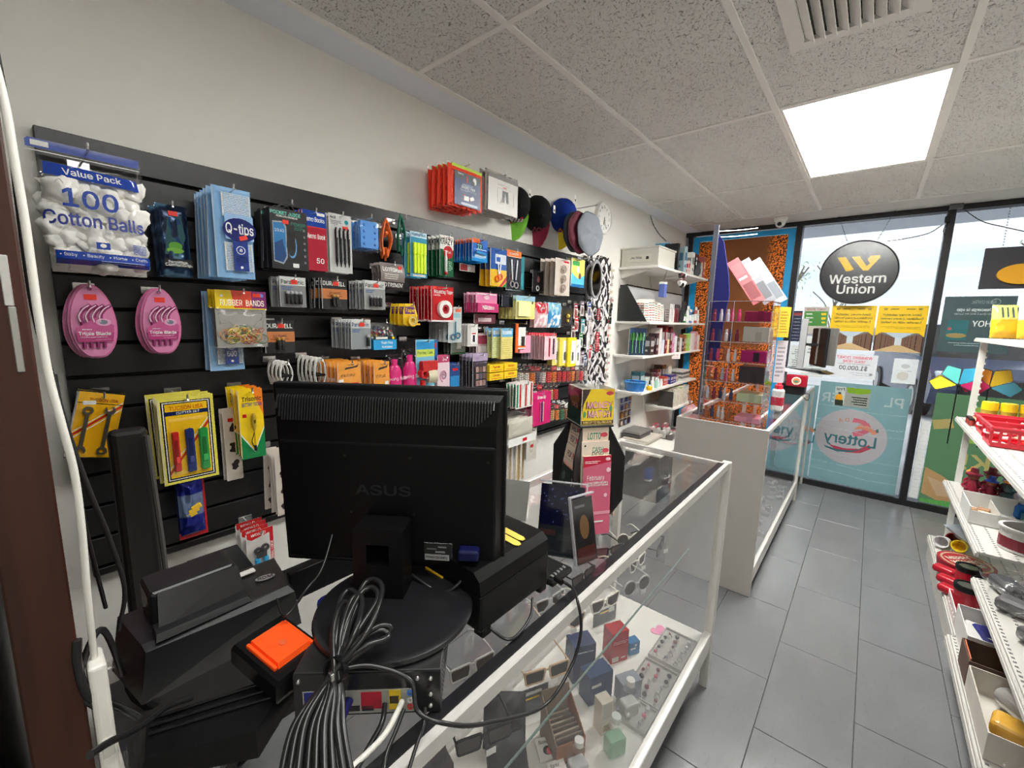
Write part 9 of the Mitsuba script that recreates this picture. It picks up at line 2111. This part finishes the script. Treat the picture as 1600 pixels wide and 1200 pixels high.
for k in range(9):
    x, y = 0.56 + 0.075 * (k % 3) + 0.01 * (k // 3), 3.66 + 0.085 * (k // 3)
    f = thing('figurine', '%s dark red figurine in the group on the second level' % nth(k), 'figurine')
    s = r.uniform(0.9, 1.25)
    c = r.choice([S(110, 24, 40), S(130, 30, 50), S(80, 24, 34)])
    part(f, 'body', lathe([(0, 0.001), (0.026 * s, 0.001), (0.030 * s, 0.02), (0.022 * s, 0.07 * s), (0.012 * s, 0.095 * s), (0, 0.10 * s)], 12), mat(c, 0.3), 40, tf=TR([x, y, Z2]))
    part(f, 'head', move(ico(2, 0.022 * s), z=0.115 * s), mat(r.choice([S(120, 60, 50), S(150, 90, 70)]), 0.4), True, tf=TR([x, y, Z2]))
    part(f, 'hat', lathe([(0, 0.13 * s), (0.032 * s, 0.122 * s), (0.032 * s, 0.127 * s), (0.016 * s, 0.134 * s), (0.014 * s, 0.155 * s), (0, 0.158 * s)], 12), mat([S(110, 24, 40), S(40, 70, 160), S(230, 150, 50), S(60, 20, 30)][k % 4], 0.4), 40, tf=TR([x, y, Z2]))
    part(f, 'arm', join(tube([(-0.02 * s, 0, 0.08 * s), (-0.036 * s, -0.01, 0.06 * s), (-0.02 * s, -0.03, 0.05 * s)], 0.006, 6), tube([(0.02 * s, 0, 0.08 * s), (0.036 * s, -0.01, 0.06 * s), (0.02 * s, -0.03, 0.05 * s)], 0.006, 6)), mat(c, 0.4), tf=TR([x, y, Z2]))
orb = thing('orange_garland', 'orange garland lying before the red figurines', 'garland')
part(orb, 'strand', join([tube([(0.53 + 0.03 * i, 3.55, Z2 + 0.012), (0.56 + 0.04 * i, 3.58 + 0.01 * i, Z2 + 0.03), (0.62 + 0.02 * i, 3.555, Z2 + 0.012)], 0.009, 7) for i in range(4)]), mat(S(196, 96, 50), 0.5), smooth=50)
for k, (x, y, d, c) in enumerate(((0.72, 3.44, 'silver and blue toy on the second level', S(40, 110, 190)), (0.80, 3.60, 'dark teal toy behind the silver and blue one', S(40, 74, 80)), (0.70, 3.62, 'grey-green toy behind the figurines', S(60, 84, 88)))):
    q = thing('toy', d, 'toy')
    tf = TR([x, y, Z2])
    part(q, 'base', rbox(0, 0, 0.04, 0.06, 0.07, 0.08, 0.02, 3), mat(c, 0.25), tf=tf)
    part(q, 'top', move(tc.capsule(0.07, 0.024), rx=90, z=0.10, y=0.03), mat(S(176, 178, 180) if k == 0 else tuple(1.3 * i for i in c), 0.2, 0.4), True, tf=tf)
t2 = thing('white_tray', 'white plastic compartment tray on the second level', 'tray')
part(t2, 'walls', join(bx(0.492, 3.16, Z2 + 0.001, 0.70, 3.166, Z2 + 0.07), bx(0.492, 3.42, Z2 + 0.001, 0.70, 3.426, Z2 + 0.10), bx(0.492, 3.16, Z2 + 0.001, 0.497, 3.42, Z2 + 0.09), bx(0.60, 3.166, Z2 + 0.001, 0.604, 3.42, Z2 + 0.075), bx(0.492, 3.16, Z2 + 0.001, 0.70, 3.42, Z2 + 0.005)), mat(S(206, 206, 202), 0.4))
for k in range(12):
    put('beige_pouch', 0.525 + 0.05 * (k % 2), 3.20 + 0.034 * (k // 2), Z2 + 0.016 + 0.004 * (k % 3), move(rbox(0, 0, 0, 0.045, 0.05, 0.018, 0.006), rz=23 * k), mat([S(190, 170, 140), S(206, 200, 190), S(160, 120, 90)][k % 3], 0.4), '%s beige wrapped sweet in the white tray' % nth(k), 'packet')
t2 = thing('teal_tray', 'teal plastic tray behind the white one on the second level', 'tray')
part(t2, 'tray', join(bx(0.71, 3.10, Z2 + 0.001, 0.92, 3.105, Z2 + 0.05), bx(0.71, 3.10, Z2 + 0.001, 0.715, 3.38, Z2 + 0.05), bx(0.71, 3.10, Z2 + 0.001, 0.92, 3.38, Z2 + 0.006), bx(0.71, 3.375, Z2 + 0.001, 0.92, 3.38, Z2 + 0.05)), mat(S(30, 100, 110), 0.3))
part(t2, 'card', bx(0.73, 3.12, Z2 + 0.007, 0.90, 3.36, Z2 + 0.02), mat(S(60, 90, 96), 0.4))
t2 = thing('clear_tub', 'oval clear tub of black combs on the second level', 'tub')
o = Polygon(disc(0.17, 0.10, 32))
part(t2, 'tub', join(prism(o.difference(o.buffer(-0.006)), 0.10), prism(o, 0.004)), mat(S(190, 188, 184), 0.2, 0, 0.6), tf=TR([0.73, 2.92, Z2 + 0.001]))
part(t2, 'rim', prism(o.buffer(0.008).difference(o.buffer(-0.006)), 0.008, 0.10), mat(S(206, 204, 200), 0.2), tf=TR([0.73, 2.92, Z2 + 0.001]))
part(t2, 'red_band', prism(o.buffer(0.001).difference(o.buffer(-0.004)), 0.05, 0.012), mat(S(110, 20, 36), 0.4), tf=TR([0.73, 2.92, Z2 + 0.001]))
for k in range(10):
    put('comb', 0.66 + 0.016 * k, 2.92, Z2 + 0.075 + 0.002 * (k % 3), move(rbox(0, 0, 0, 0.012, 0.12, 0.02, 0.003), rz=70 + 8 * (k % 4)), mat(S(50, 48, 46), 0.35), '%s black comb in the clear tub' % nth(k), 'comb')

def wrapped(x, y, z, s, c, label, n=26, cat='wrapped packet'):
    q = thing('wrapped_packet', label, cat)
    part(q, 'goods', move(rbox(0, 0, 0, 0.09 * s, 0.16 * s, 0.06 * s, 0.02), z=0.036 * s), mat(c, 0.5), tf=TR([x, y, z]).rotate([0, 0, 1], n))
    m = pillow(0.15 * s, 0.22 * s, 0.09 * s, 0.03, n, 16)
    part(q, 'wrap', m, CLEAR, False, tf=TR([x, y, z + 0.066 * s]).rotate([0, 0, 1], n).translate([0, -0.11 * s, 0]))

for k, (x, y, s, c) in enumerate(((0.57, 2.66, 1.0, S(60, 60, 64)), (0.70, 2.63, 1.0, S(70, 66, 66)), (0.58, 2.48, 1.0, S(84, 82, 84)), (0.72, 2.50, 1.0, S(50, 48, 52)), (0.82, 2.40, 0.85, S(110, 60, 64)), (0.60, 2.30, 1.0, S(74, 74, 78)))):
    wrapped(x, y, Z3, s * 0.92, c, '%s grey cellophane wrapped packet on the middle shelf' % nth(k), 17 + 23 * k)
WB = mat(S(64, 62, 62), 0.5)
for k, (x, y, d) in enumerate(((0.66, 2.12, 'rear dark woven basket on the middle shelf'), (0.67, 1.90, 'front dark woven basket on the middle shelf'))):
    b = thing('woven_basket', d, 'basket')
    o = 0.088
    ms = [move(torus(o * (0.85 + 0.02 * i), 0.004, major_sections=28, minor_sections=6), z=0.01 + 0.021 * i) for i in range(8)] + [cyl((o * .85 * math.cos(a), o * .85 * math.sin(a), 0.005), (o * math.cos(a), o * math.sin(a), 0.158), 0.0035, 6) for a in np.linspace(0, 2 * PI, 24, endpoint=False)]
    part(b, 'weave', join(ms), WB, tf=TR([x, y, Z3 + 0.001]))
    part(b, 'floor', prism(disc(o * .85, o * .85, 24), 0.006), WB, tf=TR([x, y, Z3 + 0.001]))
    part(b, 'rim', move(torus(o * 1.01, 0.007, major_sections=30, minor_sections=8), z=0.163), mat(S(90, 88, 88), 0.4), True, tf=TR([x, y, Z3 + 0.001]))
put('dark_red_blade', 0.55, 1.83, Z3 + 0.001, hull([(0, 0, 0), (0.10, -0.05, 0), (0.12, -0.03, 0), (0.02, 0.02, 0), (0.10, -0.05, 0.012), (0.02, 0.015, 0.010)]), mat(S(110, 40, 40), 0.3), 'dark red tapered handle lying before the woven baskets', 'handle')
t2 = thing('foil_roll', 'clear wrapped bundle at the far end of the lowest shelf', 'bundle')
part(t2, 'bundle', pillow(0.16, 0.2, 0.07, 0.03, 9, 14), mat(S(190, 200, 210), 0.15, 0.5), True, tf=TR([0.68, 3.82, Z0 + 0.075]).rotate([0, 0, 1], 30).rotate([1, 0, 0], 8))
for k, (x, y, c, d) in enumerate(((0.505, 3.80, S(206, 204, 204), 'white cup lying on its side on the lowest shelf'), (0.585, 3.80, S(230, 200, 50), 'yellow ring lid beside the white cup'), (0.57, 3.91, S(120, 30, 40), 'dark red bundle behind the white cup'))):
    put('cup', x, y, Z0 + 0.041, move(lathe([(0.026, -0.05), (0.038, 0.045), (0.033, 0.045), (0.022, -0.045), (0, -0.046)], 20), rx=80, rz=-20), mat(c, 0.35), d, 'cup', 40)
t2 = thing('round_tin', 'round red patterned tin on the lowest shelf', 'tin')
part(t2, 'tin', lathe([(0, 0.001), (0.12, 0.001), (0.125, 0.05), (0, 0.05)], 32), mat(S(150, 26, 40), 0.3), 40, tf=TR([0.575, 3.52, Z0]))
part(t2, 'pattern', colored([(move(text(q, 0.03, 0.001, True), y=yy), S(206, 190, 176)) for q, yy in (('MERRY', 0.045), ('WISHES', 0.0), ('HOME', -0.045))] + [(move(tc.annulus(0.10, 0.11, 0.001, sections=28)), S(190, 150, 130))], GLOSS), tf=TR([0.575, 3.52, Z0 + 0.0505]).rotate([0, 0, 1], 40))
for k, (x, y, d) in enumerate(((0.475, 3.37, 'red shiny pouch at the front edge of the lowest shelf'), (0.480, 3.24, 'second red pouch nearer than the first on the lowest shelf'), (0.475, 3.12, 'red strap end hanging at the front edge of the lowest shelf'))):
    put('red_pouch', x, y, Z0 + 0.027, rbox(0, 0, 0, 0.06, 0.10, 0.045, 0.018), mat(S(176, 20, 40), 0.3), d, 'pouch', True, 60)
for k, (x, y) in enumerate(((0.545, 3.25), (0.512, 3.00), (0.585, 3.11))):
    b = thing('red_candle', '%s red jar candle with a black rim on the lowest shelf' % ('rear', 'front', 'right')[k], 'candle')
    tf = TR([x, y, Z0])
    part(b, 'jar', lathe([(0, 0.001), (0.045, 0.001), (0.047, 0.11), (0, 0.11)], 22), mat(S(170, 20, 40), 0.2, 0, 0.8), 40, tf=tf)
    part(b, 'rim', lathe([(0.036, 0.11), (0.05, 0.108), (0.052, 0.125), (0.05, 0.135), (0.04, 0.135)], 22), BLACK, 40, tf=tf)
    part(b, 'lid', lathe([(0, 0.128), (0.041, 0.128), (0.039, 0.131), (0, 0.133)], 22), STEEL, 40, tf=tf)
t2 = thing('white_rack', 'low white pierced rack edge before the red candles', 'rack')
part(t2, 'rack', join(bx(0.456, 2.80, Z0 + 0.001, 0.46, 3.04, Z0 + 0.03), bx(0.456, 2.80, Z0 + 0.055, 0.46, 3.04, Z0 + 0.07), *[bx(0.456, 2.80 + 0.037 * i, Z0 + 0.03, 0.46, 2.813 + 0.037 * i, Z0 + 0.055) for i in range(7)]), mat(S(222, 206, 204), 0.45))

def crate(x0, y0, x1, y1, h, c, name, label):
    b = thing(name, label, 'box')
    for q in ((x0, y0, x0 + 0.004, y1), (x1 - 0.004, y0, x1, y1), (x0 + 0.004, y0, x1 - 0.004, y0 + 0.004), (x0 + 0.004, y1 - 0.004, x1 - 0.004, y1)):
        part(b, 'wall', bx(q[0], q[1], Z0 + 0.001, q[2], q[3], Z0 + h), c)
    part(b, 'floor', bx(x0 + 0.004, y0 + 0.004, Z0 + 0.001, x1 - 0.004, y1 - 0.004, Z0 + 0.004), c)

crate(0.456, 2.51, 0.76, 2.79, 0.12, mat(S(206, 204, 200), 0.5), 'white_bin', 'white bin with folded flags on the lowest shelf')
put('folded_flag', 0.59, 2.66, Z0 + 0.005, move(rbox(0, 0, 0.035, 0.15, 0.20, 0.07, 0.015), rz=10), mat(S(40, 40, 110), 0.5), 'folded navy flag with a white star in the white bin', 'flag')
st_ = [((0.045 if i % 2 == 0 else 0.018) * math.cos(PI / 2 + i * PI / 5), (0.045 if i % 2 == 0 else 0.018) * math.sin(PI / 2 + i * PI / 5)) for i in range(10)]
put('flag_star', 0.575, 2.62, Z0 + 0.0765, prism(st_, 0.001), mat(S(222, 220, 220), 0.5), 'white star patch on the navy flag', 'star patch')
put('white_folder', 0.505, 2.66, Z0 + 0.005, move(rbox(0, 0, 0.03, 0.07, 0.22, 0.06, 0.008), rz=-8), mat(S(200, 198, 196), 0.4), 'grey plastic sleeve beside the navy flag', 'sleeve')
crate(0.44, 2.33, 0.78, 2.50, 0.11, mat(S(84, 64, 54), 0.6), 'brown_bin', 'dark brown box with yellow tags on the lowest shelf')
put('orange_card', 0.447, 2.415, Z0 + 0.005, box(0, 0, 0.055, 0.003, 0.14, 0.11), mat(S(214, 120, 90), 0.5), 'orange card inside the near edge of the dark brown box', 'card')
put('yellow_tag', 0.57, 2.42, Z0 + 0.02, hull([(-0.07, 0.02, 0), (-0.05, 0.04, 0), (0.08, -0.02, 0), (0.075, -0.035, 0), (0, 0, 0.008)]), mat(S(206, 196, 60), 0.4), 'yellow tapered tag in the dark brown box', 'tag')
crate(0.44, 1.95, 0.80, 2.32, 0.10, mat(S(196, 190, 180), 0.5), 'cream_bin', 'cream box of wrapped bottles on the lowest shelf')
put('foil_cup', 0.56, 2.23, Z0 + 0.055, move(tc.capsule(0.07, 0.038), rx=90, rz=30), mat(S(200, 200, 198), 0.15, 0.4), 'silver wrapped cylinder in the cream box', 'cylinder', True)
put('gold_pack', 0.56, 2.08, Z0 + 0.05, move(rbox(0, 0, 0, 0.18, 0.10, 0.06, 0.02), rz=-14), mat(S(206, 156, 60), 0.3), 'golden packet in the cream box', 'packet')
put('brown_pack', 0.70, 2.04, Z0 + 0.05, move(rbox(0, 0, 0, 0.10, 0.07, 0.07, 0.02), rz=10), mat(S(120, 80, 40), 0.4), 'brown packet beside the golden one', 'packet')
for k, (x, y, s, c) in enumerate(((0.52, 1.82, 0.8, S(140, 136, 132)), (0.54, 1.36, 1.1, S(96, 90, 84)), (0.62, 1.16, 1.2, S(110, 106, 100)))):
    wrapped(x, y, Z0, s, c, '%s large cellophane wrapped parcel at the near end of the lowest shelf' % nth(k), 31 + 40 * k)
t2 = thing('wicker_bowl', 'wicker bowl in cellophane near the bottom right corner', 'bowl')
part(t2, 'bowl', join([move(torus(0.11 + 0.006 * i, 0.008, major_sections=30, minor_sections=7), z=0.02 + 0.018 * i) for i in range(7)]), mat(S(120, 84, 56), 0.6), True, tf=TR([0.66, 1.70, Z0]))
part(t2, 'floor', prism(disc(0.11, 0.11, 24), 0.01), mat(S(90, 62, 44), 0.6), tf=TR([0.66, 1.70, Z0 + 0.001]))
part(t2, 'wrap', pillow(0.30, 0.32, 0.17, 0.03, 5, 18), CLEAR, False, tf=TR([0.66, 1.54, Z0 + 0.14]))
